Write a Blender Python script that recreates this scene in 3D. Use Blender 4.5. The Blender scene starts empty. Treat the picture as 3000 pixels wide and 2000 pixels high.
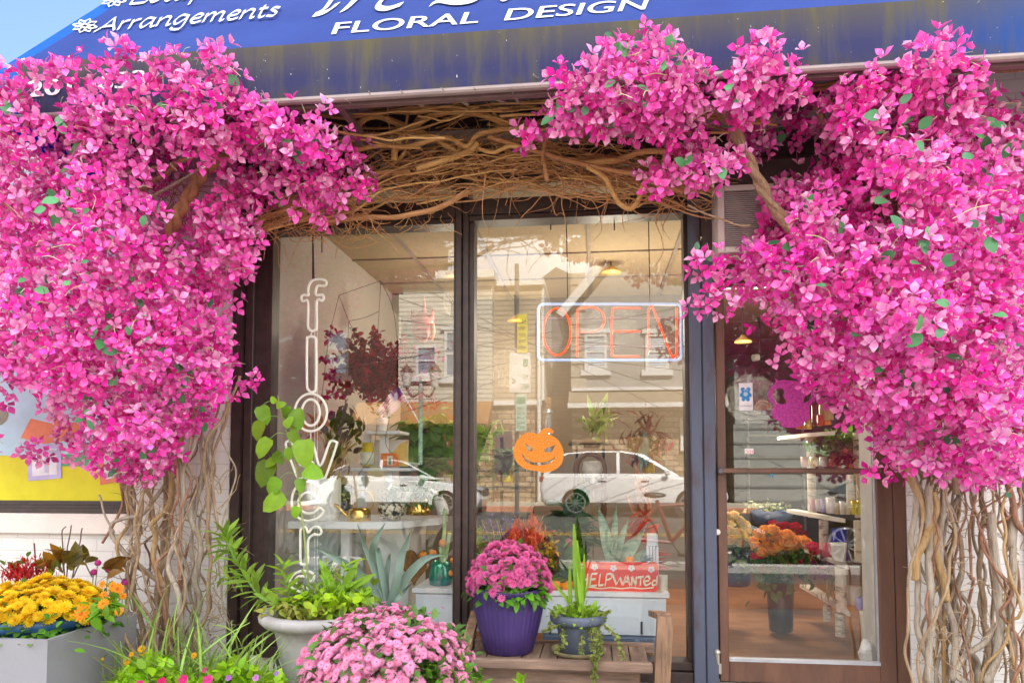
import bpy, math, random
import numpy as np
from mathutils import Vector, Matrix, noise
rnd = random.Random(11); rng = np.random.default_rng(11)
SC = bpy.context.scene; COL = SC.collection
R_ = math.radians
# ------------------------------------------------------------ camera
FPX = 2100.0; YAW = R_(6.6); PIT = R_(3.0); CAM = Vector((0, -4.1, 1.25)); VH = 1370.0
VC = VH - FPX*math.tan(PIT)
sy, cy, sp, cp = math.sin(YAW), math.cos(YAW), math.sin(PIT), math.cos(PIT)
FW = Vector((-sy*cp, cy*cp, sp)); RT = Vector((cy, sy, 0)); UP = RT.cross(FW)
cam = bpy.data.cameras.new('camera'); camo = bpy.data.objects.new('camera', cam); COL.objects.link(camo)
camo.location = CAM; camo.rotation_euler = (R_(90)+PIT, 0, YAW)
cam.sensor_width = 36; cam.lens = FPX/3000*36; cam.shift_y = (VC-1000)/3000
cam.clip_start = .05; cam.clip_end = 500; SC.camera = camo
def ray(u, v):
    return FW + RT*((u-1500)/FPX) + UP*((VC-v)/FPX)
def P(u, v, y=0.0):
    d = ray(u, v); return CAM + d*((y-CAM.y)/d.y)
def S(u, y=0.0, v=1370):            # pixels of the photo per metre there
    d = ray(u, v); return FPX/((y-CAM.y)/d.y)
def PM(u, v, Y):                    # a thing seen mirrored in the glass, Y metres behind it, stands Y metres in front
    p = P(u, v, Y); return Vector((p.x, -Y, p.z))
def X(u, y=0.0): return P(u, 1370, y).x
def Z(u, v, y=0.0): return P(u, v, y).z
# ------------------------------------------------------------ objects
ORG = {}
def put(o, parent=None):
    COL.objects.link(o)
    if parent is not None: o.parent = parent
    return o
def thing(name, label, cat, loc=(0, 0, 0), group=None):
    o = bpy.data.objects.new(name, None); put(o); o.location = loc; o.empty_display_size = .1
    o['label'] = label; o['category'] = cat
    if group: o['group'] = group
    ORG[o.name] = Vector(loc); return o
def tag(o, label, cat, group=None):
    o['label'] = label; o['category'] = cat
    if group: o['group'] = group
    return o
def org(parent):
    return ORG.get(parent.name, Vector((0, 0, 0))) if parent is not None else Vector((0, 0, 0))
def finish(name, me, mats, parent, origin=None, smooth=False):
    o = bpy.data.objects.new(name, me); put(o, parent)
    off = org(parent)
    if parent is None and origin is not None: off = Vector(origin); o.location = off
    if off.length > 0: me.transform(Matrix.Translation(-off))
    ORG[o.name] = off
    for m in (mats if isinstance(mats, (list, tuple)) else [mats]): me.materials.append(m)
    if smooth: me.polygons.foreach_set('use_smooth', [True]*len(me.polygons))
    return o
class MB:
    def __init__(s): s.v = []; s.f = []; s.m = []; s.k = 0; s.c = None
    def add(s, vs, fs):
        b = len(s.v); s.v += [tuple(p) for p in vs]; s.f += [tuple(i+b for i in f) for f in fs]; s.m += [s.k]*len(fs); return s
    def box(s, a, b, bev=0.0):
        (x0, y0, z0), (x1, y1, z1) = [min(i, j) for i, j in zip(a, b)], [max(i, j) for i, j in zip(a, b)]
        if bev <= 0:
            vs = [(x, y, z) for z in (z0, z1) for y in (y0, y1) for x in (x0, x1)]
            return s.add(vs, [(0, 2, 3, 1), (4, 5, 7, 6), (0, 1, 5, 4), (2, 6, 7, 3), (0, 4, 6, 2), (1, 3, 7, 5)])
        c = bev; r = [(x0, x0+c, x1-c, x1), (y0, y0+c, y1-c, y1), (z0, z0+c, z1-c, z1)]
        vs = []; ix = {}
        for k in range(4):
            for j in range(4):
                for i in range(4):
                    e = sum(q in (0, 3) for q in (i, j, k))
                    if e != 1: continue
                    ix[(i, j, k)] = len(vs); vs.append((r[0][i], r[1][j], r[2][k]))
        fs = []
        for ax in range(3):
            o1, o2 = (ax+1) % 3, (ax+2) % 3
            for sd in (0, 3):
                q = []
                for (p1, p2) in ((1, 1), (2, 1), (2, 2), (1, 2)):
                    t = [0]*3; t[ax] = sd; t[o1] = p1; t[o2] = p2; q.append(ix[tuple(t)])
                fs.append(tuple(q) if sd else tuple(q[::-1]))
        for ax in range(3):
            o1, o2 = (ax+1) % 3, (ax+2) % 3
            for s1 in (0, 3):
                for s2 in (0, 3):
                    i1, i2 = (1 if s1 == 0 else 2), (1 if s2 == 0 else 2); q = []
                    for (w, e1, e2) in ((1, s1, i2), (2, s1, i2), (2, i1, s2), (1, i1, s2)):
                        t = [0]*3; t[ax] = w; t[o1] = e1; t[o2] = e2; q.append(ix[tuple(t)])
                    fs.append(tuple(q))
        for a1 in (0, 3):
            for a2 in (0, 3):
                for a3 in (0, 3):
                    i1, i2, i3 = [(1 if q == 0 else 2) for q in (a1, a2, a3)]
                    fs.append((ix[(a1, i2, i3)], ix[(i1, a2, i3)], ix[(i1, i2, a3)]))
        return s.add(vs, fs)
    def obox(s, c, sz, M):          # oriented box
        h = [Vector(((-1 if i & 1 == 0 else 1)*sz[0]/2, (-1 if i & 2 == 0 else 1)*sz[1]/2, (-1 if i & 4 == 0 else 1)*sz[2]/2)) for i in range(8)]
        return s.add([Vector(c)+M @ p for p in h], [(0, 2, 3, 1), (4, 5, 7, 6), (0, 1, 5, 4), (2, 6, 7, 3), (0, 4, 6, 2), (1, 3, 7, 5)])
    def bar(s, a, b, w, h=None):
        a, b = Vector(a), Vector(b); d = (b-a); L = d.length; q = d.to_track_quat('X', 'Z').to_matrix()
        return s.obox((a+b)/2, (L, w, h or w), q)
    def tube(s, pts, r, n=6, cap=True):
        pts = [Vector(p) for p in pts]; m = len(pts)
        rs = r if hasattr(r, '__len__') else [r]*m
        T = [(pts[min(i+1, m-1)]-pts[max(i-1, 0)]).normalized() for i in range(m)]
        N = T[0].orthogonal().normalized(); vs = []
        for i in range(m):
            N = (N-T[i]*N.dot(T[i]))
            N = N.normalized() if N.length > 1e-6 else T[i].orthogonal().normalized()
            B = T[i].cross(N)
            for k in range(n):
                a = 2*math.pi*k/n; vs.append(pts[i]+(N*math.cos(a)+B*math.sin(a))*rs[i])
        fs = [(i*n+k, i*n+(k+1) % n, (i+1)*n+(k+1) % n, (i+1)*n+k) for i in range(m-1) for k in range(n)]
        if cap: fs += [tuple(range(n))[::-1], tuple((m-1)*n+k for k in range(n))]
        return s.add(vs, fs)
    def lathe(s, c, prof, n=24, sx=1, syy=1, rib=0, ribn=0):
        c = Vector(c); vs = []; m = len(prof)
        for (r, z) in prof:
            for k in range(n):
                a = 2*math.pi*k/n; q = r*(1+(rib*math.cos(ribn*a) if rib else 0))
                vs.append((c.x+q*math.cos(a)*sx, c.y+q*math.sin(a)*syy, c.z+z))
        fs = [(i*n+k, i*n+(k+1) % n, (i+1)*n+(k+1) % n, (i+1)*n+k) for i in range(m-1) for k in range(n)]
        if prof[0][0] > 1e-4: fs.append(tuple(range(n))[::-1])
        if prof[-1][0] > 1e-4: fs.append(tuple((m-1)*n+k for k in range(n)))
        return s.add(vs, fs)
    def ball(s, c, r, n=12, m=8, sc=(1, 1, 1)):
        return s.lathe_s(c, r, n, m, sc)
    def lathe_s(s, c, r, n, m, sc):
        c = Vector(c); vs = []
        for i in range(m+1):
            t = math.pi*i/m
            for k in range(n):
                a = 2*math.pi*k/n
                vs.append((c.x+r*sc[0]*math.sin(t)*math.cos(a), c.y+r*sc[1]*math.sin(t)*math.sin(a), c.z-r*sc[2]*math.cos(t)))
        return s.add(vs, [(i*n+k, i*n+(k+1) % n, (i+1)*n+(k+1) % n, (i+1)*n+k) for i in range(m) for k in range(n)])
    def prism(s, poly, d):          # poly: 3D points (planar), extruded by vector d
        d = Vector(d); n = len(poly); a = [Vector(p) for p in poly]
        return s.add(a+[p+d for p in a], [tuple(range(n))[::-1], tuple(range(n, 2*n))]+[(i, (i+1) % n, n+(i+1) % n, n+i) for i in range(n)])
    def build(s, name, mats, parent=None, origin=None, smooth=False):
        me = bpy.data.meshes.new(name); me.from_pydata(s.v, [], s.f)
        if any(s.m): me.polygons.foreach_set('material_index', s.m)
        me.update(); return finish(name, me, mats, parent, origin, smooth)
def RB(mb, u0, v0, u1, v1, yf, yb, bev=0):   # upright box whose front face fills that part of the photo
    um, vm = (u0+u1)/2, (v0+v1)/2
    mb.box((P(u0, vm, yf).x, yf, P(um, v1, yf).z), (P(u1, vm, yf).x, yb, P(um, v0, yf).z), bev); return mb
# scatter one small template many times
def scatter(name, TV, TF, pos, dirs, ups, scl, cols, mats, parent, tcol=None, smooth=False, fm=None, origin=None):
    TV = np.asarray(TV, float); pos = np.asarray(pos, float); N = len(pos); n = len(TV)
    D = np.asarray(dirs, float); D /= np.linalg.norm(D, axis=1, keepdims=True)+1e-9
    U = np.asarray(ups, float); Xv = np.cross(D, U); ln = np.linalg.norm(Xv, axis=1, keepdims=True)
    bad = ln[:, 0] < 1e-4; Xv[bad] = np.cross(D[bad], np.array([.31, .77, .12])); Xv /= np.linalg.norm(Xv, axis=1, keepdims=True)+1e-9
    Zv = np.cross(Xv, D)
    sc = np.asarray(scl, float)
    if sc.ndim == 1: sc = sc[:, None]*np.ones(3)
    V = pos[:, None, :]+(TV[None, :, 0:1]*sc[:, None, 0:1])*Xv[:, None, :]+(TV[None, :, 1:2]*sc[:, None, 1:2])*D[:, None, :]+(TV[None, :, 2:3]*sc[:, None, 2:3])*Zv[:, None, :]
    V = V.reshape(-1, 3)
    lens = np.array([len(f) for f in TF]); flat = np.concatenate([np.array(f) for f in TF])
    loops = (flat[None, :]+(np.arange(N)*n)[:, None]).ravel()
    tot = np.tile(lens, N); start = np.concatenate([[0], np.cumsum(tot)[:-1]])
    me = bpy.data.meshes.new(name)
    me.vertices.add(len(V)); me.vertices.foreach_set('co', V.ravel().astype(np.float32))
    me.loops.add(len(loops)); me.loops.foreach_set('vertex_index', loops.astype(np.int32))
    me.polygons.add(len(tot)); me.polygons.foreach_set('loop_start', start.astype(np.int32)); me.polygons.foreach_set('loop_total', tot.astype(np.int32))
    if fm is not None: me.polygons.foreach_set('material_index', np.tile(np.array(fm), N).astype(np.int32))
    me.update(calc_edges=True); me.validate()
    if cols is not None:
        c = np.asarray(cols, float)[:, None, :]*np.ones((1, n, 1))
        if tcol is not None:
            tc = np.asarray(tcol, float); c = c*tc[None, :, :3]
            if tc.shape[1] == 4: w = tc[None, :, 3:4]; c = c*(1-w)+tc[None, :, :3]*w
        c = np.concatenate([c.reshape(-1, 3), np.ones((N*n, 1))], 1)
        a = me.color_attributes.new('col', 'FLOAT_COLOR', 'POINT'); a.data.foreach_set('color', c.ravel().astype(np.float32))
    return finish(name, me, mats, parent, origin, smooth)
# ------------------------------------------------------------ curves
def crom(ctrl, n=6):
    c = [Vector(p) for p in ctrl]; c = [c[0]*2-c[1]]+c+[c[-1]*2-c[-2]]; out = []
    for i in range(1, len(c)-2):
        for k in range(n):
            t = k/n; a, b, d, e = c[i-1], c[i], c[i+1], c[i+2]
            out.append(.5*((2*b)+(d-a)*t+(2*a-5*b+4*d-e)*t*t+(3*b-a-3*d+e)*t**3))
    out.append(c[-2]); return out
def wig(pts, amp, fr, seed):
    o = Vector((seed*7.31, seed*3.17, seed*1.73)); m = len(pts)-1
    return [p+noise.noise_vector(p*fr+o)*amp*min(1, 3*i/m, 1) for i, p in enumerate(pts)]
def inpoly(u, v, poly):
    c = False; j = len(poly)-1
    for i in range(len(poly)):
        if (poly[i][1] > v) != (poly[j][1] > v) and u < (poly[j][0]-poly[i][0])*(v-poly[i][1])/(poly[j][1]-poly[i][1])+poly[i][0]: c = not c
        j = i
    return c
def pdist(u, v, poly):
    best = 1e9; p = Vector((u, v))
    for i in range(len(poly)):
        a, b = Vector(poly[i-1]), Vector(poly[i]); d = b-a; t = max(0, min(1, (p-a).dot(d)/max(d.length_squared, 1e-9)))
        best = min(best, (a+d*t-p).length)
    return best
# ------------------------------------------------------------ materials
def nodes(name):
    m = bpy.data.materials.new(name); m.use_nodes = True; t = m.node_tree
    return m, t.nodes, t.links, t.nodes['Principled BSDF']
def mat(name, c, rough=.6, metal=0.0, var=.15, scale=8, bump=0.0, attr=False, trans=0.0, emit=0.0, stretch=None, spec=.5, coat=0.0, c2=None, bscale=None, lo=.35, hi=.65):
    m, N, L, b = nodes(name)
    b.inputs['Roughness'].default_value = rough; b.inputs['Metallic'].default_value = metal
    b.inputs['Specular IOR Level'].default_value = spec; b.inputs['Coat Weight'].default_value = coat
    tc = N.new('ShaderNodeTexCoord'); mp = N.new('ShaderNodeMapping'); L.new(tc.outputs['Object'], mp.inputs[0])
    if stretch: mp.inputs['Scale'].default_value = stretch
    nz = N.new('ShaderNodeTexNoise'); nz.inputs['Scale'].default_value = scale; nz.inputs['Detail'].default_value = 6; nz.inputs['Roughness'].default_value = .65; L.new(mp.outputs[0], nz.inputs['Vector'])
    rp = N.new('ShaderNodeValToRGB'); L.new(nz.outputs['Fac'], rp.inputs[0])
    e = rp.color_ramp.elements; e[0].position = lo; e[1].position = hi
    if c2 is None:
        e[0].color = (*[x*(1-var) for x in c], 1); e[1].color = (*[min(1, x*(1+var)) for x in c], 1)
    else: e[0].color = (*c2, 1); e[1].color = (*c, 1)
    out = rp.outputs[0]
    if attr:
        at = N.new('ShaderNodeAttribute'); at.attribute_name = 'col'
        mx = N.new('ShaderNodeMix'); mx.data_type = 'RGBA'; mx.blend_type = 'MULTIPLY'; mx.inputs[0].default_value = 1
        L.new(at.outputs['Color'], mx.inputs[6]); L.new(out, mx.inputs[7]); out = mx.outputs[2]
    L.new(out, b.inputs['Base Color'])
    if emit: L.new(out, b.inputs['Emission Color']); b.inputs['Emission Strength'].default_value = emit
    if bump:
        bn = N.new('ShaderNodeBump'); bn.inputs['Strength'].default_value = bump; bn.inputs['Distance'].default_value = .01
        if bscale:
            n2 = N.new('ShaderNodeTexNoise'); n2.inputs['Scale'].default_value = bscale; n2.inputs['Detail'].default_value = 4; L.new(mp.outputs[0], n2.inputs['Vector']); L.new(n2.outputs['Fac'], bn.inputs['Height'])
        else: L.new(nz.outputs['Fac'], bn.inputs['Height'])
        L.new(bn.outputs[0], b.inputs['Normal'])
    if trans:
        tr = N.new('ShaderNodeBsdfTranslucent'); L.new(out, tr.inputs['Color']); ms = N.new('ShaderNodeMixShader'); ms.inputs[0].default_value = trans
        L.new(b.outputs[0], ms.inputs[1]); L.new(tr.outputs[0], ms.inputs[2]); L.new(ms.outputs[0], N['Material Output'].inputs['Surface'])
    return m
def glass(name, refl=.07, tint=(.97, .985, .98), rough=0.0):
    m, N, L, b = nodes(name); N.remove(b)
    t = N.new('ShaderNodeBsdfTransparent'); t.inputs[0].default_value = (*tint, 1)
    g = N.new('ShaderNodeBsdfGlossy'); g.inputs['Roughness'].default_value = rough
    fr = N.new('ShaderNodeLayerWeight'); fr.inputs['Blend'].default_value = .12
    ma = N.new('ShaderNodeMath'); ma.operation = 'MULTIPLY_ADD'; ma.inputs[1].default_value = .5; ma.inputs[2].default_value = refl; L.new(fr.outputs['Facing'], ma.inputs[0]); 
    pw = N.new('ShaderNodeMath'); pw.operation = 'POWER'; pw.inputs[1].default_value = 4; L.new(fr.outputs['Facing'], pw.inputs[0]); L.new(pw.outputs[0], ma.inputs[0])
    mx = N.new('ShaderNodeMixShader'); L.new(ma.outputs[0], mx.inputs[0]); L.new(t.outputs[0], mx.inputs[1]); L.new(g.outputs[0], mx.inputs[2])
    L.new(mx.outputs[0], N['Material Output'].inputs['Surface']); return m
def brick(name, c1, c2, mortar, sc, bw=.2, rh=.07, ms=.006, bump=.6, rough=.7, plane='XZ', offset=.5, var=.5, noisebump=.15, bias=0.0, stain=None):
    m, N, L, b = nodes(name); b.inputs['Roughness'].default_value = rough
    tc = N.new('ShaderNodeTexCoord'); sx = N.new('ShaderNodeSeparateXYZ'); L.new(tc.outputs['Object'], sx.inputs[0]); cb = N.new('ShaderNodeCombineXYZ')
    a1 = N.new('ShaderNodeMath'); a1.operation = 'ADD'; L.new(sx.outputs['X'], a1.inputs[0])
    if plane == 'XZ': L.new(sx.outputs['Y'], a1.inputs[1]); L.new(sx.outputs['Z'], cb.inputs[1])
    else: a1.inputs[1].default_value = 0; L.new(sx.outputs['Y'], cb.inputs[1])
    L.new(a1.outputs[0], cb.inputs[0])
    nd = N.new('ShaderNodeTexNoise'); nd.inputs['Scale'].default_value = 5; L.new(tc.outputs['Object'], nd.inputs['Vector'])
    vm = N.new('ShaderNodeVectorMath'); vm.operation = 'MULTIPLY_ADD'; L.new(nd.outputs['Color'], vm.inputs[0]); vm.inputs[1].default_value = (noisebump*.05,)*3; L.new(cb.outputs[0], vm.inputs[2])
    br = N.new('ShaderNodeTexBrick'); L.new(vm.outputs[0], br.inputs['Vector']); br.offset = offset
    br.inputs['Scale'].default_value = sc; br.inputs['Brick Width'].default_value = bw; br.inputs['Row Height'].default_value = rh; br.inputs['Mortar Size'].default_value = ms; br.inputs['Mortar Smooth'].default_value = .3; br.inputs['Bias'].default_value = bias
    br.inputs['Color1'].default_value = (*c1, 1); br.inputs['Color2'].default_value = (*c2, 1); br.inputs['Mortar'].default_value = (*mortar, 1)
    nz = N.new('ShaderNodeTexNoise'); nz.inputs['Scale'].default_value = 9; nz.inputs['Detail'].default_value = 8; L.new(tc.outputs['Object'], nz.inputs['Vector'])
    rp = N.new('ShaderNodeValToRGB'); rp.color_ramp.elements[0].position = .3; rp.color_ramp.elements[1].position = .7
    rp.color_ramp.elements[0].color = (1-var*.5,)*3+(1,); rp.color_ramp.elements[1].color = (1, 1, 1, 1); L.new(nz.outputs['Fac'], rp.inputs[0])
    mx = N.new('ShaderNodeMix'); mx.data_type = 'RGBA'; mx.blend_type = 'MULTIPLY'; mx.inputs[0].default_value = 1; L.new(br.outputs['Color'], mx.inputs[6]); L.new(rp.outputs[0], mx.inputs[7]); L.new(mx.outputs[2], b.inputs['Base Color'])
    bn = N.new('ShaderNodeBump'); bn.inputs['Strength'].default_value = bump; bn.inputs['Distance'].default_value = .006; bn.invert = True; L.new(br.outputs['Fac'], bn.inputs['Height'])
    b2 = N.new('ShaderNodeBump'); b2.inputs['Strength'].default_value = .15; b2.inputs['Distance'].default_value = .004; L.new(nz.outputs['Fac'], b2.inputs['Height']); L.new(bn.outputs[0], b2.inputs['Normal']); L.new(b2.outputs[0], b.inputs['Normal'])
    return m
def siding(name, c, pitch=.14, rough=.5, dark=.22):
    m, N, L, b = nodes(name); b.inputs['Roughness'].default_value = rough
    tc = N.new('ShaderNodeTexCoord'); sx = N.new('ShaderNodeSeparateXYZ'); L.new(tc.outputs['Object'], sx.inputs[0])
    d = N.new('ShaderNodeMath'); d.operation = 'DIVIDE'; d.inputs[1].default_value = pitch; L.new(sx.outputs['Z'], d.inputs[0])
    fr = N.new('ShaderNodeMath'); fr.operation = 'FRACT'; L.new(d.outputs[0], fr.inputs[0])
    rp = N.new('ShaderNodeValToRGB'); L.new(fr.outputs[0], rp.inputs[0]); e = rp.color_ramp.elements
    e[0].position = .0; e[0].color = (*[x*dark for x in c], 1); e[1].position = .30; e[1].color = (*c, 1)
    nz = N.new('ShaderNodeTexNoise'); nz.inputs['Scale'].default_value = 2; L.new(tc.outputs['Object'], nz.inputs['Vector'])
    r2 = N.new('ShaderNodeValToRGB'); r2.color_ramp.elements[0].color = (.82, .82, .82, 1); L.new(nz.outputs['Fac'], r2.inputs[0])
    mx = N.new('ShaderNodeMix'); mx.data_type = 'RGBA'; mx.blend_type = 'MULTIPLY'; mx.inputs[0].default_value = 1; L.new(rp.outputs[0], mx.inputs[6]); L.new(r2.outputs[0], mx.inputs[7]); L.new(mx.outputs[2], b.inputs['Base Color'])
    bn = N.new('ShaderNodeBump'); bn.inputs['Strength'].default_value = 1; bn.inputs['Distance'].default_value = .012; bn.invert = True; L.new(fr.outputs[0], bn.inputs['Height']); L.new(bn.outputs[0], b.inputs['Normal'])
    return m
_M = {}
def C(r, g, b, rough=.6, **k):       # plain painted / ceramic / plastic surfaces by colour
    key = (r, g, b, rough, tuple(sorted(k.items())))
    if key not in _M: _M[key] = mat('surface', (r, g, b), rough, **k)
    return _M[key]
# ------------------------------------------------------------ lettering
def text_verts(s):
    cu = bpy.data.curves.new('lettering', 'FONT'); cu.body = s; cu.resolution_u = 4
    o = bpy.data.objects.new('lettering', cu); COL.objects.link(o); bpy.context.view_layer.update()
    me = bpy.data.meshes.new_from_object(o.evaluated_get(bpy.context.evaluated_depsgraph_get()))
    vs = [v.co.copy() for v in me.vertices]; fs = [tuple(p.vertices) for p in me.polygons]
    bpy.data.objects.remove(o); bpy.data.curves.remove(cu); bpy.data.meshes.remove(me)
    return vs, fs
def text(name, s, u0, v0, u1, v1, cap, mp, m, parent, shear=0.0, bold=0.0):
    """lettering whose baseline runs from (u0,v0) to (u1,v1) and whose capitals are cap high; mp turns (u,v) into a point"""
    vs, fs = text_verts(s); x0 = min(v.x for v in vs); x1 = max(v.x for v in vs); ch = .73
    w = []
    for v in vs:
        a = (v.x-x0)/(x1-x0); b = v.y/ch*cap
        w.append(mp(u0+(u1-u0)*a+shear*b, v0+(v1-v0)*a-b))
    b = MB(); b.add(w, fs)
    if bold:
        for du in (-bold, bold):
            b.add([mp(u0+(u1-u0)*(v.x-x0)/(x1-x0)+shear*v.y/ch*cap+du, v0+(v1-v0)*(v.x-x0)/(x1-x0)-v.y/ch*cap) for v in vs], fs)
            b.v[-len(vs):] = [tuple(Vector(q)+Vector((0, -.0007*(1 if du > 0 else 2), 0))) for q in b.v[-len(vs):]]
    return b.build(name, m, parent)
def nib(b, pts, w, mp, ang=-40, n=8, cl=False):
    """broad-nib pen stroke through pixel points"""
    c = crom([(p[0], p[1], 0) for p in pts], n) if len(pts) > 2 else [Vector((*p, 0)) for p in pts]
    nx, ny = math.cos(R_(ang))*w/2, math.sin(R_(ang))*w/2; k = w*.13
    vs = []
    for i, p in enumerate(c):
        t = (c[min(i+1, len(c)-1)]-c[max(i-1, 0)]).normalized(); q = Vector((-t.y, t.x, 0))*k
        s = 1 if (q.x*nx+q.y*ny) >= 0 else -1
        vs += [mp(p.x+s*nx+q.x, p.y+s*ny+q.y), mp(p.x-s*nx-q.x, p.y-s*ny-q.y)]
    b.add(vs, [(2*i, 2*i+1, 2*i+3, 2*i+2) for i in range(len(c)-1)])
# ------------------------------------------------------------ world, sun
SUN_EL, SUN_AZ = R_(46), R_(24)
w = bpy.data.worlds.new('World'); SC.world = w; w.use_nodes = True
N, L = w.node_tree.nodes, w.node_tree.links; bg = N['Background']; bg.inputs['Strength'].default_value = .055
sky = N.new('ShaderNodeTexSky'); sky.sky_type = 'NISHITA'; sky.sun_disc = False; sky.sun_elevation = SUN_EL; sky.sun_rotation = SUN_AZ; sky.air_density = 1.0; sky.dust_density = .3; sky.ozone_density = 2.0
tc = N.new('ShaderNodeTexCoord'); mp = N.new('ShaderNodeMapping'); mp.inputs['Scale'].default_value = (1, 1, 2.2); L.new(tc.outputs['Generated'], mp.inputs[0])
nz = N.new('ShaderNodeTexNoise'); nz.inputs['Scale'].default_value = 1.6; nz.inputs['Detail'].default_value = 7; nz.inputs['Roughness'].default_value = .55; L.new(mp.outputs[0], nz.inputs['Vector'])
sx = N.new('ShaderNodeSeparateXYZ'); L.new(tc.outputs['Generated'], sx.inputs[0])
ad = N.new('ShaderNodeMath'); ad.operation = 'MULTIPLY_ADD'; ad.inputs[1].default_value = -.42; L.new(sx.outputs['Y'], ad.inputs[0]); L.new(nz.outputs['Fac'], ad.inputs[2])
rp = N.new('ShaderNodeValToRGB'); rp.color_ramp.elements[0].position = .42; rp.color_ramp.elements[1].position = .72; L.new(ad.outputs[0], rp.inputs[0])
n2 = N.new('ShaderNodeTexNoise'); n2.inputs['Scale'].default_value = 3.5; n2.inputs['Detail'].default_value = 5; L.new(mp.outputs[0], n2.inputs['Vector'])
cr = N.new('ShaderNodeValToRGB'); cr.color_ramp.elements[0].position = .35; cr.color_ramp.elements[1].position = .65; cr.color_ramp.elements[0].color = (10.5, 11, 11.8, 1); cr.color_ramp.elements[1].color = (18, 18, 18, 1); L.new(n2.outputs['Fac'], cr.inputs[0])
mx = N.new('ShaderNodeMix'); mx.data_type = 'RGBA'; L.new(rp.outputs[0], mx.inputs[0]); L.new(sky.outputs[0], mx.inputs[6]); L.new(cr.outputs[0], mx.inputs[7]); L.new(mx.outputs[2], bg.inputs['Color'])
sl = bpy.data.lights.new('sun', 'SUN'); sl.energy = 5.0; sl.angle = R_(.5); sl.color = (1, .95, .86); so = bpy.data.objects.new('sun', sl); COL.objects.link(so)
sd = Vector((math.sin(SUN_AZ)*math.cos(SUN_EL), math.cos(SUN_AZ)*math.cos(SUN_EL), math.sin(SUN_EL))); so.rotation_euler = sd.to_track_quat('Z', 'Y').to_euler()
SC.view_settings.view_transform = 'Standard'; SC.view_settings.look = 'None'; SC.view_settings.exposure = 2.3; SC.view_settings.gamma = 1
SC.cycles.use_denoising = True; SC.cycles.adaptive_threshold = .004; SC.cycles.denoising_prefilter = 'ACCURATE'; SC.cycles.max_bounces = 7; SC.cycles.diffuse_bounces = 4; SC.cycles.transparent_max_bounces = 16; SC.cycles.sample_clamp_indirect = 6
# ------------------------------------------------------------ shared materials
M_white_brick = brick('painted_brick', (.84, .80, .76), (.80, .76, .73), (.66, .62, .60), 1, .21, .075, .0035, .4, .55, var=.14, noisebump=.1)
M_bronze = mat('bronze_frame', (.040, .022, .019), .45, .0, var=.35, scale=14, spec=.6, bump=.05)
M_bronze_warm = mat('brown_door_frame', (.13, .058, .036), .45, .0, var=.3, scale=9, spec=.6, stretch=(1, 1, .2))
M_post = mat('worn_steel_post', (.085, .10, .15), .5, .1, scale=5, c2=(.075, .05, .055), stretch=(1, 1, .35), lo=.36, hi=.5, bump=.15)
M_glass = glass('shop_glass', .082)
M_wall_in = mat('taupe_plaster', (.15, .118, .09), .85, var=.06, scale=3)
M_wall_side = mat('grey_beige_plaster', (.36, .32, .285), .8, var=.05, scale=2)
M_ceil = mat('ceiling_panel', (.30, .23, .145), .85, var=.05, scale=12)
M_white = mat('white_paint', (.78, .79, .80), .45, var=.05, scale=6)
M_floor = brick('plank_floor', (.44, .20, .085), (.32, .14, .06), (.12, .05, .025), 1, 1.1, .09, .002, .2, .38, plane='XY', var=.5, noisebump=.02)
M_paver = brick('red_paver', (.52, .21, .13), (.44, .18, .12), (.24, .14, .11), 1, .2, .1, .005, .5, .8, plane='XY', var=.4)
M_conc = mat('concrete', (.30, .28, .25), .85, var=.2, scale=3, bump=.2, bscale=60)
M_asph = mat('asphalt', (.10, .092, .08), .85, var=.25, scale=2, bump=.25, bscale=90)
M_yel = mat('yellow_line_paint', (.75, .43, .03), .6, var=.2, scale=20)
M_stone = brick('stone_veneer', (.66, .50, .32), (.30, .18, .10), (.13, .085, .05), 1, .46, .17, .016, 1.0, .8, var=.9, noisebump=1.2, offset=.37)
M_dark = mat('dark_void', (.02, .018, .017), .7, var=.2)
M_steel = mat('galvanised_steel', (.55, .55, .56), .35, .9, var=.15, scale=12)
# ------------------------------------------------------------ ground
def structure(name, mb, m): o = mb.build(name, m); o['kind'] = 'structure'; return o
KY, FY = -5.6, -15.9           # near kerb, far kerb
ZR = lambda y: -.12+.14*min(1, max(0, (KY-y)/6))   # road surface
structure('sidewalk', MB().box((-25, -2.6, -.3), (25, .3, 0)).box((-25, KY+.15, -.3), (25, -4.05, -.001)), M_conc)
structure('brick_pavement', MB().box((-25, -4.05, -.3), (25, -2.6, .004)), M_paver)
structure('kerb', MB().box((-25, KY, -.3), (25, KY+.15, .012), .01), C(.42, .40, .37, .8))
r = MB(); ys = [KY, -6.9, -8.5, -10, -12, -14, FY, -40]
r.add([(x, y, ZR(y)) for y in ys for x in (-120, 120)], [(2*i, 2*i+1, 2*i+3, 2*i+2)[::-1] for i in range(len(ys)-1)]); structure('road', r, M_asph)
b = MB()
for y in (-9.55, -9.85): b.add([(x, yy, ZR(yy)+.005) for yy in (y, y-.1) for x in (-60, 60)], [(0, 2, 3, 1)])
structure('road_markings', b, M_yel)
structure('far_kerb', MB().box((-60, FY-.16, -.3), (60, FY, .17), .01), mat('painted_kerb', (.62, .26, .16), .8, var=.25, scale=3))
structure('far_sidewalk', MB().box((-60, -19.2, -.3), (60, FY-.16, .165)), mat('pale_concrete', (.55, .48, .38), .85, var=.15, scale=2))
structure('ground', MB().add([(-300, -300, -.32), (300, -300, -.32), (300, 300, -.32), (-300, 300, -.32)], [(0, 1, 2, 3)]), C(.12, .12, .10, .9))
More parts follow.
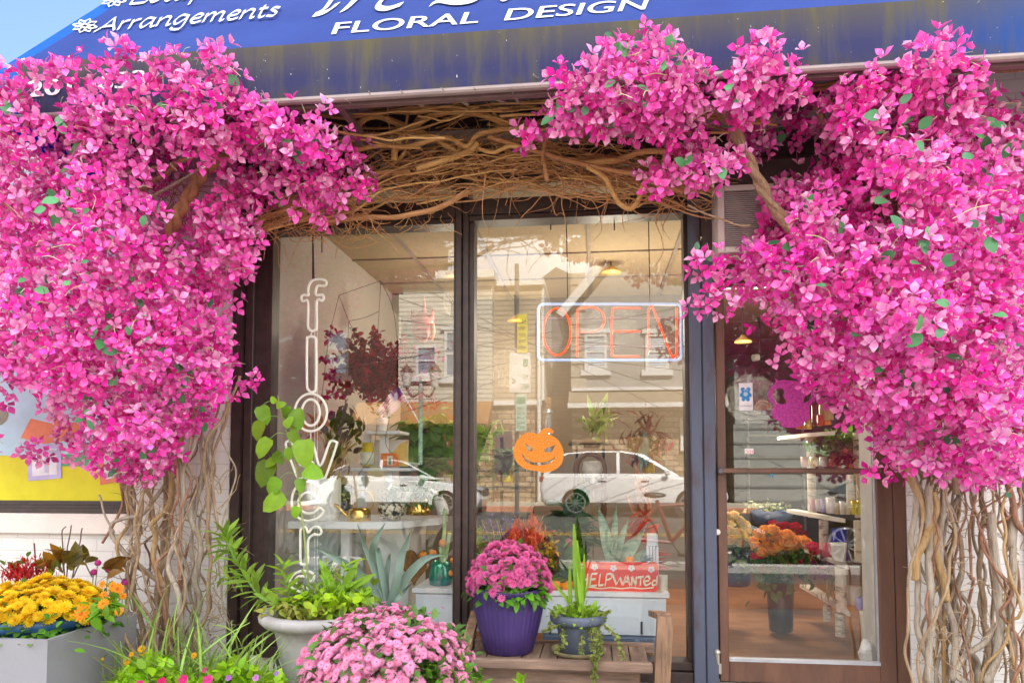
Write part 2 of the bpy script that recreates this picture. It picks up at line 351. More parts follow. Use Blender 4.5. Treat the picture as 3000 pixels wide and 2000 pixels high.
# ------------------------------------------------------------ the shop
shop = thing('shop_building', 'white painted brick flower shop front with brown framed windows and glass door', 'shop')
XL, XJ, XM, XR2, XP, XD = X(400), X(685), X(1353), X(2021), X(2092), X(2643)
zS = Z(1700, 1950); zSL = Z(800, 1886); zH = Z(1700, 640); zH2 = Z(1700, 588); zF = Z(1500, 425)
b = MB()
b.box((XL, -.05, 0), (XJ, .3, 3.02)); b.box((XD, -.05, 0), (X(2975), .3, 3.02))
b.box((XJ, -.03, 0), (XP-.005, .3, zS-.07)); b.box((XJ+.02, -.02, zS-.069), (X(1337), .09, zSL-.066)); b.build('wall', M_white_brick, shop)
zPS = Z(200, 1495)
b = MB(); b.box((-7, -.05, 0), (XL, .3, zPS-.14)); b.build('wall', M_white_brick, shop)
b = MB(); b.box((-7, -.09, zPS-.135), (XL+.002, .3, zPS-.012), .006); b.build('ledge', mat('cream_board', (.80, .72, .66), .6, var=.08, scale=3), shop)
MB().box((X(2975), -.075, 0), (6, .3, 3.02)).build('wall', mat('grey_cladding', (.30, .29, .29), .6, var=.12, scale=4), shop)
# upper storey and body of the building (unseen; height set to shade the front and pavement)
b = MB(); b.box((-2.9, 0.01, 3.0), (6, .3, 5.2)); b.box((-7, .01, 2.951), (-2.901, .3, 3.6)); b.box((-7, 9, 0), (6, 9.3, 5.2)); b.box((-7, .3, 0), (-6.7, 9, 3.6)); b.box((5.7, .3, 0), (6, 9, 5.2)); b.box((-2.9, .3, 3.3), (-2.6, 9, 5.2)); b.build('wall', M_white_brick, shop)
b = MB(); b.box((-2.95, -.1, 5.2), (6.1, 9.4, 5.35)); b.box((-7.1, -.06, 3.6), (-2.951, 9.4, 3.68)); b.build('roof', C(.1, .1, .1, .8), shop)
b = MB(); b.box((XJ, -.015, zF), (XD, .28, 2.995)); b.box((XJ, -.05, zF+.10), (XD, -.016, zF+.2)); b.build('fascia', mat('dark_fascia', (.06, .042, .036), .6, var=.5, scale=10, stretch=(.2, 1, 1)), shop)
# poster window
pw = MB(); z1 = 2.85
pw.box((-7, -.055, zPS), (XL, .1, zPS+.035)); pw.box((-7, -.075, zPS-.01), (XL, .1, zPS+.018)); pw.box((-7, -.03, zPS+.035), (XL, .09, zPS+.062)); pw.box((XL-.05, -.052, zPS+.064), (XL, .1, z1)); pw.box((-7, -.052, z1), (XL, .1, z1+.1))
pwo = pw.build('display_window', M_bronze, shop)
MB().box((-6.99, .0, zPS+.06), (XL-.05, .008, z1)).build('pane', M_glass, pwo)
# main windows
for (ua, ub, nm) in ((776, 1337, 0), (1374, 2021, 1)):
    f = MB(); xa, xb = X(ua), X(ub); zs0 = zS; zS = zSL if nm == 0 else zS
    zh = zH-.012 if nm == 0 else zH
    f.box((xa-.0, -.03, zS), (xb, .10, zS+.045), .004); f.box((xa, -.055, zS-.065), (xb, .1, zS-.003), .004)
    f.box((xa, -.035, zh), (xb, .1, zh+.03), .003); f.box((xa, -.045, zh+.033), (xb, .1, zH2+.02), .004)
    f.box((xa, .0, zS+.046), (xa+.028, .1, zh-.001)); f.box((xb-.02, .0, zS+.046), (xb, .1, zh-.001))
    fo = f.build('display_window', M_bronze, shop)
    MB().box((xa+.02, .05, zS+.04), (xb-.015, .058, zh+.005)).build('pane', M_glass, fo)
    f2 = MB(); f2.box((xa, .0, zF-.03), (xb, .09, zF-.002)); f2o = f2.build('transom_window', M_bronze, shop)
    MB().box((xa, .05, zH2+.021), (xb, .058, zF-.01)).build('pane', M_glass, f2o); zS = zs0
b = MB(); b.box((X(692), -.07, zS-.07), (X(718), .12, zF)); b.box((X(721), -.045, zS-.07), (X(745), .12, zF), .003); b.box((X(745), .0, zS-.07), (X(776)-.001, .12, zF)); b.box((X(1337)+.001, -.06, zS-.06), (X(1355), .12, zF), .003); b.box((X(1356), -.03, zS-.06), (X(1374)-.001, .12, zF), .003)
b.build('mullion', M_bronze, shop)
b = MB(); b.box((XR2+.001, -.07, .0), ((XR2+XP)/2-.003, .12, zF), .004); b.box(((XR2+XP)/2+.003, -.07, .0), (XP-.001, .12, zF), .004); b.box(((XR2+XP)/2-.003, -.05, 0), ((XR2+XP)/2+.003, .1, zF)); b.build('post', M_post, shop)
# rivets on the post
b = MB()
for k in range(9): MB().ball(((XR2+XP)/2, -.052, .25+k*.27), .006, 8, 4).build('rivet', C(.12, .09, .08, .5), shop)
# door: leaf, glass, bar
zD0, zD1 = Z(2330, 1995), Z(2330, 842); zDT = Z(2200, 812)
b = MB(); b.box((XP, -.04, zDT-.0), (XD-.02, .12, zDT+.075), .004); b.box((X(2598)+.012, -.04, .0), (XD-.001, .12, zF), .004); b.box((XP+.0, -.04, .0), (X(2092)+.004, .12, zDT)); b.build('door_frame', M_bronze_warm, shop)
d = MB(); xa, xb = X(2094), X(2600); ga, gb = X(2124), X(2556); gz0, gz1 = Z(2330, 1933), zD1
d.box((xa+.006, -.045, zD0), (ga, .01, zDT-.006), .004); d.box((gb, -.045, zD0), (xb+.004, .01, zDT-.006), .004); d.box((ga+.0005, -.043, zD0), (gb-.0005, .008, gz0), .003); d.box((ga+.0005, -.043, gz1), (gb-.0005, .008, zDT-.008), .003)
do = d.build('door', M_bronze_warm, shop)
MB().box((ga, -.018, gz0), (gb, -.010, gz1)).build('pane', M_glass, do)
b = MB(); b.box((ga, -.046, gz0-.004), (gb, -.012, gz0+.012)); b.box((gb-.006, -.03, gz0), (gb, -.012, gz1)); b.build('glazing_bead', C(.45, .46, .5, .4, metal=.3), do)
b = MB(); zb = Z(2330, 1378); b.box((X(2097), -.105, zb-.014), (X(2560), -.075, zb+.014), .005); b.box((X(2100), -.08, zb-.01), (X(2112), -.04, zb+.01)); b.box((X(2545), -.08, zb-.01), (X(2557), -.04, zb+.01)); b.build('push_bar', M_bronze_warm, do)
MB().box((X(2095), -.108, zb-.017), (X(2110), -.072, zb+.017), .004).build('bar_cap', C(.09, .09, .11, .3, metal=.5), do)
b = MB(); c = P(2101, 1557, -.045); b.tube([c, c+Vector((0, -.014, 0))], .016, 16); b.tube([c+Vector((0, -.014, 0)), c+Vector((0, -.018, 0))], .009, 12); b.build('lock', C(.75, .73, .68, .3, metal=.5), do, smooth=False)
b = MB(); c = P(2103, 1955, -.045); b.box((c.x-.018, -.06, c.z-.03), (c.x+.018, -.045, c.z+.025), .003); b.tube([P(2104, 1945, -.062), P(2102, 1915, -.07)], [.008, .011], 8); b.ball(P(2102, 1909, -.07), .016, 10, 6); b.build('latch', C(.62, .58, .5, .35, metal=.6), do)
MB().box((XP, -.28, .0), (XD, .12, zD0-.008), .006).build('threshold', C(.5, .47, .42, .6), shop)
b = MB(); b.box((X(2108)+.0, .02, zDT+.08), (XD-.03, .04, zF)); b.build('transom_panel', C(.13, .10, .09, .6), shop)
# interior shell
RX, BY, ZC = X(2560)+.03, 3.0, 2.95
zfl = zD0-.005
b = MB(); b.box((X(776)-.12, .12, zfl), (X(776), BY, ZC)); b.build('interior_wall', M_wall_side, shop)
b = MB(); b.box((RX, .12, zfl), (RX+.12, .30, ZC)); b.box((RX+2.6, .3, zfl), (RX+2.7, 7.1, ZC)); b.box((RX+.12, .3, zfl), (RX+2.6, .32, ZC)); b.build('interior_wall', mat('pale_grey_wall', (.52, .50, .49), .8, var=.05), shop)
b = MB(); b.box((X(776), BY, zfl), (.85, BY+.1, ZC)); b.box((.85, BY+.1, zfl), (.95, 6.95, ZC)); b.box((.95, 6.95, zfl), (RX+2.6, 7.05, ZC)); b.build('interior_wall', M_wall_in, shop)
MB().box((X(776)-.1, .3, zfl-.1), (RX+2.65, 7.0, zfl)).build('floor', M_floor, shop)
MB().box((X(776), .1, ZC), (RX+2.65, 7.0, ZC+.04)).build('ceiling', M_ceil, shop)
b = MB()
for x in (-1.45, -.85, -.05, .62, 1.28): b.box((x, .12, ZC-.012), (x+.025, BY, ZC-.001))
for y in (.75, 1.5, 2.25, 3.2, 4.4, 5.6): b.box((X(776), y, ZC-.0105), (RX+2.5, y+.022, ZC-.0005))

for x in (2.0, 2.9, 3.7): b.box((x, .33, ZC-.012), (x+.025, 6.9, ZC-.001))
b.build('ceiling_grid', C(.22, .18, .14, .7), shop)
MB().box((X(776)+.001, BY-.35, ZC-.16), (-1.45, BY, ZC-.013)).build('ceiling_beam', M_wall_side, shop)
# ------------------------------------------------------------ poster behind the left window
po = thing('window_poster', 'yellow and pale blue poster with framed pictures inside the left window', 'poster', (-3, .1, 1.4))
yP = -.012
def Q(u, v, k=0): return P(u, v, yP-.0015*k)
MB().box((-6.9, yP, zPS+.06), (XL-.055, yP+.009, z1)).build('board', C(.74, .70, .0, .5, var=.05), po)
b = MB(); b.add([Q(-300, 1330, 1), Q(395, 1338, 1), Q(395, 500, 1), Q(-300, 500, 1)], [(0, 1, 2, 3)]); b.build('sky_band', C(.50, .76, .86, .5, var=.05), po)
b = MB(); b.add([Q(60, 1282, 2), Q(90, 1225, 2), Q(150, 1240, 2), Q(170, 1200, 2), Q(200, 1235, 2), Q(250, 1240, 2), Q(235, 1280, 2), Q(190, 1290, 2), Q(130, 1300, 2)], [tuple(range(9))]); b.build('orange_shape', C(.80, .26, .13, .5), po)
b = MB(); b.add([Q(-60+60*math.cos(a)+25, 1215+38*math.sin(a), 2) for a in np.linspace(0, 6.1, 16)], [tuple(range(16))[::-1]]); b.build('grey_shape', C(.30, .30, .22, .6), po)
b = MB(); b.add([Q(150, 1365, 2), Q(295, 1365, 2), Q(295, 1330, 2), Q(150, 1330, 2)], [(0, 1, 2, 3)]); b.build('green_band', C(.10, .42, .20, .5), po)
for (q, col, nm) in ((((82, 1408), (180, 1400), (178, 1300), (80, 1300)), (.52, .50, .80), 'T'), (((293, 1420), (395, 1400), (395, 1300), (289, 1300)), (.78, .22, .13), 'r')):
    fo = MB().add([Q(*p, 3) for p in q], [(0, 1, 2, 3)]).build('picture_frame', C(*col, .5), po)
    cu, cv = sum(p[0] for p in q)/4, sum(p[1] for p in q)/4
    MB().add([Q(cu+(p[0]-cu)*.74, cv+(p[1]-cv)*.76, 4) for p in q], [(0, 1, 2, 3)]).build('picture', C(.78, .79, .83, .5), fo)
    if nm == 'T': MB().add([Q(*p, 5) for p in ((130, 1385), (141, 1385), (141, 1330), (165, 1330), (165, 1318), (105, 1318), (105, 1330), (130, 1330))], [tuple(range(8))]).build('letter', C(.50, .52, .72, .5), fo)
# ------------------------------------------------------------ awning
def awning_fabric(name):
    m, N, L, b = nodes(name); b.inputs['Roughness'].default_value = .8; b.inputs['Specular IOR Level'].default_value = .15
    tc = N.new('ShaderNodeTexCoord'); sx = N.new('ShaderNodeSeparateXYZ'); L.new(tc.outputs['Object'], sx.inputs[0])
    def noise_(sc, st, det=6):
        mp = N.new('ShaderNodeMapping'); mp.inputs['Scale'].default_value = st; L.new(tc.outputs['Object'], mp.inputs[0])
        n = N.new('ShaderNodeTexNoise'); n.inputs['Scale'].default_value = sc; n.inputs['Detail'].default_value = det; n.inputs['Roughness'].default_value = .7; L.new(mp.outputs[0], n.inputs['Vector']); return n.outputs['Fac']
    def ramp(i, p0, p1, c0=(0, 0, 0, 1), c1=(1, 1, 1, 1)):
        r = N.new('ShaderNodeValToRGB'); L.new(i, r.inputs[0]); r.color_ramp.elements[0].position = p0; r.color_ramp.elements[1].position = p1; r.color_ramp.elements[0].color = c0; r.color_ramp.elements[1].color = c1; return r.outputs[0]
    def mix(f, a, c, mode='MIX'):
        x = N.new('ShaderNodeMix'); x.data_type = 'RGBA'; x.blend_type = mode
        for s, q in ((0, f), (6, a), (7, c)):
            if hasattr(q, 'links'): L.new(q, x.inputs[s])
            else: x.inputs[s].default_value = q
        return x.outputs[2]
    return m, N, L, b, sx, noise_, ramp, mix
m, N, L, b, sx, nf, ramp, mix = awning_fabric('awning_fabric')
base = mix(ramp(nf(1.2, (1, 1, 1)), .3, .7), (.024, .045, .20, 1), (.034, .066, .27, 1))
base = mix(ramp(nf(75, (1, 1, .6), 3), .73, .79), base, (.5, .55, .7, 1))
L.new(base, b.inputs['Base Color']); M_awn = m
m, N, L, b, sx, nf, ramp, mix = awning_fabric('stained_valance')
valance_blue = mix(ramp(nf(1.2, (1, 1, 1)), .3, .7), (.030, .032, .095, 1), (.038, .041, .115, 1))
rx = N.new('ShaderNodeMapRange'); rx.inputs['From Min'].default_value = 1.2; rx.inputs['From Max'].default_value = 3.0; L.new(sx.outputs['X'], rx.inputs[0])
valance_blue = mix(rx.outputs[0], valance_blue, (.0, .12, .50, 1))  # valance colour turns a stronger blue towards the right end
strk = ramp(nf(9, (1, 1, .12)), .46, .72)
top = N.new('ShaderNodeMapRange'); top.inputs['From Min'].default_value = 0.10; top.inputs['From Max'].default_value = .27; L.new(sx.outputs['Z'], top.inputs[0])
mm = N.new('ShaderNodeMath'); mm.operation = 'MULTIPLY_ADD'; L.new(top.outputs[0], mm.inputs[0]); mm.inputs[1].default_value = 1.0; L.new(strk, mm.inputs[2])
m3 = N.new('ShaderNodeMath'); m3.operation = 'MULTIPLY'; L.new(mm.outputs[0], m3.inputs[0])
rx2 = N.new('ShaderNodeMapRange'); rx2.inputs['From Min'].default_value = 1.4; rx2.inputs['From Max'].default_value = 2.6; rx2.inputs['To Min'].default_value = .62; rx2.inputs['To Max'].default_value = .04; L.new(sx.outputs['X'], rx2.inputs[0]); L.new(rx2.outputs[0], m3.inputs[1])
col = mix(m3.outputs[0], valance_blue, (.105, .095, .052, 1))
lowp = N.new('ShaderNodeMapRange'); lowp.inputs['From Min'].default_value = .07; lowp.inputs['From Max'].default_value = .0; L.new(sx.outputs['Z'], lowp.inputs[0])
m4 = N.new('ShaderNodeMath'); m4.operation = 'MULTIPLY'; L.new(lowp.outputs[0], m4.inputs[0]); L.new(ramp(nf(14, (1, 1, .5)), .40, .62), m4.inputs[1])
col = mix(m4.outputs[0], col, (.07, .06, .04, 1))
col = mix(ramp(nf(70, (1, 1, .55), 2), .73, .78), col, (.6, .6, .62, 1))
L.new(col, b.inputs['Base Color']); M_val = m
YV = -.95; zV0, zV1 = Z(2000, 224, YV), Z(1350, 99, YV); xA0 = P(57, 192, YV).x; xA1 = X(3900, YV)
d = ray(364, 0); t = (xA0-CAM.x)/d.x; Dp = CAM+d*t
sl_ = (Dp.z-zV1)/(Dp.y-YV)                                # rise per metre of depth
SN = Vector((0, -sl_, 1)).normalized()
def PS(u, v, k=.004):                                     # onto the sloping face of the awning
    d = ray(u, v); o = Vector((0, YV, zV1)); t = (o-CAM).dot(SN)/d.dot(SN); return CAM+d*t+SN*k
aw = thing('shop_awning', 'blue fabric awning with white lettering and a mildew stained valance over the shop', 'awning', (0, YV, zV0))
zT = zV1+sl_*(-.0-YV)
b = MB(); th = Vector((0, .0, -.012))
n = 40
row0 = [Vector((xA0+(xA1-xA0)*i/n, YV, zV1)) for i in range(n+1)]; row1 = [Vector((p.x, 0, zT)) for p in row0]
mid = [(a+c)/2-SN*.006*abs(math.sin(i*.9)) for i, (a, c) in enumerate(zip(row0, row1))]
for off in (Vector((0, 0, 0)), th):
    vs = [p+off for p in row0+mid+row1]; m_ = n+1
    b.add(vs, [(j*m_+i, j*m_+i+1, (j+1)*m_+i+1, (j+1)*m_+i) if off.z == 0 else (j*m_+i, (j+1)*m_+i, (j+1)*m_+i+1, j*m_+i+1) for j in range(2) for i in range(n)])
b.build('canopy', M_awn, aw, smooth=True)
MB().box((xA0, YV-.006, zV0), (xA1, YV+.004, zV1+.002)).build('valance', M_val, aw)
b = MB(); b.prism([(xA1, YV, zV0+.02), (xA1, YV, zV1-.005), (xA1, 0, zT-.01), (xA1, 0, zV0+.02)], (.006, 0, 0)); b.build('side_panel', C(.05, .06, .42, .7, trans=.4), aw)
b = MB(); b.prism([(xA0, YV, zV0+.02), (xA0, YV, zV1-.005), (xA0, 0, zT-.01), (xA0, 0, zV0+.02)], (-.006, 0, 0)); b.build('side_panel', C(.05, .06, .42, .7), aw)
b = MB(); b.tube([(xA0, YV-.012, zV0-.012), (xA1, YV-.012, zV0-.012)], .017, 10); b.build('rail', mat('pinkish_aluminium', (.30, .235, .23), .45, .3, var=.2, scale=7, stretch=(.3, 1, 1)), aw)
b = MB(); b.bar((xA0, YV+.03, zV0-.02), (xA1, YV+.03, zV0-.02), .03); 
for x in (xA0+.1, -1.2, .4, xA1-.06): b.bar((x, YV+.03, zV0), (x, 0, zV0+.02), .03); b.bar((x, YV+.03, zV0), (x, -.02, zT-.1), .03)
b.build('strut', C(.16, .10, .10, .5), aw)
M_letter = C(.80, .80, .82, .5, var=.04); M_cream = C(.80, .76, .62, .5, var=.05)
t_ = text('lettering', 'FLORAL  DESIGN', 972, 104, 1888, 31, 36, PS, M_letter, aw, shear=.42, bold=1.2)
text('lettering', '201  653', 83, 286, 425, 252, 50, lambda u, v: P(u, v, YV-.010), M_letter, aw, bold=2.0)
# calligraphic writing, drawn with a broad nib
GL = {'A': ([[(-.12, .0), (.25, .55), (.62, 1.42)], [(.62, 1.42), (.70, .7), (.86, .0)], [(.22, .48), (.74, .5)]], .98),
 'r': ([[(.12, .95), (.10, .5), (.06, .0)], [(.10, .55), (.28, .88), (.48, .95)]], .52),
 'a': ([[(.62, .88), (.30, .98), (.06, .45), (.20, .02), (.58, .65)], [(.64, .95), (.58, .4), (.62, .02), (.78, .12)]], .82),
 'n': ([[(.10, .95), (.08, .5), (.05, .0)], [(.08, .5), (.36, .95), (.58, .85), (.55, .4), (.56, .02), (.72, .12)]], .80),
 'g': ([[(.62, .88), (.30, .98), (.06, .45), (.20, .06), (.58, .65)], [(.64, .95), (.60, .2), (.48, -.45), (.15, -.5), (.0, -.3)]], .78),
 'e': ([[(.10, .45), (.45, .55), (.55, .82), (.35, .98), (.08, .5), (.22, .03), (.58, .18)]], .66),
 'm': ([[(.10, .95), (.08, .5), (.05, .0)], [(.08, .5), (.32, .95), (.48, .85), (.46, .4), (.45, .0)], [(.47, .5), (.72, .95), (.9, .85), (.87, .4), (.88, .02), (1.04, .12)]], 1.12),
 't': ([[(.22, 1.3), (.16, .6), (.16, .1), (.26, .0), (.42, .14)], [(.02, .93), (.42, .96)]], .50),
 's': ([[(.50, .88), (.25, .96), (.14, .75), (.42, .4), (.34, .05), (.02, .10)]], .56),
 'B': ([[(.2, 1.4), (.16, .7), (.08, .02)], [(.1, 1.38), (.6, 1.4), (.66, .95), (.2, .75)], [(.2, .75), (.75, .7), (.78, .1), (.08, .02)]], .92),
 'o': ([[(.35, .97), (.06, .55), (.22, .02), (.56, .4), (.38, .96)]], .72),
 'u': ([[(.10, .95), (.06, .3), (.22, .03), (.56, .6)], [(.62, .95), (.56, .3), (.62, .02), (.76, .12)]], .80),
 'q': ([[(.62, .88), (.30, .98), (.06, .45), (.20, .06), (.58, .65)], [(.64, .95), (.58, .1), (.52, -.55)]], .78)}
def script(s, u0, v0, u1, v1, xh, m):
    tot = sum(GL[c][1] for c in s); b = MB(); x = 0; k = 0
    for c in s:
        st, wd = GL[c]
        for sub in st:
            k += 1
            pts = [((x+a)/tot, h*xh) for a, h in sub]
            nib(b, [(u0+(u1-u0)*a+.45*h, v0+(v1-v0)*a-h) for a, h in pts], xh*.26, lambda u, v, k=k: PS(u, v, .004+.0004*k), ang=-38)
        x += wd
    return b.build('lettering', m, aw)
script('Arrangements', 283, 96, 815, 55, 28, M_letter)
script('Bouq', 377, 16, 578, 0, 30, M_letter)
b = MB()
for k, pts in enumerate((((1000, -60), (985, -20), (955, 25), (930, 42), (920, 46)), ((925, 46), (950, 40), (972, 28), (990, 12)), ((1082, -60), (1040, 0), (1003, 38)), ((1010, 34), (1085, -30), (1130, -40), (1128, -10), (1108, 22), (1135, 29), (1178, 16)), ((1262, 18), (1290, 6), (1340, 12), (1395, 3), (1440, -30)), ((1470, -5), (1480, 2), (1496, -4), (1515, -20)))):
    nib(b, pts, 17, lambda u, v, k=k: PS(u, v, .004+.0005*k), ang=-35)
b.build('lettering', M_letter, aw)
for (cu, cv, rr) in ((250, 79, 36), (335, 3, 36)):
    b = MB()
    for k in range(8):
        a = k*math.pi/4+.2; ca, sa = math.cos(a), math.sin(a)
        def E(f, g): return (cu+rr*(f*ca-g*sa)*1.05+.35*-rr*(f*sa+g*ca)*.55, cv+rr*(f*sa+g*ca)*.55)
        nib(b, [E(.18, 0), E(.5, .26), E(1, 0)], 4, lambda u, v, k=k: PS(u, v, .004+.0004*k)); nib(b, [E(.18, 0), E(.5, -.26), E(1, 0)], 4, lambda u, v, k=k: PS(u, v, .0042+.0004*k))
    b.build('flower_emblem', M_cream, aw)
# side wing at its left end; sun through the cloth painted as brighter azure
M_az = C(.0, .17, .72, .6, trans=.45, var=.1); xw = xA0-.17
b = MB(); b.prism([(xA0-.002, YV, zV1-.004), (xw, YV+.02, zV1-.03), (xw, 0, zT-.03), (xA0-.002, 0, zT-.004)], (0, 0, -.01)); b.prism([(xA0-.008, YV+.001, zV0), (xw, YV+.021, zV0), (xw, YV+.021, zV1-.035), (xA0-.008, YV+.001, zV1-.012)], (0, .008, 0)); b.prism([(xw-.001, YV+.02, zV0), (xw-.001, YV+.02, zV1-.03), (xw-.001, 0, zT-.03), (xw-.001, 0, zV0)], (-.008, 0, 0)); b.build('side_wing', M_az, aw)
# ------------------------------------------------------------ across the street (seen mirrored in the shop glass)
M_trim = C(.68, .67, .64, .5, var=.05); M_pane = mat('house_pane', (.22, .27, .31), .08, var=.3, scale=1.5, spec=.8)
def mrect(u0, v0, u1, v1, Y):       # pixel rectangle in the mirror -> x0,x1,z0,z1 on the plane y=-Y
    um, vm = (u0+u1)/2, (v0+v1)/2
    return PM(u0, vm, Y).x, PM(u1, vm, Y).x, PM(um, v1, Y).z, PM(um, v0, Y).z
def hwin(house, u0, v0, u1, v1, Y, sill=True, blind=False, trim=M_trim, hood=False):
    x0, x1, z0, z1 = mrect(u0, v0, u1, v1, Y); y = -Y; t = .09
    f = MB(); f.box((x0, y-.02, z0), (x0+t, y+.06, z1)); f.box((x1-t, y-.02, z0), (x1, y+.06, z1)); f.box((x0+t, y-.02, z1-t), (x1-t, y+.06, z1)); f.box((x0+t, y-.02, z0), (x1-t, y+.06, z0+t)); f.box((x0+t, y-.02, (z0+z1)/2-.03), (x1-t, y+.05, (z0+z1)/2+.03))
    if sill: f.box((x0-.12, y-.02, z0-.18), (x1+.12, y+.12, z0-.002))
    if hood: f.box((x0-.1, y-.02, z1+.002), (x1+.1, y+.1, z1+.14))
    fo = f.build('window', trim, house)
    MB().box((x0+t, y-.01, z0+t), (x1-t, y+.02, z1-t)).build('pane', M_pane, fo)
    if blind:
        b = MB(); k = int((z1-z0-2*t)/.07)
        for i in range(k): b.box((x0+t, y+.021, z0+t+i*.07), (x1-t, y+.026, z0+t+i*.07+.045))
        b.build('blind', C(.62, .66, .70, .6), fo)
GZ = .15
# cream bay house
YA = 18.3
hA = thing('house', 'cream clapboard house with paired upstairs windows and shingle pent roof across the street', 'house', (PM(1250, 1370, YA).x, -YA, GZ))
x0, x1, z0, z1 = mrect(1165, 820, 1440, 1176, YA); MB().box((x0, -YA-6, z0), (x1, -YA, z1)).build('wall', siding('cream_siding', (.62, .57, .47), .15), hA)
MB().box((x0-.1, -YA-6.1, z1), (x1+.1, -YA+.3, z1+.25)).build('cornice', M_trim, hA)
hwin(hA, 1216, 1010, 1280, 1100, YA); hwin(hA, 1300, 965, 1374, 1105, YA, hood=True); pass
xa, xb, za, zb = mrect(1045, 1176, 1440, 1245, YA); MB().prism([(xa, -YA, za), (xa, -YA, zb), (xa, -YA+.9, za)], (xb-xa, 0, 0)).build('pent_roof', mat('brown_shingle', (.34, .16, .05), .8, var=.4, scale=20, stretch=(1, 1, 4)), hA)
xa, xb, za, zb = mrect(1045, 1245, 1440, 1480, YA); MB().box((xa, -YA-6, GZ), (xb, -YA-.05, za+.9+zb-za-.9)).build('ground_floor', M_stone, hA)
xa, xb, za, zb = mrect(1120, 1258, 1400, 1385, YA); so_ = MB().box((xa, -YA-.1, za), (xb, -YA-.0, zb)).build('shop_window', C(.10, .08, .06, .15), hA)
# brick house further left, added tall and dark to block sky in the glass
YG = 18.6
hG = thing('house', 'tall brick house added furthest to the left across the street, darkened to block bright sky', 'house', (PM(900, 1370, YG).x, -YG, GZ))
x0, x1, z0, z1 = mrect(300, 560, 1164, 1480, YG); MB().box((x0, -YG-8, GZ), (x1-.02, -YG-.06, z1)).build('wall', brick('dark_brick', (.085, .05, .035), (.06, .035, .026), (.05, .04, .035), 1, .22, .075, .01, .5, .8), hG)
MB().box((x0-.1, -YG-8, z1), (x1, -YG+.2, z1+.3)).build('cornice', C(.06, .05, .045, .7), hG)
for (u0, u1) in ((640, 710), (790, 860), (950, 1020)): hwin(hG, u0, 960, u1, 1100, YG, trim=C(.16, .13, .11, .6))
# beige middle house
YB = 18.9
hB = thing('house', 'tan clapboard house with flat roof and stone shopfront beside the dark alley', 'house', (PM(1512, 1370, YB).x, -YB, GZ))
x0, x1, z0, z1 = mrect(1442, 836, 1586, 1172, YB); MB().box((x0, -YB-8, z0), (x1, -YB, z1)).build('wall', siding('tan_siding', (.42, .335, .22), .16), hB)
MB().box((x0-.05, -YB-8, z1), (x1+.1, -YB+.15, z1+.2)).build('cornice', M_trim, hB)
MB().box((x1, -YB-8, z0), (x1+.08, -YB+.02, z1)).build('corner_board', M_trim, hB)
xa, xb, za, zb = mrect(1442, 1172, 1586, 1186, YB); MB().box((xa, -YB-.2, za), (xb, -YB+.12, zb)).build('trim_band', M_trim, hB)
xa, xb, za, zb = mrect(1372, 1186, 1586, 1480, YB); MB().box((xa, -YB-8, GZ), (xb, -YB-.03, zb)).build('ground_floor', M_stone, hB)
xa, xb, za, zb = mrect(1400, 1262, 1500, 1385, YB); s_ = MB().box((xa, -YB-.1, za), (xb, -YB+.02, zb)).build('shop_window', C(.10, .07, .10, .12), hB)
b = MB(); a0 = PM(1578, 1185, YB-.15); b.tube([a0, Vector((a0.x, a0.y, GZ))], .06, 8); b.tube([a0+Vector((0, 0, 2.9)), a0], .06, 8); b.build('downpipe', M_trim, hB)
# dark house in the alley
YD_ = 23.0
hD = thing('house', 'dark grey sided house set back behind the alley fence', 'house', (PM(1630, 1370, YD_).x, -YD_, GZ))
x0, x1, z0, z1 = mrect(1560, 905, 1700, 1145, YD_); MB().box((x0-1, -YD_-6, GZ), (x1+2, -YD_, z1)).build('wall', siding('grey_siding', (.16, .15, .16), .16), hD)
b = MB(); b.prism([(x0-1.2, -YD_+.2, z1), ((x0+x1)/2, -YD_+.2, z1+1.6), (x1+2.2, -YD_+.2, z1)], (0, -6.4, 0)); b.build('roof', C(.10, .09, .09, .8), hD)
fD = thing('alley_fence', 'tall brown slatted fence closing the alley between the two houses', 'fence', (PM(1640, 1370, 20).x, -20, GZ))
x0, x1, z0, z1 = mrect(1586, 1150, 1690, 1480, 20); b = MB()
k = int((z1-GZ)/.13)
for i in range(k): b.box((x0, -20, GZ+i*.13), (x1, -19.97, GZ+i*.13+.118))
b.build('slat_panel', mat('brown_slats', (.28, .14, .06), .7, var=.4, scale=5, stretch=(.3, 1, 3)), fD)
b = MB()
for x in (x0, (x0+x1)/2, x1-.1): b.box((x, -20.1, GZ), (x+.1, -20.003, z1))
b.build('post', C(.2, .11, .06, .7), fD)
fl = thing('flue_pipe', 'shiny steel flue pipe rising beside the tan house', 'pipe', PM(1606, 1470, 18.7)); a0 = PM(1606, 1208, 18.7)
b = MB(); b.tube([Vector((a0.x, a0.y, GZ)), a0], .12, 14); b.build('pipe', C(.8, .8, .8, .15, metal=.9), fl, smooth=True)
b = MB(); b.tube([a0+Vector((0, 0, .002)), a0+Vector((0, 0, .12))], [.17, .10], 14); b.build('cap', M_steel, fl)
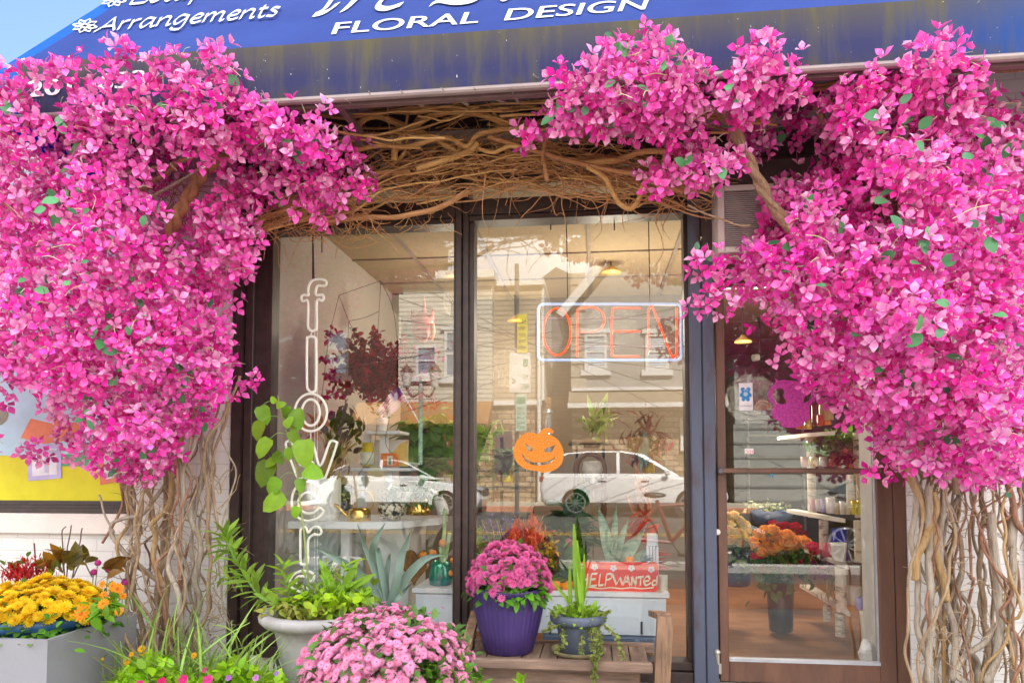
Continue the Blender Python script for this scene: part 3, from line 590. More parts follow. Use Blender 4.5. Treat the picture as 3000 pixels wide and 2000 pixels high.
# gabled stucco house
YC = 18.4
hC = thing('house', 'grey beige stucco house with gable roof, two upstairs windows and rough stone ground floor', 'house', (PM(1860, 1370, YC).x, -YC, GZ))
x0, x1, z0, z1 = mrect(1676, 890, 2110, 1142, YC); xm = (x0+x1)/2; zg = z1+(xm-x0)*1.18
b = MB(); b.prism([(x0, -YC, z0), (x1, -YC, z0), (x1, -YC, z1), (xm, -YC, zg), (x0, -YC, z1)], (0, -9, 0)); b.build('wall', mat('stucco', (.34, .325, .30), .85, var=.08, scale=4, bump=.1, bscale=80), hC)
b = MB()
for s in (-1, 1):
    e = Vector((x0 if s < 0 else x1, 0, z1)); t_ = Vector((xm, 0, zg)); dd = (e-t_).normalized(); e2 = e+dd*.5; nn = Vector((-dd.z, 0, dd.x)); nn = nn if nn.z > 0 else -nn
    b.prism([(q.x, -YC+.35, q.z) for q in (e2, t_, t_+nn*.22, e2+nn*.22)], (0, -9.6, 0))
b.build('roof', C(.30, .27, .25, .8), hC)
b = MB()
for s in (-1, 1):
    e = Vector((x0 if s < 0 else x1, 0, z1)); t_ = Vector((xm, 0, zg)); dd = (e-t_).normalized(); e2 = e+dd*.5; nn = Vector((-dd.z, 0, dd.x)); nn = nn if nn.z > 0 else -nn
    b.prism([(q.x, -YC+.40, q.z) for q in (e2-nn*.06, t_-nn*.06, t_+nn*.20, e2+nn*.20)], (0, -.045, 0))
b.build('rake_board', M_trim, hC)
b = MB(); xq = PM(1676, 1370, YC).x
for i in range(9): b.box((xq-.03, -YC-.2, z0+.02+i*.42), (xq+.45-.12*(i % 2), -YC+.05, z0+.40+i*.42), .01)
b.build('quoin', C(.42, .36, .28, .8), hC)
hwin(hC, 1712, 975, 1778, 1082, YC, blind=True, hood=True); hwin(hC, 1891, 975, 1960, 1082, YC, blind=True, hood=True)
xa, xb, za, zb = mrect(1676, 1142, 2110, 1184, YC); MB().prism([(xa-.1, -YC, za), (xa-.1, -YC, zb), (xa-.1, -YC+.75, za)], (xb-xa+.2, 0, 0)).build('pent_roof', mat('grey_shingle', (.27, .22, .15), .85, var=.4, scale=14, stretch=(1, 1, 5)), hC)
b = MB(); b.box((xa-.12, -YC+.68, za-.14), (xb+.1, -YC+.80, za-.002)); b.box((xa, -YC+.02, zb), (xb, -YC+.12, zb+.1)); b.build('gutter', M_trim, hC)
MB().box((xa, -YC-8.9, GZ), (xb, -YC-.02, za-.01)).build('ground_floor', M_stone, hC)
hwin(hC, 1994, 1222, 2040, 1320, YC, sill=False); 
xa, xb, za, zb = mrect(1706, 1225, 1770, 1298, YC); MB().box((xa, -YC-.1, za), (xb, -YC+.01, zb)).build('window', C(.22, .12, .06, .3), hC)
xa, xb, za, zb = mrect(1842, 1235, 1935, 1470, YC); MB().box((xa, -YC-.1, GZ), (xb, -YC+.03, zb)).build('door', C(.26, .16, .06, .5), hC)
# grey house further right
YE = 18.8
hE = thing('house', 'plain grey clapboard house furthest to the right across the street', 'house', (PM(2450, 1370, YE).x, -YE, GZ))
x0, x1, z0, z1 = mrect(2150, 880, 2900, 1240, YE); MB().box((x0, -YE-8, z0), (x1, -YE, z1)).build('wall', siding('pale_grey_siding', (.38, .37, .35), .16), hE)
xa, xb, za, zb = mrect(2150, 1240, 2900, 1470, YE); MB().box((xa, -YE-8, GZ), (xb, -YE-.02, z0-.002)).build('ground_floor', siding('stone_grey_siding', (.36, .36, .33), .45), hE)
MB().box((x0-.1, -YE-8, z1), (x1, -YE+.3, z1+.4)).build('cornice', M_trim, hE)
hwin(hE, 2230, 1010, 2310, 1150, YE); hwin(hE, 2400, 1010, 2480, 1150, YE)
# ------------------------------------------------------------ cars
M_tyre = C(.02, .02, .022, .85); M_rim = C(.62, .63, .65, .3, metal=.8); M_cglass = mat('car_glass', (.02, .025, .03), .05, var=.2, spec=.9); M_chr = C(.7, .7, .72, .15, metal=.95); M_blk = C(.018, .018, .02, .5)
def car(label, paint, loc, rz, suv=True, lab_group=None):
    o = thing('parked_car', label, 'car', (0, 0, 0), lab_group)
    L_, W, H = (4.7, 1.86, 1.66) if suv else (4.75, 1.84, 1.45)
    gc = .22 if suv else .16
    if suv:
        low = [(-2.30, .42), (-2.34, .75), (-2.27, 1.05), (-2.0, 1.08), (0, 1.06), (.95, 1.04), (1.5, 1.0), (2.05, .90), (2.30, .72), (2.36, .48), (2.25, .28), (-2.2, .26)]
        top = [(-2.24, 1.05), (-2.05, 1.40), (-1.75, 1.60), (-1.1, 1.66), (-.2, 1.66), (.3, 1.58), (1.15, 1.05)]
    else:
        low = [(-2.32, .42), (-2.38, .72), (-2.32, .96), (-1.9, 1.0), (0, .94), (.8, .93), (1.5, .86), (2.05, .74), (2.30, .60), (2.37, .42), (2.28, .2), (-2.25, .2)]
        top = [(-2.0, .99), (-1.35, 1.30), (-.75, 1.43), (-.1, 1.45), (.35, 1.36), (1.2, .93)]
    def loft(poly, ws):
        b = MB(); n = len(poly); cx = sum(p[0] for p in poly)/n; cz = sum(p[1] for p in poly)/n
        vs = []
        for (y, k, kz) in ws: vs += [(cx+(p[0]-cx)*k, y, cz+(p[1]-cz)*kz) for p in poly]
        fs = [(j*n+i, j*n+(i+1) % n, (j+1)*n+(i+1) % n, (j+1)*n+i) for j in range(len(ws)-1) for i in range(n)]
        fs += [tuple(range(n))[::-1], tuple((len(ws)-1)*n+i for i in range(n))]; return b.add(vs, fs)
    w = W/2
    bd = loft(low, [(-w, .955, .80), (-w+.05, .985, .93), (-w*.55, 1, 1), (w*.55, 1, 1), (w-.05, .985, .93), (w, .955, .80)])
    n = len(top); vs = []
    for (y, k) in ((-w+.09, 0), (-w+.27, 1), (w-.27, 1), (w-.09, 0)): pass
    g = MB(); zb = top[0][1]-.06; zt = max(p[1] for p in top); vs = []
    for s in (-1, 1): vs += [(p[0], s*(w-.10-.20*(p[1]-zb)/(zt-zb)), p[1]) for p in top]+[(top[-1][0]+.02, s*(w-.10), zb), (top[0][0]-.02, s*(w-.10), zb)]
    n2 = n+2; g.add(vs, [(i, (i+1) % n2, n2+(i+1) % n2, n2+i) for i in range(n2)]+[tuple(range(n2))[::-1], tuple(range(n2, 2*n2))])
    bd.add(g.v, g.f); bo = bd.build('body', paint, o)
    md = bo.modifiers.new('soft', 'BEVEL'); md.width = .05; md.segments = 3; md.limit_method = 'ANGLE'; md.angle_limit = R_(25)
    for p in bo.data.polygons: p.use_smooth = True
    # glazing
    cx = sum(p[0] for p in top)/n
    for s in (-1, 1):
        q = []
        for p in top: q.append((cx+(p[0]-cx)*.86, zb+.10+(p[1]-zb)*.80))
        q = q+[(cx+(top[-1][0]-cx)*.80, zb+.10), (cx+(top[0][0]-cx)*.90, zb+.10)]
        for (xa, xb) in ((-9, -.38), (-.30, 9)):
            qq = [(max(xa, min(xb, x)), z) for x, z in q]; r2 = []
            for p in qq:
                if not r2 or (abs(p[0]-r2[-1][0])+abs(p[1]-r2[-1][1])) > .01: r2.append(p)
            b = MB(); b.prism([(x, s*(w-.10-.20*(z-zb)/(zt-zb)+.006), z) for x, z in r2], (0, -.012*s, 0)); b.build('side_window', M_cglass, o)
    for (a, e, nm) in ((top[-1], top[-2], 'windscreen'), (top[0], top[1], 'rear_window')):
        b = MB(); sg = 1 if nm == 'windscreen' else -1; a2 = (a[0]+(e[0]-a[0])*.1, a[1]+(e[1]-a[1])*.1); e2 = (a[0]+(e[0]-a[0])*.92, a[1]+(e[1]-a[1])*.92)
        wa, we = w-.18, w-.34; nx = Vector((e[1]-a[1], 0, a[0]-e[0])).normalized(); nx = nx*(1 if nx.z > 0 else -1)
        pts = [Vector((a2[0], -wa, a2[1])), Vector((a2[0], wa, a2[1])), Vector((e2[0], we, e2[1])), Vector((e2[0], -we, e2[1]))]
        b.prism([p+nx*.008 for p in pts], nx*-.014); b.build(nm, M_cglass, o)
    rw = .355 if suv else .33; ax = 1.41
    for xw in (-ax, ax):
        for s in (-1, 1):
            c = Vector((xw, s*(w-.02), rw)); ya = Vector((0, -s, 0))
            b = MB(); b.tube([c+Vector((0, s*.012, 0)), c+ya*.1], rw+.055, 24); b.build('wheel_arch', M_blk, o)
            b = MB(); b.tube([c+Vector((0, s*.02, 0)), c+ya*.2], rw, 28); wo = b.build('wheel', M_tyre, o)
            b = MB()
            for i in range(28):
                a0, a1 = 2*math.pi*i/28, 2*math.pi*(i+1)/28
                f = lambda a, r: c+Vector((math.cos(a)*r, s*.024, math.sin(a)*r)); b.add([f(a0, rw*.62), f(a1, rw*.62), f(a1, rw*.72), f(a0, rw*.72)], [(0, 1, 2, 3)])
            for i in range(10):
                a = 2*math.pi*i/10; d_ = Vector((math.cos(a), 0, math.sin(a))); b.bar(c+d_*.04+Vector((0, s*.026, 0)), c+d_*rw*.66+Vector((0, s*.026, 0)), .028, .02)
            b.tube([c+Vector((0, s*.02, 0)), c+Vector((0, s*.04, 0))], .06, 12); b.build('rim', M_rim, wo)
    for s in (-1, 1):
        hz = .80 if suv else .66
        b = MB(); b.prism([(2.02, s*(w-.06), hz+.06), (2.25, s*(w-.22), hz-.0), (2.31, s*(w-.40), hz-.04), (2.30, s*(w-.36), hz-.14), (2.2, s*(w-.12), hz-.10)], (.03, s*.03, .01)); b.build('headlight', C(.12, .13, .15, .05, spec=.9), o)
        b = MB(); b.box((-2.33, s*(w-.34), hz+.08), (-2.18, s*(w-.03), hz+.22), .02); b.build('tail_light', C(.30, .02, .02, .15), o)
        b = MB(); b.box((.78, s*(w+.0), 1.02*H/1.6), (.92, s*(w+.17), 1.02*H/1.6+.12), .03); b.bar((.85, s*(w-.1), H*.62), (.85, s*(w+.04), H*.66), .04); b.build('mirror', paint, o)
        for xh in (-.75, .32):
            b = MB(); b.box((xh-.1, s*(w-.01), .86*H/1.6), (xh+.1, s*(w+.03), .86*H/1.6+.028), .008); b.build('handle', M_chr, o)
        b = MB(); b.box((-1.0, s*(w-.04), .24), (1.0, s*(w+.002), .36), .01); b.build('side_skirt', M_blk, o)
    b = MB(); b.box((2.31, -.45, .48), (2.37, .45, .66), .02); b.build('grille', M_blk, o)
    o.location = loc; o.rotation_euler = (0, 0, rz); return o
def at_road(p): return (p.x, p.y, ZR(p.y))
wp = mat('white_car_paint', (.80, .80, .79), .25, var=.02, coat=.6)
p = PM(1848, 1480, 14.9); car('white sports utility car with ten spoke wheels parked in front of the stone house', wp, at_road(p), 0, True, 'cars parked in the street')
p = PM(1170, 1480, 14.9); car('white low saloon car parked in front of the cream house', wp, at_road(p), 0, False, 'cars parked in the street')
p = PM(2168, 1480, 7.9); car('black saloon car parked nearest to the shop kerb', mat('black_car_paint', (.018, .022, .03), .2, var=.1, coat=.8), (p.x+2.36, -6.8, ZR(-6.8)), R_(180), False, 'cars parked in the street')
# ------------------------------------------------------------ street furniture
sp_ = PM(1512, 1640, 5.3); sp_ = Vector((sp_.x, -5.3, 0))
sg = thing('parking_sign', 'grey post with yellow panel, square pay sign and narrow green panel at the kerb', 'sign', sp_)
b = MB(); b.tube([sp_, sp_+Vector((0, 0, 4.0))], .03, 8); b.build('post', C(.10, .11, .11, .5), sg)
ys = 5.25
def MS(k): return lambda u, v: (lambda q: Vector((q.x, -ys+.032+.0015*k, q.z)))(PM(u, v, ys))
def spanel(nm, u0, v0, u1, v1, m, k=0):
    x0, x1, z0, z1 = mrect(u0, v0, u1, v1, ys); MB().box((x0, -ys+.0, z0), (x1, -ys+.028+.0012*k, z1), .004).build(nm, m, sg)
spanel('yellow_panel', 1513, 916, 1543, 1034, C(.72, .62, .02, .5)); spanel('pay_panel', 1490, 1030, 1552, 1148, C(.62, .62, .60, .5)); spanel('green_panel', 1508, 1152, 1540, 1262, C(.40, .58, .50, .5))
# the panels face the shop, so their writing is laid out for a reader standing at the door
def mtext(s, u0, v0, u1, v1, cap, m, k=2): text('lettering', s, u1, v0, u0, v1, cap, MS(k), m, sg)
gr = C(.02, .25, .16, .5); bk = C(.03, .03, .03, .5)
spanel('green_square', 1530, 1048, 1546, 1072, gr, 1)
mtext('PAY', 1526, 1108, 1546, 1108, 16, gr); mtext('HERE', 1524, 1136, 1548, 1136, 16, gr); mtext('<', 1498, 1126, 1510, 1126, 26, bk)
spanel('green_header', 1510, 1160, 1538, 1182, gr, 1)
for i, s in enumerate(('9 AM', 'TO', '6 PM', 'MON', 'SAT')): mtext(s, 1513, 1198+i*14, 1535, 1198+i*14, 9, gr)
for i, s in enumerate(('NO', 'STANDING', 'ANY', 'TIME', 'HERE')): mtext(s, 1517, 944+i*19, 1539, 944+i*19, 11, bk)
lp = PM(1228, 1462, 16.1); lp = Vector((lp.x, -16.1, .165))
la = thing('street_lamp', 'old fashioned twin lantern street lamp with a pale green post across the street', 'street lamp', lp)
b = MB(); b.lathe(lp, [(.16, 0), (.16, .3), (.09, .4), (.07, 1.2), (.06, 3.3), (.10, 3.35), (.05, 3.5), (.0, 3.8)], 14); b.build('post', C(.32, .42, .36, .5), la, smooth=True)
for s in (-1, 1):
    b = MB(); b.tube(crom([lp+Vector((0, 0, 3.3)), lp+Vector((s*.25, 0, 3.15)), lp+Vector((s*.42, 0, 3.4))], 5), .03, 6); b.build('bracket', C(.14, .09, .06, .5), la)
    b = MB(); c = lp+Vector((s*.42, 0, 3.4)); b.lathe(c, [(.07, 0), (.10, .05), (.17, .45), (.18, .47)], 12); b.build('lantern', C(.78, .74, .66, .2), la, smooth=True)
    b = MB(); b.lathe(c+Vector((0, 0, .475)), [(.20, 0), (.14, .1), (.03, .2), (0, .28)], 12); b.build('cap', C(.14, .09, .06, .5), la)
f0, f1 = PM(1226, 1238, 16.0), PM(1166, 1130, 16.0)
fg = thing('flag', 'small striped flag on a slanting staff fixed to the street lamp', 'flag', f0)
MB().tube([f0, f1], .022, 6).build('staff', C(.75, .75, .75, .3, metal=.5), fg)
m, N, L, bb = nodes('striped_flag'); tcx = N.new('ShaderNodeAttribute'); tcx.attribute_name = 'col'; L.new(tcx.outputs['Color'], bb.inputs['Base Color']); bb.inputs['Roughness'].default_value = .8
b = MB(); A = f0.lerp(f1, .62); B_ = f0.lerp(f1, .99); n1, n2 = 13, 14; dn = Vector((-.62, 0, -.42)); vs = []; cols = []
for j in range(n1):
    for i in range(n2):
        q = A.lerp(B_, (j+.0)/(n1-1))+dn*(i/(n2-1))*1.05+Vector((0, .06*math.sin(i*.9+j*.2), -.25*(i/(n2-1))**2)); vs.append(q)
        cols.append((.05, .06, .22) if (i < 6 and j > 5) else ((.50, .05, .05) if j % 2 else (.8, .78, .75)))
b.add(vs, [(j*n2+i, j*n2+i+1, (j+1)*n2+i+1, (j+1)*n2+i) for j in range(n1-1) for i in range(n2-1)])
fo = b.build('cloth', m, fg); a = fo.data.color_attributes.new('col', 'FLOAT_COLOR', 'POINT')
for i, c in enumerate(cols): a.data[i].color = (*c, 1)
# wires above the street
for k, (ua, va, ub, vb) in enumerate(((1280, 905, 2080, 1175), (1290, 945, 2060, 1030), (1360, 1010, 2080, 875), (1300, 990, 2060, 1085), (1380, 1080, 2080, 905), (1420, 1120, 2080, 880), (1300, 870, 2080, 1260))):
    pa, pb = PM(ua, va, 9+k*.25), PM(ub, vb, 12.5-k*.3); dv = pb-pa; pa = pa-dv*2.2; pb = pb+dv*2.2
    pts = [pa.lerp(pb, i/16)+Vector((0, 0, -.5*(1-(i/8-1)**2)+.45)) for i in range(17)]
    tag(MB().tube(pts, .008, 5).build('overhead_wire', M_blk, None, pa), ('thin black overhead wire strung across the street, reflected above the parked cars'), 'wire', 'overhead wires above the street')
# red bicycle leaning at the kerb
bp = PM(1975, 1640, 5.2); bp = Vector((bp.x, -5.2, 0))
bi = thing('bicycle', 'dark red bicycle with black saddle standing at the kerb of the brick strip', 'bicycle', bp)
M_red = C(.16, .012, .01, .3, coat=.3)
for nm, dx in (('wheel', -.52), ('wheel', .52)):
    c = bp+Vector((dx, 0, .345)); b = MB(); b.tube([c+Vector((math.cos(a), 0, math.sin(a)))*.33 for a in np.linspace(0, 2*math.pi, 33)], .016, 6, False)
    for i in range(12): a = i*math.pi/6; b.tube([c, c+Vector((math.cos(a), 0, math.sin(a)))*.33], .0025, 4)
    b.build('wheel', M_tyre, bi)
q = lambda x, z: bp+Vector((x, 0, z))
b = MB()
for s in (((-.52, .345), (-.02, .30)), ((-.52, .345), (-.18, .78)), ((-.02, .30), (-.20, .84)), ((-.02, .30), (.36, .74)), ((-.19, .76), (.36, .80)), ((.34, .86), (.52, .345))): b.tube([q(*s[0]), q(*s[1])], .026, 8)
b.build('frame', M_red, bi)
b = MB(); b.lathe_s(q(-.22, .90), .13, 12, 6, (1.1, .6, .3)); b.build('saddle', M_blk, bi)
b = MB(); b.tube(crom([q(.34, .86), q(.33, 1.0), q(.33, 1.0)+Vector((0, .1, .02)), q(.24, 1.0)+Vector((0, .28, 0))], 5), .014, 6); b.tube(crom([q(.33, 1.0), q(.33, 1.0)+Vector((0, -.1, .02)), q(.24, 1.0)+Vector((0, -.28, 0))], 5), .014, 6); b.build('handlebar', M_blk, bi)
b = MB(); b.tube([q(-.02, .30)+Vector((0, .08, 0)), q(.08, .16)+Vector((0, .1, 0))], .012, 6); b.box(tuple(q(.04, .14)+Vector((0, .08, 0))), tuple(q(.13, .17)+Vector((0, .16, 0)))); b.build('pedal', M_blk, bi)
# ------------------------------------------------------------ leaf and flower templates (y = along, x = across, z = up)
def leaf_t(w=.32, n=4, fold=.12, droop=.25, heart=False):
    vs, fs = [], []
    for i in range(n+1):
        t = i/n; ww = w*(math.sin(math.pi*min(1, t*.92+.04))**.8)*(1-.35*t) if not heart else w*1.25*math.sqrt(max(0, 1-t))*(.75+.5*t)*(1 if i else .6)
        if i == n: ww = .01
        z = -droop*t*t
        vs += [(-ww, t, z+fold*ww/w), (0, t, z), (ww, t, z+fold*ww/w)]
    for i in range(n):
        a = 3*i; fs += [(a, a+1, a+4, a+3), (a+1, a+2, a+5, a+4)]
    return vs, fs
LEAF = leaf_t(); LONG = leaf_t(.13, 5, .05, .18); BLADE = leaf_t(.035, 6, .02, .55); HEART = leaf_t(.42, 5, .1, .3, True); OVAL = leaf_t(.40, 4, .08, .15)
def mum_t(n1=12, n2=9, cup=.25, pw=.17, layers=2):
    vs, fs, tc = [], [], []
    for L_ in range(layers):
        nn = (n1, n2, 7)[L_]; r0, r1, z0, z1 = ((.10, 1.0, .0, cup), (.06, .72, .12, .12+cup*1.2), (.03, .45, .22, .22+cup*1.5))[L_]
        for k in range(nn):
            a = 2*math.pi*(k+.5*L_)/nn; c, s = math.cos(a), math.sin(a); w_ = pw*(1, .85, .7)[L_]; b = len(vs); rm = r0+(r1-r0)*.62; zm = z0+(z1-z0)*.55
            for (r, q, z) in ((r0, .4, z0), (rm, 1, zm), (r1, .45, z1)):
                for sg in (-1, 1): vs.append((c*r-s*w_*q*sg, z, s*r+c*w_*q*sg)); tc.append((1-.06*L_, 1-.16*L_, 1-.10*L_) if r > r0 else (.85, .6, .72))
            fs += [(b, b+1, b+3, b+2), (b+2, b+3, b+5, b+4)]
    return vs, fs, tc
def dirs_on_dome(n, lo=-.1, front=True, seed=0):
    r = np.random.default_rng(seed); out = []; k = 0
    while len(out) < n:            # even spiral over the dome
        z = 1-(k+.5)/n*(1-lo); a = k*2.399963
        s = math.sqrt(max(0, 1-z*z)); out.append((s*math.cos(a), s*math.sin(a), z)); k += 1
    return np.array(out)
M_leaf = mat('leaf', (1, 1, 1), .45, attr=True, var=.18, scale=25, trans=.35, spec=.4)
M_petal = mat('petal', (1, 1, 1), .6, attr=True, var=.08, scale=60, trans=.30, spec=.25)
M_stemg = mat('green_stem', (.20, .32, .07), .6, var=.25, scale=15)
def jit(c, n, s=.25, r=rng):
    c = np.array(c)[None, :]; k = 1+(r.random((n, 1))-.5)*2*s; h = 1+(r.random((n, 3))-.5)*s*.5; return np.clip(c*k*h, 0, 1)
def dome(name, part, c, rx, ry, rz, n, size, col, parent, T=None, lo=-.1, cjit=.16, seed=1, m=None, bump=.05, tc='own', keep=None):
    T = T or mum_t(); r = np.random.default_rng(seed); D = dirs_on_dome(n, lo, seed=seed); D = D+r.normal(0, .05, D.shape)
    nb = np.array([1+bump*2*noise.noise(Vector(d)*2.3+Vector((seed*3.1, 0, 0))) for d in D])
    pos = np.array(c)[None, :]+D*np.array((rx, ry, rz))[None, :]*(nb*(1+r.normal(0, .018, n)))[:, None]
    if keep is not None:
        k = np.array([keep(p) for p in pos]); pos = pos[k]; D = D[k]
    nn = D/np.array((rx, ry, rz))[None, :]; nn /= np.linalg.norm(nn, axis=1, keepdims=True)
    nn = nn+np.array((0, -.12, .25))[None, :]+r.normal(0, .22, nn.shape)
    cols = jit(col, len(pos), cjit, r)
    return scatter(part, T[0], T[1], pos, nn, r.normal(0, 1, pos.shape), size*(1+r.normal(0, .14, len(pos))), cols, m or M_petal, parent, tcol=(T[2] if tc == 'own' else tc))
def foliage(part, parent, pos, dirs, size, col, T=LEAF, cj=.3, seed=3, m=None, up=(0, 0, 1), sj=.3):
    r = np.random.default_rng(seed); n = len(pos)
    return scatter(part, T[0], T[1], pos, dirs, np.array([up]*n)+r.normal(0, .35, (n, 3)), size*(1+(r.random(n)-.5)*2*sj), jit(col, n, cj, r), m or M_leaf, parent)
def each(part, T, pos, dirs, scl, cols, m, par):
    for i in range(len(pos)): scatter(part, T[0], T[1], [tuple(pos[i])], [tuple(dirs[i])], rng.normal(0, 1, (1, 3)), [scl[i]], [tuple(cols[i])], m, par, tcol=T[2])
def shell(c, rx, ry, rz, n, lo=-.2, seed=5, jitter=.15):
    r = np.random.default_rng(seed); D = dirs_on_dome(n, lo)+r.normal(0, .1, (n, 3)); p = np.array(c)[None, :]+D*np.array((rx, ry, rz))[None, :]*(1+r.normal(0, jitter, (n, 1))); return p, D+r.normal(0, .5, D.shape)
# ------------------------------------------------------------ bench
yb0, yb1 = -.50, -.12
zs_ = P(1640, 1940, yb0).z
bc = thing('bench', 'weathered brown wooden bench with plank seat and thick end posts under the right window', 'bench', (P(1640, 1940, -.3).x, -.3, 0))
M_wood = mat('weathered_wood', (.17, .105, .075), .75, var=.6, scale=7, stretch=(4, .5, 4), bump=.35, lo=.3, hi=.7)
M_woodx = mat('weathered_rail_wood', (.22, .14, .10), .75, var=.55, scale=7, stretch=(.5, 4, 4), bump=.35, lo=.3, hi=.7)
M_woodz = mat('weathered_post_wood', (.26, .15, .09), .75, var=.6, scale=7, stretch=(4, 4, .5), bump=.4, lo=.3, hi=.7)
xb0, xb1 = P(1365, 1940, yb0).x, P(1905, 1960, yb0).x
k = 10
for i in range(k):
    w_ = (xb1-xb0)/k; b = MB(); b.box((xb0+i*w_+.003, yb0+.035, zs_-.022), (xb0+(i+1)*w_-.003, yb1, zs_+.0015*(i % 3)), .003); b.build('seat_plank', M_wood, bc)
b = MB(); b.box((xb0-.02, yb0-.01, zs_-.04), (xb1+.012, yb0+.033, zs_+.012), .008); b.build('front_rail', M_woodx, bc)
b = MB(); b.box((xb0-.02, yb1+.002, zs_-.04), (xb1+.05, yb1+.035, zs_+.014), .006); b.build('back_rail', M_woodx, bc)
b = MB(); b.box((xb0+.05, yb0+.06, zs_-.16), (xb1-.05, yb0+.085, zs_-.041)); b.build('apron', M_woodx, bc)
b = MB(); b.prism([P(1853, 1812, -.47), P(1964, 1806, -.47), P(1972, 2130, -.47), P(1915, 2130, -.47)], (0, .01, 0)); 
pA, pB = P(1948, 1802, -.46), P(1936, 2200, -.46); b = MB(); b.bar((pA.x, -.46, pA.z), (pB.x-.004, -.46, 0.0), .075, .075); b.build('post', M_woodz, bc)
b = MB(); b.bar((pA.x+.0, -.415, pA.z-.012), (pA.x-.02, -.10, pA.z-.06), .07, .03); b.build('arm', M_woodz, bc)
pA = P(1393, 1795, -.20); pB = P(1372, 1925, -.46)
b = MB(); b.bar((pA.x, -.19, pA.z), (pB.x-.02, -.47, zs_+.02), .05, .03); b.build('arm', M_woodz, bc)
for (x, y) in ((xb0+.04, yb0+.06), (xb0+.04, yb1-.05), (xb1-.06, yb1-.05)):
    b = MB(); b.box((x-.03, y-.025, 0), (x+.03, y+.03, zs_-.023), .004); b.build('leg', M_woodz, bc)
# ------------------------------------------------------------ purple pot with chrysanthemum
def pot(name, label, c, prof, m, n=48, rib=0, ribn=0, soil=True, group=None, cat='pot', inner=None):
    o = thing(name, label, cat, c, group); b = MB(); zt = prof[-1][1]; rt = prof[-1][0]
    b.lathe(c, prof+[(rt*.93, zt), (rt*.90, zt-.05)], n, rib=rib, ribn=ribn); b.build('body', m, o, smooth=True)
    if soil:
        b = MB(); b.lathe(c, [(rt*.905, zt-.045), (rt*.5, zt-.03), (.001, zt-.028)], 24); b.build('soil', C(.05, .035, .025, .95), o)
    return o
cp_ = P(1490, 1920, -.31); cp_ = Vector((cp_.x, -.31, zs_+.004)); k = S(1490, -.31)
hp = .335; rr = 112/k
prof = [(.118, 0), (.126, .004), (rr*.78, hp*.36), (rr*.90, hp*.68), (rr*.965, hp*.93), (rr*.99, hp*.94), (rr*1.0, hp*.985), (rr*.985, hp)]
M_purp = mat('purple_glaze', (.065, .034, .17), .42, var=.4, scale=5, c2=(.05, .03, .13), stretch=(1, 1, .3), spec=.6)
pu = pot('flower_pot', 'ribbed purple pot on the bench', cp_, prof, M_purp, 160, .012, 40)
mu = thing('chrysanthemum', 'bushy pink chrysanthemum in the ribbed purple pot', 'plant', cp_+Vector((0, 0, hp-.03)))
mc = cp_+Vector((0, 0, hp-.02))
MUMP = mum_t(13, 10, .5, .16, 3)
p_, d_ = shell(mc, .16, .16, .17, 420, -.25, 6, .12); foliage('leaves', mu, p_, d_, .05, (.10, .26, .03), seed=6)
dome('mum', 'flowers', mc+Vector((.005, 0, .03)), .195, .19, .205, 640, .0185, (.88, .24, .52), mu, MUMP, -.18, .16, 4, keep=lambda p: not (p[2] < mc.z+.055 and p[1] < mc.y-.10 and (p[0] > mc.x+.0 or -.13 < p[0]-mc.x < -.07)))
p_, d_ = shell(mc+Vector((.07, -.10, -.0)), .11, .08, .05, 130, -.6, 8, .2); foliage('leaves', mu, p_, d_+np.array((0, -.6, -.2)), .05, (.16, .40, .03), seed=8)
b = MB()
for i in range(9): a = i*.7; b.tube([mc+Vector((0, 0, -.01)), mc+Vector((.1*math.cos(a), .1*math.sin(a), .15))], .004, 5)
b.build('stem', M_stemg, mu)
# ------------------------------------------------------------ grey pot with trailing plant
cg = P(1695, 1930, -.33); cg = Vector((cg.x, -.33, zs_+.004)); k = S(1695, -.33)
b = MB(); b.lathe(cg, [(.12, 0), (.128, .006), (.142, .028), (.136, .028), (.122, .012), (.001, .010)], 40); b.build('saucer', mat('clay_saucer', (.24, .19, .10), .7, var=.3), None, cg, True); bpy.data.objects['saucer'].data.name = 'saucer'
tag(bpy.data.objects['saucer'], 'dull olive plant saucer under the small slate pot on the bench', 'saucer')
cg2 = cg+Vector((0, 0, .013)); M_slate = mat('slate_pot', (.105, .125, .18), .5, var=.2, scale=6)
pg = pot('flower_pot', 'small slate grey pot with a rolled rim on the bench', cg2, [(.088, 0), (.095, .004), (.112, .13), (.117, .145), (.138, .148), (.146, .16), (.147, .185), (.140, .196)], M_slate)
tp = thing('trailing_plant', 'grassy trailing plant spilling over the small slate pot', 'plant', cg2+Vector((0, 0, .16)))
base = cg2+Vector((0, 0, .165)); r = random.Random(5)
pos, dr, sc = [], [], []
b = MB()
tips = [(1680, 1560, .0), (1712, 1640, .02), (1618, 1715, -.02), (1668, 1660, 0), (1755, 1785, -.02), (1690, 1600, .03), (1730, 1700, .03)]
for (u, v, dy) in tips:
    e = P(u, v, base.y+dy-.03); a = base+Vector((r.uniform(-.04, .03), r.uniform(-.03, .03), 0)); L_ = (e-a).length
    pos.append(a); dr.append((e-a)+Vector((0, 0, .12*L_))); sc.append(L_*1.08)
pos = np.array(pos); scatter('blade', leaf_t(.045, 8, .03, .12)[0], leaf_t(.045, 8, .03, .12)[1], pos, np.array(dr), np.array([(0, -1, .2)]*len(pos)), np.array([(s*1.0 if s > .2 else .25, s, s) for s in sc]), jit((.26, .46, .03), len(pos), .2), M_leaf, tp)
lp_, ld_ = [], []; b = MB()
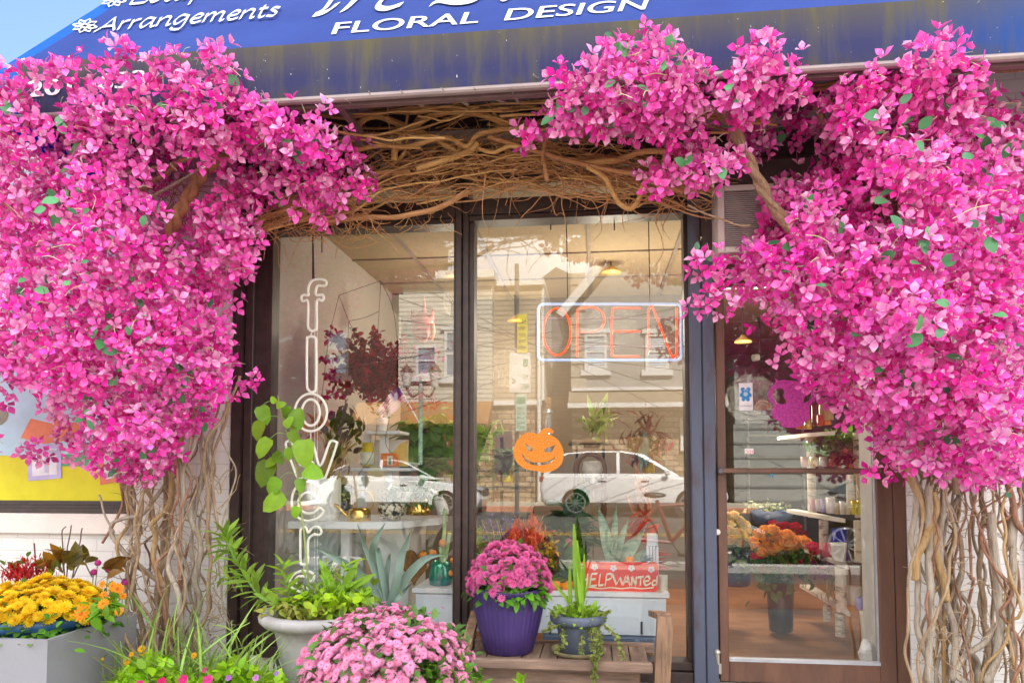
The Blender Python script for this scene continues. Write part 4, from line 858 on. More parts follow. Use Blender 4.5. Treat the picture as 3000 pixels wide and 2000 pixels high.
trails = [[(1690, 1815), (1735, 1830), (1745, 1900), (1740, 1960), (1738, 2010)], [(1695, 1815), (1728, 1835), (1736, 1900), (1745, 1950), (1742, 1990)], [(1690, 1820), (1650, 1850), (1655, 1880), (1628, 1905)], [(1715, 1815), (1765, 1830), (1800, 1850), (1815, 1890), (1830, 1925)], [(1700, 1820), (1705, 1850), (1704, 1890), (1703, 1912)], [(1720, 1815), (1750, 1840), (1760, 1880), (1755, 1930)], [(1680, 1815), (1640, 1830), (1615, 1835), (1592, 1848)], [(1710, 1812), (1745, 1830), (1750, 1870), (1752, 1910)], [(1685, 1812), (1630, 1800), (1612, 1790)], [(1730, 1812), (1770, 1790), (1785, 1785)]]
for tr in trails:
    pts = []
    for i, (u, v) in enumerate(tr): pts.append(base if i == 0 else P(u, v, base.y-(.10 if i == 1 else .16+.01*i)))
    c = wig(crom(pts, 8), .008, 12, len(lp_)); b.tube(c, .0022, 4)
    for q in c[5:]:
        for _ in range(3): lp_.append(q); ld_.append((r.uniform(-1, 1), r.uniform(-1, .3), r.uniform(-.8, .5)))
b.build('trailing_stem', C(.30, .26, .08, .7), tp)
foliage('leaves', tp, np.array(lp_), np.array(ld_), .020, (.28, .34, .08), OVAL, seed=9)
p_, d_ = shell(base, .11, .10, .05, 260, -.1, 10, .25); foliage('leaves', tp, p_, d_, .032, (.30, .50, .04), OVAL, seed=10)
# ------------------------------------------------------------ big foreground chrysanthemum
yc = -1.28; c0 = P(1135, 2010, yc); k = S(1135, yc); fm = thing('chrysanthemum', 'large pink daisy chrysanthemum mound in front at the bottom of the picture', 'plant', (c0.x, yc, 0))
rx = 238/k; rz = (2010-1806)/k
MUMD = mum_t(14, 12, .12, .15, 2); MUMD = (MUMD[0]+[(.24*math.cos(a), .17, .24*math.sin(a)) for a in np.linspace(0, 2*math.pi, 9)[:-1]]+[(0, .26, 0)], MUMD[1]+[(len(MUMD[0])+i, len(MUMD[0])+(i+1) % 8, len(MUMD[0])+8) for i in range(8)], [(1, 1, 1)]*len(MUMD[0])+[(.95, .42, .48)]*9)
p_, d_ = shell(c0, rx*.90, rx*.72, rz*.90, 1500, -.5, 12, .05); foliage('leaves', fm, p_, d_, .045, (.12, .26, .05), seed=12)
dome('m', 'flowers', c0, rx, rx*.82, rz, 2900, .0158, (.90, .36, .58), fm, MUMD, -.5, .14, 13, bump=.05, keep=lambda p: not (p[0] > c0.x+.17 and p[2] < c0.z+.04 and noise.noise(Vector(p)*7) > -.25) and noise.noise(Vector(p)*9+Vector((4, 0, 0))) < .45)
p_, d_ = shell(c0+Vector((.24, -.05, -.06)), .14, .16, .16, 500, -.5, 14, .12); foliage('leaves', fm, p_, d_, .04, (.17, .40, .03), seed=14)
b = MB()
for (u, v) in ((893, 1908), (925, 1872), (915, 1885), (955, 1858), (880, 1935), (985, 1845)): b.tube([P(970, 1930, yc), P(u, v, yc)], .0022, 4)
b.build('stem', M_stemg, fm)
pp = np.array([P(u, v, yc) for (u, v) in ((893, 1908), (925, 1872), (915, 1885), (955, 1858), (880, 1935), (1745/2.352*0+1372, 1962), (900, 1922))]); scatter('flowers', MUMD[0], MUMD[1], pp, np.array([(-.3, -.8, .4)]*len(pp)), np.random.default_rng(1).normal(0, 1, (len(pp), 3)), np.full(len(pp), .022), jit((.82, .24, .46), len(pp), .1), M_petal, fm, tcol=MUMD[2])
fp = pot('flower_pot', 'dark plastic pot hidden under the large pink mound', Vector((c0.x, yc, 0)), [(.15, 0), (.155, .01), (.20, .20), (.21, .21), (.21, .235)], C(.04, .05, .04, .5))
b = MB()
for i in range(14): a = i*.449; b.tube([Vector((c0.x, yc, .2)), Vector((c0.x+.25*math.cos(a), yc+.2*math.sin(a), c0.z+.02))], .006, 5)
b.build('stem', M_stemg, fm)
# ------------------------------------------------------------ urn planter
yu = -.56; cu_ = P(948, 1790, yu); k = S(948, yu); ru = 178/k; zr = cu_.z
M_urn = mat('grey_resin_urn', (.42, .405, .40), .6, c2=(.30, .28, .265), lo=.3, hi=.55, scale=6, bump=.1, bscale=60)
M_urnrim = M_urn
co = Vector((cu_.x, yu, 0))
ur = thing('urn_planter', 'wide grey urn planter with a rolled rim under the left window', 'planter', co)
h = zr+.012
b = MB(); b.lathe(co, [(.19, 0), (.20, .03), (.15, .06), (.13, .10), (ru*.55, .16), (ru*.66, h*.55), (ru*.74, h-.12), (ru*.78, h-.075), (ru*.82, h-.06)], 48); b.build('body', M_urn, ur, smooth=True)
b = MB(); b.lathe(co, [(ru*.80, h-.062), (ru*.93, h-.062), (ru*1.0, h-.040), (ru*1.01, h-.018), (ru*.97, h-.002), (ru*.88, h), (ru*.80, h-.012), (ru*.78, h-.05)], 48); b.build('rim', M_urn, ur, smooth=True)
b = MB(); b.lathe(co, [(ru*.785, h-.045), (ru*.4, h-.01), (.001, h-.005)], 30); b.build('soil', mat('mossy_soil', (.24, .19, .06), .95, var=.5, scale=25, bump=.5), ur)
up_ = thing('urn_plants', 'bright green leafy plants and moss growing in the wide grey urn', 'plant', co+Vector((0, 0, h)))
r = random.Random(3); rn = np.random.default_rng(21)
n = 520; a = rn.random(n)*6.283; q = np.sqrt(rn.random(n))*ru*.74; pos = np.stack([co.x+q*np.cos(a), yu+q*np.sin(a), np.full(n, h+.005)+rn.random(n)*.03], 1)
foliage('moss', up_, pos, rn.normal(0, 1, (n, 3))+np.array((0, 0, .6)), .028, (.34, .34, .06), seed=22, cj=.4)
def clump(u, v, su, sv, n, size, col, T, seed, y=yu, dr=(0, -.2, .5), part='leaves', par=None, sy=.06, spread=.7):
    r = np.random.default_rng(seed); c = P(u, v, y); kk = S(u, y); pos = np.array(c)[None, :]+r.normal(0, 1, (n, 3))*np.array((su/kk, sy, sv/kk))[None, :]
    return foliage(part, par or up_, pos, r.normal(0, spread, (n, 3))+np.array(dr)[None, :], size, col, T, seed=seed)
clump(900, 1775, 40, 28, 150, .050, (.34, .56, .02), OVAL, 31, yu-.05); clump(985, 1780, 40, 20, 110, .05, (.40, .62, .02), OVAL, 32, yu-.10); clump(955, 1735, 45, 35, 170, .055, (.26, .46, .03), LONG, 33, yu, spread=.5); clump(1040, 1755, 30, 22, 80, .05, (.30, .50, .04), OVAL, 34, yu)
clump(860, 1790, 40, 16, 120, .045, (.36, .38, .07), OVAL, 35, yu-.1)
def sprig(par, pts, y0, y1, nleaf, size, col, T, seed, sr=.004, part='stem'):
    """a leafy stem through photo points"""
    r = np.random.default_rng(seed); c = [P(u, v, y0+(y1-y0)*i/(len(pts)-1)) for i, (u, v) in enumerate(pts)]; c = wig(crom(c, 8), .006, 8, seed)
    MB().tube(c, [sr*(1-.6*i/(len(c)-1)) for i in range(len(c))], 5).build(part, M_stemg, par)
    pos, dr = [], []
    for i in range(nleaf):
        t = .12+.88*i/nleaf; f = t*(len(c)-1); j = min(int(f), len(c)-2); p = c[j].lerp(c[j+1], f-j); T_ = (c[j+1]-c[j]).normalized(); a = i*2.4
        s = T_.orthogonal().normalized(); s2 = T_.cross(s); pos.append(p); dr.append(T_*.55+(s*math.cos(a)+s2*math.sin(a))*.9)
    foliage('leaves', par, np.array(pos), np.array(dr), size, col, T, seed=seed)
sprig(up_, [(850, 1770), (842, 1720), (832, 1680), (830, 1650)], yu, yu-.03, 22, .085, (.30, .52, .03), LONG, 41)
sprig(up_, [(915, 1770), (930, 1720), (950, 1690), (955, 1640)], yu, yu-.02, 12, .06, (.30, .48, .03), LONG, 42)
sprig(up_, [(1000, 1770), (1005, 1700), (1012, 1650)], yu, yu, 14, .10, (.34, .58, .03), LONG, 43)
for i, (u0, v0, u1, v1) in enumerate(((1000, 1740, 1045, 1640), (1005, 1735, 1095, 1678), (940, 1760, 1040, 1700), (990, 1750, 935, 1640), (860, 1780, 740, 1735), (835, 1785, 770, 1720), (1040, 1760, 1085, 1735))):
    a = P(u0, v0, yu); e = P(u1, v1, yu-.04); L_ = (e-a).length
    scatter('blade', LONG[0], LONG[1], [a], [e-a], [(0, -1, .4)], np.array([[.2, L_, L_*.6]]), jit((.27, .50, .03), 1, .2), M_leaf, up_)
# climbing vine on a cane in the urn
vp = thing('climbing_vine', 'tall climbing vine with broad heart shaped leaves in front of the neon lettering', 'plant', co+Vector((-.05, .1, h)))
pts = [(905, 1720), (895, 1600), (885, 1500), (872, 1400), (850, 1300), (832, 1240), (818, 1190), (815, 1160)]
c = wig(crom([P(u, v, yu+.16) for u, v in pts], 8), .008, 5, 3); MB().tube(c, [.0065-.004*i/len(c) for i in range(len(c))], 6).build('stem', C(.30, .36, .10, .6), vp)
LV = [(772, 1215, 62, -70), (755, 1260, 62, -110), (770, 1310, 70, -120), (775, 1385, 85, -105), (850, 1215, 45, -20), (870, 1225, 66, -70), (862, 1280, 50, -60), (890, 1325, 90, -80), (915, 1382, 70, -15), (800, 1425, 62, -125), (800, 1470, 80, -145), (845, 1235, 40, 60), (822, 1185, 34, 20), (800, 1170, 26, 120), (838, 1200, 34, 40), (845, 1330, 42, -100), (815, 1340, 45, -60), (880, 1420, 46, -80), (790, 1355, 40, -150), (865, 1500, 40, -100), (870, 1250, 40, 30)]
pos, dr, sc = [], [], []; b = MB(); r = random.Random(8)
for (u, v, s, an) in LV:
    y = yu+.16+r.uniform(-.10, .02); kk = S(u, y); dv = Vector((math.cos(R_(an)), r.uniform(-.5, -.1), math.sin(R_(an)))); L_ = s/kk*.92; ctr = P(u, v, y); a = ctr-dv.normalized()*L_*.5
    pos.append(a); dr.append(dv); sc.append(L_); j = min(range(len(c)), key=lambda i: (c[i]-a).length); b.tube(crom([c[j], (c[j]+a)/2+Vector((0, -.01, .02)), a], 4), .0018, 4)
b.build('leaf_stalk', M_stemg, vp)
scatter('leaves', HEART[0], HEART[1], pos, dr, [(.2*r.uniform(-1, 1), -1, .35) for _ in pos], sc, jit((.21, .40, .02), len(pos), .4), M_leaf, vp, smooth=True)
# ------------------------------------------------------------ blue-grey sword plant behind the mound
sw = P(1140, 1800, -.36); yk = -.36
ag = thing('sword_plant', 'blue green sword leaved plant between the urn and the mullion', 'plant', (sw.x, yk, 0))
pt = pot('flower_pot', 'small dark nursery pot holding the sword leaved plant', Vector((sw.x, yk, 0)), [(.09, 0), (.12, .2), (.125, .205), (.125, .22)], C(.05, .05, .055, .6))
for i, (pts, wd) in enumerate((([(1136, 1790), (1110, 1735), (1010, 1650), (925, 1602)], 15), ([(1140, 1790), (1105, 1690), (1070, 1600), (1048, 1535)], 8), ([(1142, 1785), (1102, 1650), (1098, 1590), (1130, 1530)], 13), ([(1140, 1785), (1120, 1680), (1108, 1610), (1105, 1620)], 9), ([(1140, 1785), (1165, 1690), (1180, 1620), (1206, 1552)], 12), ([(1142, 1788), (1170, 1720), (1240, 1640), (1305, 1622)], 13), ([(1140, 1785), (1132, 1700), (1140, 1640), (1145, 1620)], 8), ([(1144, 1790), (1160, 1760), (1185, 1730), (1215, 1700)], 6))):
    r = random.Random(i); cc = crom([P(u, v, yk+r.uniform(-.08, .06)*j/3) for j, (u, v) in enumerate(pts)], 8); vs = []; n = len(cc); kk = S(1140, yk)
    for j, p in enumerate(cc):
        t = (cc[min(j+1, n-1)]-cc[max(j-1, 0)]).normalized(); sd_ = t.cross(Vector((0, -1, 0))).normalized(); wv = wd/kk*(.75+.4*math.sin(math.pi*j/n))*(1-(j/(n-1))**3)+.0006
        vs += [p-sd_*wv+Vector((0, -.006, 0)), p+Vector((0, .004, 0)), p+sd_*wv+Vector((0, -.006, 0))]
    b = MB(); b.add(vs, [f for j in range(n-1) for f in ((3*j, 3*j+1, 3*j+4, 3*j+3), (3*j+1, 3*j+2, 3*j+5, 3*j+4))]); b.build('blade', mat('glaucous_leaf', (.19, .27, .22), .5, var=.2, scale=12, stretch=(1, 1, .2), trans=.15) if i == 0 else bpy.data.materials['glaucous_leaf'], ag, smooth=True)
# ------------------------------------------------------------ grey box planter, left, with blue tub and flowers
cA = P(140, 1871, -1.06); yA0, yA1 = -1.06, -.42; xA_ = cA.x; zA = cA.z-.005; wA = .66
pl = thing('box_planter', 'square matt grey box planter at the bottom left', 'planter', (xA_-wA/2, -.74, 0))
b = MB(); t_ = .022
b.box((xA_-t_, yA0, 0), (xA_, yA1, zA)); b.box((xA_-wA, yA0, 0), (xA_-wA+t_, yA1, zA)); b.box((xA_-wA+t_, yA0, 0), (xA_-t_, yA0+t_, zA)); b.box((xA_-wA+t_, yA1-t_, 0), (xA_-t_, yA1, zA)); b.box((xA_-wA+t_, yA0+t_, 0), (xA_-t_, yA1-t_, .05))
b.build('box', mat('matt_grey_fibre', (.30, .30, .325), .7, c2=(.235, .23, .235), lo=.25, hi=.5, scale=3, bump=.06, bscale=80), pl)
ct = Vector((xA_-wA/2+.02, -.74, .06))
tb = pot('flower_tub', 'round blue ribbed tub set inside the grey box planter', ct, [(.20, 0), (.21, .01), (.255, zA-.06), (.262, zA-.055), (.287, zA-.05), (.290, zA-.012), (.283, zA-.005)], C(.03, .10, .24, .4), 96, .008, 48)
ym = thing('chrysanthemum', 'yellow chrysanthemum mound in the blue tub of the grey planter', 'plant', ct+Vector((0, 0, zA)))
MY = mum_t(14, 11, .35, .17, 3)
yy = ct+Vector((0, 0, zA-.06)); zc = yy.z
p_, d_ = shell(yy+Vector((0, 0, .02)), .27, .25, .13, 900, -.5, 51, .1); foliage('leaves', ym, p_, d_, .042, (.11, .28, .03), OVAL, seed=51)
dome('y', 'flowers', yy+Vector((.02, -.0, .04)), .29, .27, .165, 340, .028, (.90, .66, .02), ym, MY, .08, .14, 53, tc=[(1, .92, 1) if i % 6 > 1 else (.9, .6, .5) for i in range(len(MY[0]))])
p_, d_ = shell(yy+Vector((.03, -.2, -.02)), .2, .08, .08, 220, -.8, 54, .2); foliage('leaves', ym, p_, d_+np.array((0, -.5, 0)), .045, (.15, .36, .03), OVAL, seed=54)
DA = mum_t(12, 8, .05, .19, 2); DAISY = (DA[0]+[(.28*math.cos(a), .16, .28*math.sin(a)) for a in np.linspace(0, 2*math.pi, 9)[:-1]]+[(0, .25, 0)], DA[1]+[(len(DA[0])+i, len(DA[0])+(i+1) % 8, len(DA[0])+8) for i in range(8)], [(1, 1, 1)]*len(DA[0])+[(.75, .45, .3)]*9)
og = thing('orange_daisies', 'orange daisy flowers at the right side of the yellow mound', 'flowers', ct+Vector((.2, -.15, zA)))
OD = [(238, 1797, 60), (303, 1768, 42), (345, 1725, 50), (348, 1790, 34), (305, 1740, 30), (330, 1715, 36), (70, 1768, 34), (95, 1765, 30), (20, 1757, 34), (300, 1710, 30), (360, 1745, 30)]
yd = -.95; pos = np.array([P(u, v, yd+(.15 if u < 200 else .0)+(.12 if v < 1760 else 0)) for u, v, s in OD]); n = len(pos)
each('flower', DAISY, pos, np.array([(.25, -1, .45)]*n)+rng.normal(0, .2, (n, 3)), [.4*s/S(u, yd) for u, v, s in OD], jit((.85, .30, .01), n, .1), M_petal, og)
b = MB()
for p in pos: q = Vector(p); b.tube(crom([q+Vector((0, .01, 0)), q+Vector((-.02, .08, -.03)), q+Vector((-.06, .16, -.10))], 4), .003, 5)
b.build('stem', M_stemg, og)
def clp(par, u, v, y, su, sv, n, size, col, T, seed, dr=(0, -.2, .5), spread=.7, part='leaves'): return clump(u, v, su, sv, n, size, col, T, seed, y, dr, part, par, .05, spread)
clp(og, 310, 1790, -.92, 22, 16, 40, .07, (.22, .46, .03), LEAF, 61)
ce = thing('celosia', 'dark red feathery celosia behind the yellow mound', 'plant', (P(70, 1690, -.55).x, -.55, zA))
clp(ce, 65, 1685, -.6, 36, 14, 330, .035, (.45, .008, .01), LONG, 62, (0, -.1, 1.2), .45, 'plumes'); clp(ce, 100, 1668, -.58, 12, 16, 140, .03, (.50, .008, .01), LONG, 63, (0, 0, 1.4), .35, 'plumes'); clp(ce, 40, 1660, -.55, 10, 8, 16, .06, (.16, .32, .05), LEAF, 64)
b = MB(); 
for (u, v) in ((45, 1650), (100, 1590), (70, 1660)): b.tube([P(u+10, 1740, -.55), P(u, v, -.55)], .004, 5)
b.build('stem', C(.12, .03, .03, .7), ce)
cr_ = thing('croton', 'croton with yellow veined dark leaves and bare twigs behind the mound', 'plant', (P(200, 1690, -.5).x, -.5, zA))
clp(cr_, 165, 1655, -.52, 16, 10, 12, .10, (.40, .20, .02), LEAF, 65, (0, -.6, .8), .4); clp(cr_, 205, 1655, -.5, 18, 10, 14, .11, (.20, .16, .02), LEAF, 66, (.4, -.3, 1), .4); clp(cr_, 320, 1670, -.5, 16, 10, 10, .12, (.30, .16, .03), LEAF, 67, (.8, -.2, .6), .3); clp(cr_, 140, 1648, -.48, 12, 6, 10, .07, (.26, .45, .05), LEAF, 68)
b = MB()
for pts in ([(190, 1700), (183, 1600), (182, 1555), (193, 1540)], [(195, 1700), (198, 1600), (210, 1535)], [(210, 1700), (232, 1600), (242, 1545)], [(215, 1690), (235, 1640), (240, 1595)], [(270, 1690), (250, 1650), (262, 1625)]): b.tube(wig(crom([P(u, v, -.5) for u, v in pts], 6), .008, 12, pts[0][0]), .0035, 5)
b.build('twig', C(.16, .11, .09, .8), cr_)
gl = thing('globe_amaranth', 'purple button flowers at the back edge of the grey planter', 'flowers', (P(300, 1680, -.5).x, -.5, zA))
for (u, v) in ((287, 1648), (318, 1668), (365, 1705), (275, 1675)): c = P(u, v, -.5); b = MB(); b.lathe_s(c, .017, 10, 7, (1, 1, 1)); b.build('flower', C(.42, .02, .20, .7, bump=.8, scale=60), gl); MB().tube([c, c+Vector((-.03, .02, -.16))], .0025, 5).build('stem', M_stemg, gl)
# ------------------------------------------------------------ weeds and petunias along the base of the wall
gs = thing('tall_grass', 'long light green grass blades at the foot of the left vines', 'grass plant', (P(560, 1950, -.75).x, -.75, 0))
r = random.Random(15); pos, dr, sc, cl = [], [], [], []
explicit = [((520, 1900), (470, 1790)), ((455, 1850), (365, 1745)), ((440, 1900), (432, 1760)), ((560, 1930), (515, 1700)), ((540, 1950), (630, 1820)), ((560, 1960), (650, 1830)), ((590, 1990), (620, 1840)), ((620, 1830), (760, 1870)), ((500, 1960), (430, 1840)), ((650, 1960), (700, 1800)), ((680, 1960), (800, 1760)), ((700, 1990), (770, 1850)), ((450, 1990), (380, 1880)), ((600, 1830), (560, 1960)), ((740, 1850), (660, 1940)), ((470, 1980), (540, 1780)), ((520, 2000), (700, 1890)), ((610, 2000), (655, 1880)), ((560, 2010), (500, 1890))]
for (a, e) in explicit:
    y = -.75+r.uniform(-.2, .2); A = P(*a, y); E = P(*e, y+r.uniform(-.1, .1)); pos.append(A); dr.append(E-A+Vector((0, 0, (E-A).length*.2))); sc.append((E-A).length*1.05)
for i in range(115):
    u = r.uniform(370, 800); y = -.75+r.uniform(-.25, .3); A = P(u, 2010+r.uniform(-20, 60), y); L_ = r.uniform(.10, .40)*(1 if u < 720 else .6); pos.append(A); dr.append(Vector((r.uniform(-.6, .6), r.uniform(-.4, .3), 1))); sc.append(L_)
n = len(pos); scatter('blades', BLADE[0], BLADE[1], pos, dr, [(r.uniform(-1, 1), r.uniform(-1, 1), .3) for _ in pos], np.array([(min(s, .30)*.75, s, s) for s in sc]), jit((.38, .58, .12), n, .3), M_leaf, gs)
pe = thing('petunia_bed', 'low bright green petunia bed with pink blooms along the bottom edge', 'plants', (P(540, 2000, -.85).x, -.85, 0))
rn = np.random.default_rng(71); n = 900; us = rn.uniform(330, 830, n); vs_ = 1965+rn.random(n)*70+25*np.sin(us/40)-18*np.exp(-((us-470)/60)**2); ys_ = -.85+rn.uniform(-.15, .2, n)
foliage('leaves', pe, np.array([P(u, v, y) for u, v, y in zip(us, vs_, ys_)]), rn.normal(0, .7, (n, 3))+np.array((0, -.3, .7)), .05, (.34, .60, .02), OVAL, seed=72, cj=.35)
n = 260; us = rn.uniform(300, 700, n); foliage('leaves', pe, np.array([P(u, 1925+rn.random()*70, -.78+rn.uniform(-.1, .15)) for u in us]), rn.normal(0, .7, (n, 3))+np.array((0, -.3, .8)), .04, (.24, .44, .05), LONG, seed=73, cj=.35)
PT = mum_t(5, 5, .35, .5, 1); FL = [(538, 1990, 22, (.72, .02, .22)), (610, 1992, 24, (.72, .02, .24)), (475, 1998, 22, (.70, .01, .16)), (670, 1985, 14, (.45, .15, .6)), (750, 1985, 16, (.62, .25, .62)), (612, 1990, 20, (.72, .05, .3)), (410, 2005, 20, (.72, .02, .22)), (810, 1972, 12, (.4, .2, .6)), (600, 1962, 12, (.5, .05, .2))]
each('flower', PT, [P(u, v, -1.02) for u, v, s, c in FL], [(0, -1, .6)]*len(FL), [s/2/S(u, -1.02)*1.3 for u, v, s, c in FL], [c for u, v, s, c in FL], M_petal, pe)
YF = [(415, 1900, 22), (425, 1920, 26), (372, 1935, 24), (568, 1919, 18), (385, 1915, 14), (300, 1930, 10)]
mg = thing('yellow_daisies', 'small yellow daisy flowers on thin stalks beside the grey planter', 'flowers', (P(400, 1950, -.7).x, -.7, 0))
each('flower', DAISY, [P(u, v, -.78) for u, v, s in YF], [(.1, -.8, .5)]*len(YF), [s/2/S(u, -.78)*1.1 for u, v, s in YF], jit((.85, .45, .01), len(YF), .1), M_petal, mg)
b = MB()
for u, v, s in YF: b.tube(crom([P(u, v+2, -.77), P(u+6, v+50, -.76), P(u+rnd.uniform(-20, 60), 2020, -.75)], 5), .002, 4)
for pts in ([(350, 1990), (310, 1950), (268, 1920)], [(360, 1990), (330, 1955), (300, 1945)], [(380, 1990), (350, 1920), (345, 1890)]): b.tube(wig(crom([P(u, v, -.8) for u, v in pts], 6), .006, 15, pts[0][1]), .0022, 4)
b.build('stem', C(.25, .24, .08, .7), mg)
wd = thing('willowy_weed', 'tall arching weed with narrow green leaves left of the urn', 'plant', (P(760, 1850, -.5).x, -.5, 0))
sprig(wd, [(840, 1800), (760, 1740), (720, 1690), (690, 1640), (665, 1590), (655, 1560)], -.55, -.5, 64, .11, (.30, .50, .06), LONG, 81, .006)
sprig(wd, [(720, 1690), (680, 1700), (640, 1685)], -.5, -.45, 12, .09, (.28, .46, .06), LONG, 82); sprig(wd, [(690, 1640), (660, 1615), (632, 1605)], -.5, -.45, 12, .08, (.32, .52, .06), LONG, 83)
b = MB(); b.tube(crom([P(840, 1800, -.55), P(850, 1850, -.52), P(862, 1990, -.35)], 6), .006, 6); b.build('stem', M_stemg, wd)
sg_ = thing('spiky_weed', 'thin dark spiky weed between the urn and the petunia bed', 'plant', (P(800, 1990, -.4).x, -.4, 0))
for i, pts in enumerate(([(800, 2010), (802, 1960), (803, 1920), (790, 1940)], [(812, 2010), (815, 1960), (806, 1918), (825, 1962)], [(830, 2010), (838, 1950), (820, 1925)], [(788, 2010), (785, 1950), (790, 1935)])): MB().tube(crom([P(u, v, -.4+.02*i) for u, v in pts], 6), [.005]*(6*(len(pts)-1))+[.001], 5).build('blade', C(.10, .17, .09, .6), sg_)
sb = thing('seedling', 'lone pale green sapling shoot poking up in front of the bench', 'plant', (P(1528, 2000, -.8).x, -.8, 0))
MB().tube([P(1528, 2100, -.8), P(1528, 1985, -.8)], .003, 5).build('stem', M_stemg, sb)
foliage('leaves', sb, np.array([P(1526, 2008, -.8), P(1530, 2000, -.8), P(1528, 2015, -.8), P(1560, 2010, -.8)]), np.array([(-.1, -.1, 1), (.25, -.1, 1), (-.5, -.1, .8), (.8, 0, .5)]), .06, (.32, .60, .03), LEAF, seed=91)
# ------------------------------------------------------------ things behind the glass
M_cer = C(.80, .78, .74, .3, var=.04); M_gold = C(.72, .50, .14, .22, metal=.95, var=.1); M_lwood = mat('light_wood', (.55, .38, .22), .6, var=.2, scale=8, stretch=(1, 6, 6))
M_birch = mat('birch_bark', (.72, .64, .52), .75, scale=14, c2=(.16, .12, .09), stretch=(.5, .5, 1.6), lo=.33, hi=.47, bump=.3)
def inside_pot(name, label, cat, u, v0, w, h, y, m, prof=None, n=28, rib=0, ribn=0, part='body', group=None):
    """a turned vessel: foot at pixel (u,v0), w wide and h high in photo pixels"""
    c = P(u, v0, y); k = S(u, y); prof = prof or [(.36, 0), (.40, .02), (.5, .9), (.5, 1), (.44, 1), (.42, .85)]
    o = thing(name, label, cat, c, group); b = MB(); b.lathe(c, [(r*w/k, z*h/k) for r, z in prof], n, rib=rib, ribn=ribn); b.build(part, m, o, smooth=True); return o, c, k
def plant_in(par, u, v, y, su, sv, n, size, col, T, seed, dr=(0, -.2, .5), spread=.7, part='leaves'): return clump(u, v, su, sv, n, size, col, T, seed, y, dr, part, par, .04, spread)
# round edged white display table, left
y0 = .34; zt = P(1000, 1528, y0).z; xt0, xt1 = P(790, 1530, y0).x, P(1190, 1530, y0).x
tb_ = thing('display_table', 'long white display table with a rounded edge behind the left window', 'table', ((xt0+xt1)/2, .7, zfl))
b = MB(); n = 10; poly = [(xt0, 1.05), (xt0, y0+.05)]+[(xt0+.05, y0)]+[(xt1-.25+.25*math.sin(a), y0+.25-.25*math.cos(a)) for a in np.linspace(0, math.pi/2, n)]+[(xt1+.12, .75), (xt1+.12, 1.05)]
b.prism([(x, y, zt-.045) for x, y in poly], (0, 0, .045)); b.build('table_top', M_white, tb_)
for x, y in ((P(1015, 1600, .55).x, .55), (P(1050, 1600, .85).x, .9), (xt0+.06, .5)): MB().box((x-.03, y-.03, zfl), (x+.03, y+.03, zt-.046), .004).build('leg', M_white, tb_)
cb = thing('cabinet', 'pale blue grey cupboard under the white display table', 'cabinet', (P(900, 1700, .6).x, .8, zfl))
MB().box((P(795, 1700, .6).x, .6, zfl), (P(990, 1700, .6).x, 1.1, zt-.06)).build('carcass', C(.50, .56, .60, .5, var=.05), cb); MB().box((P(1095, 1700, .6).x, .62, zfl), (P(1195, 1700, .6).x, 1.1, zt-.06)).build('door', C(.70, .72, .72, .5, var=.05), cb)
fr = thing('leaning_frame', 'leaning silver and wood framed mirror under the white table', 'mirror', P(985, 1740, .5))
b = MB(); b.prism([P(930, 1745, .48), P(985, 1625, .55), P(1000, 1630, .55), P(945, 1750, .48)], (0, .01, 0)); b.build('glass', C(.75, .80, .86, .1, metal=.8), fr)
b = MB(); b.prism([P(946, 1751, .47), P(1001, 1630, .54), P(1008, 1633, .54), P(960, 1755, .47)], (0, .014, 0)); b.build('frame', M_lwood, fr)
o, c, k = inside_pot('vase', 'large white ribbed pot on the left of the display table', 'vase', 940, 1525, 112, 125, .5, M_cer, [(.36, 0), (.44, .03), (.5, .25), (.5, .95), (.47, 1), (.44, 1), (.42, .9)], 96, .018, 32)
dp = thing('dried_pods', 'tall bunch of dried dark seed pods and wheat in the white ribbed pot', 'dried flowers', P(985, 1400, .5))
b = MB(); r = random.Random(4)
for i in range(26): b.tube(crom([P(950+r.uniform(-12, 12), 1415, .5), P(975+r.uniform(-20, 25), 1350, .5), P(985+r.uniform(-60, 70), 1250+r.uniform(-20, 60), .5+r.uniform(-.05, .05))], 4), .004, 4)
b.build('stem', C(.42, .27, .08, .8), dp)
plant_in(dp, 1010, 1275, .5, 24, 34, 70, .075, (.09, .05, .04), OVAL, 101, (.3, -.2, 1), .4); plant_in(dp, 990, 1360, .5, 14, 30, 40, .07, (.45, .28, .06), LONG, 102, (.3, -.2, 1), .3); plant_in(dp, 925, 1260, .52, 20, 14, 20, .07, (.55, .25, .04), OVAL, 103, (0, -.2, 1), .5, 'petals')
M_dots = mat('speckled_glaze', (.75, .70, .52), .4, scale=38, c2=(.03, .03, .025), lo=.47, hi=.53)
inside_pot('vase', 'black and gold speckled tall vase beside the white ribbed pot', 'vase', 1008, 1495, 48, 76, .62, mat('gold_speckle', (.03, .03, .025), .35, scale=45, c2=(.66, .56, .22), lo=.36, hi=.46), [(.35, 0), (.45, .1), (.5, .6), (.46, 1), (.40, 1)])
o, c, k = inside_pot('watering_can', 'shiny gold watering can with long spout and ring handle', 'watering can', 1052, 1527, 66, 40, .45, M_gold, [(.5, 0), (.52, .05), (.5, .8), (.38, 1), (.0, 1.02)])
b = MB(); b.tube(crom([c+Vector((-.05, 0, .02)), c+Vector((-.10, 0, .05)), c+Vector((-.15, 0, .10)), c+Vector((-.21, 0, .115))], 5), [.012]*14+[.008, .01], 8); b.build('spout', M_gold, o, smooth=True)
b = MB(); b.tube([c+Vector((.02+.075*math.cos(a), 0, .13+.075*math.sin(a))) for a in np.linspace(-2.1, 3.6, 28)], .0045, 6); b.build('handle', M_gold, o, smooth=True)
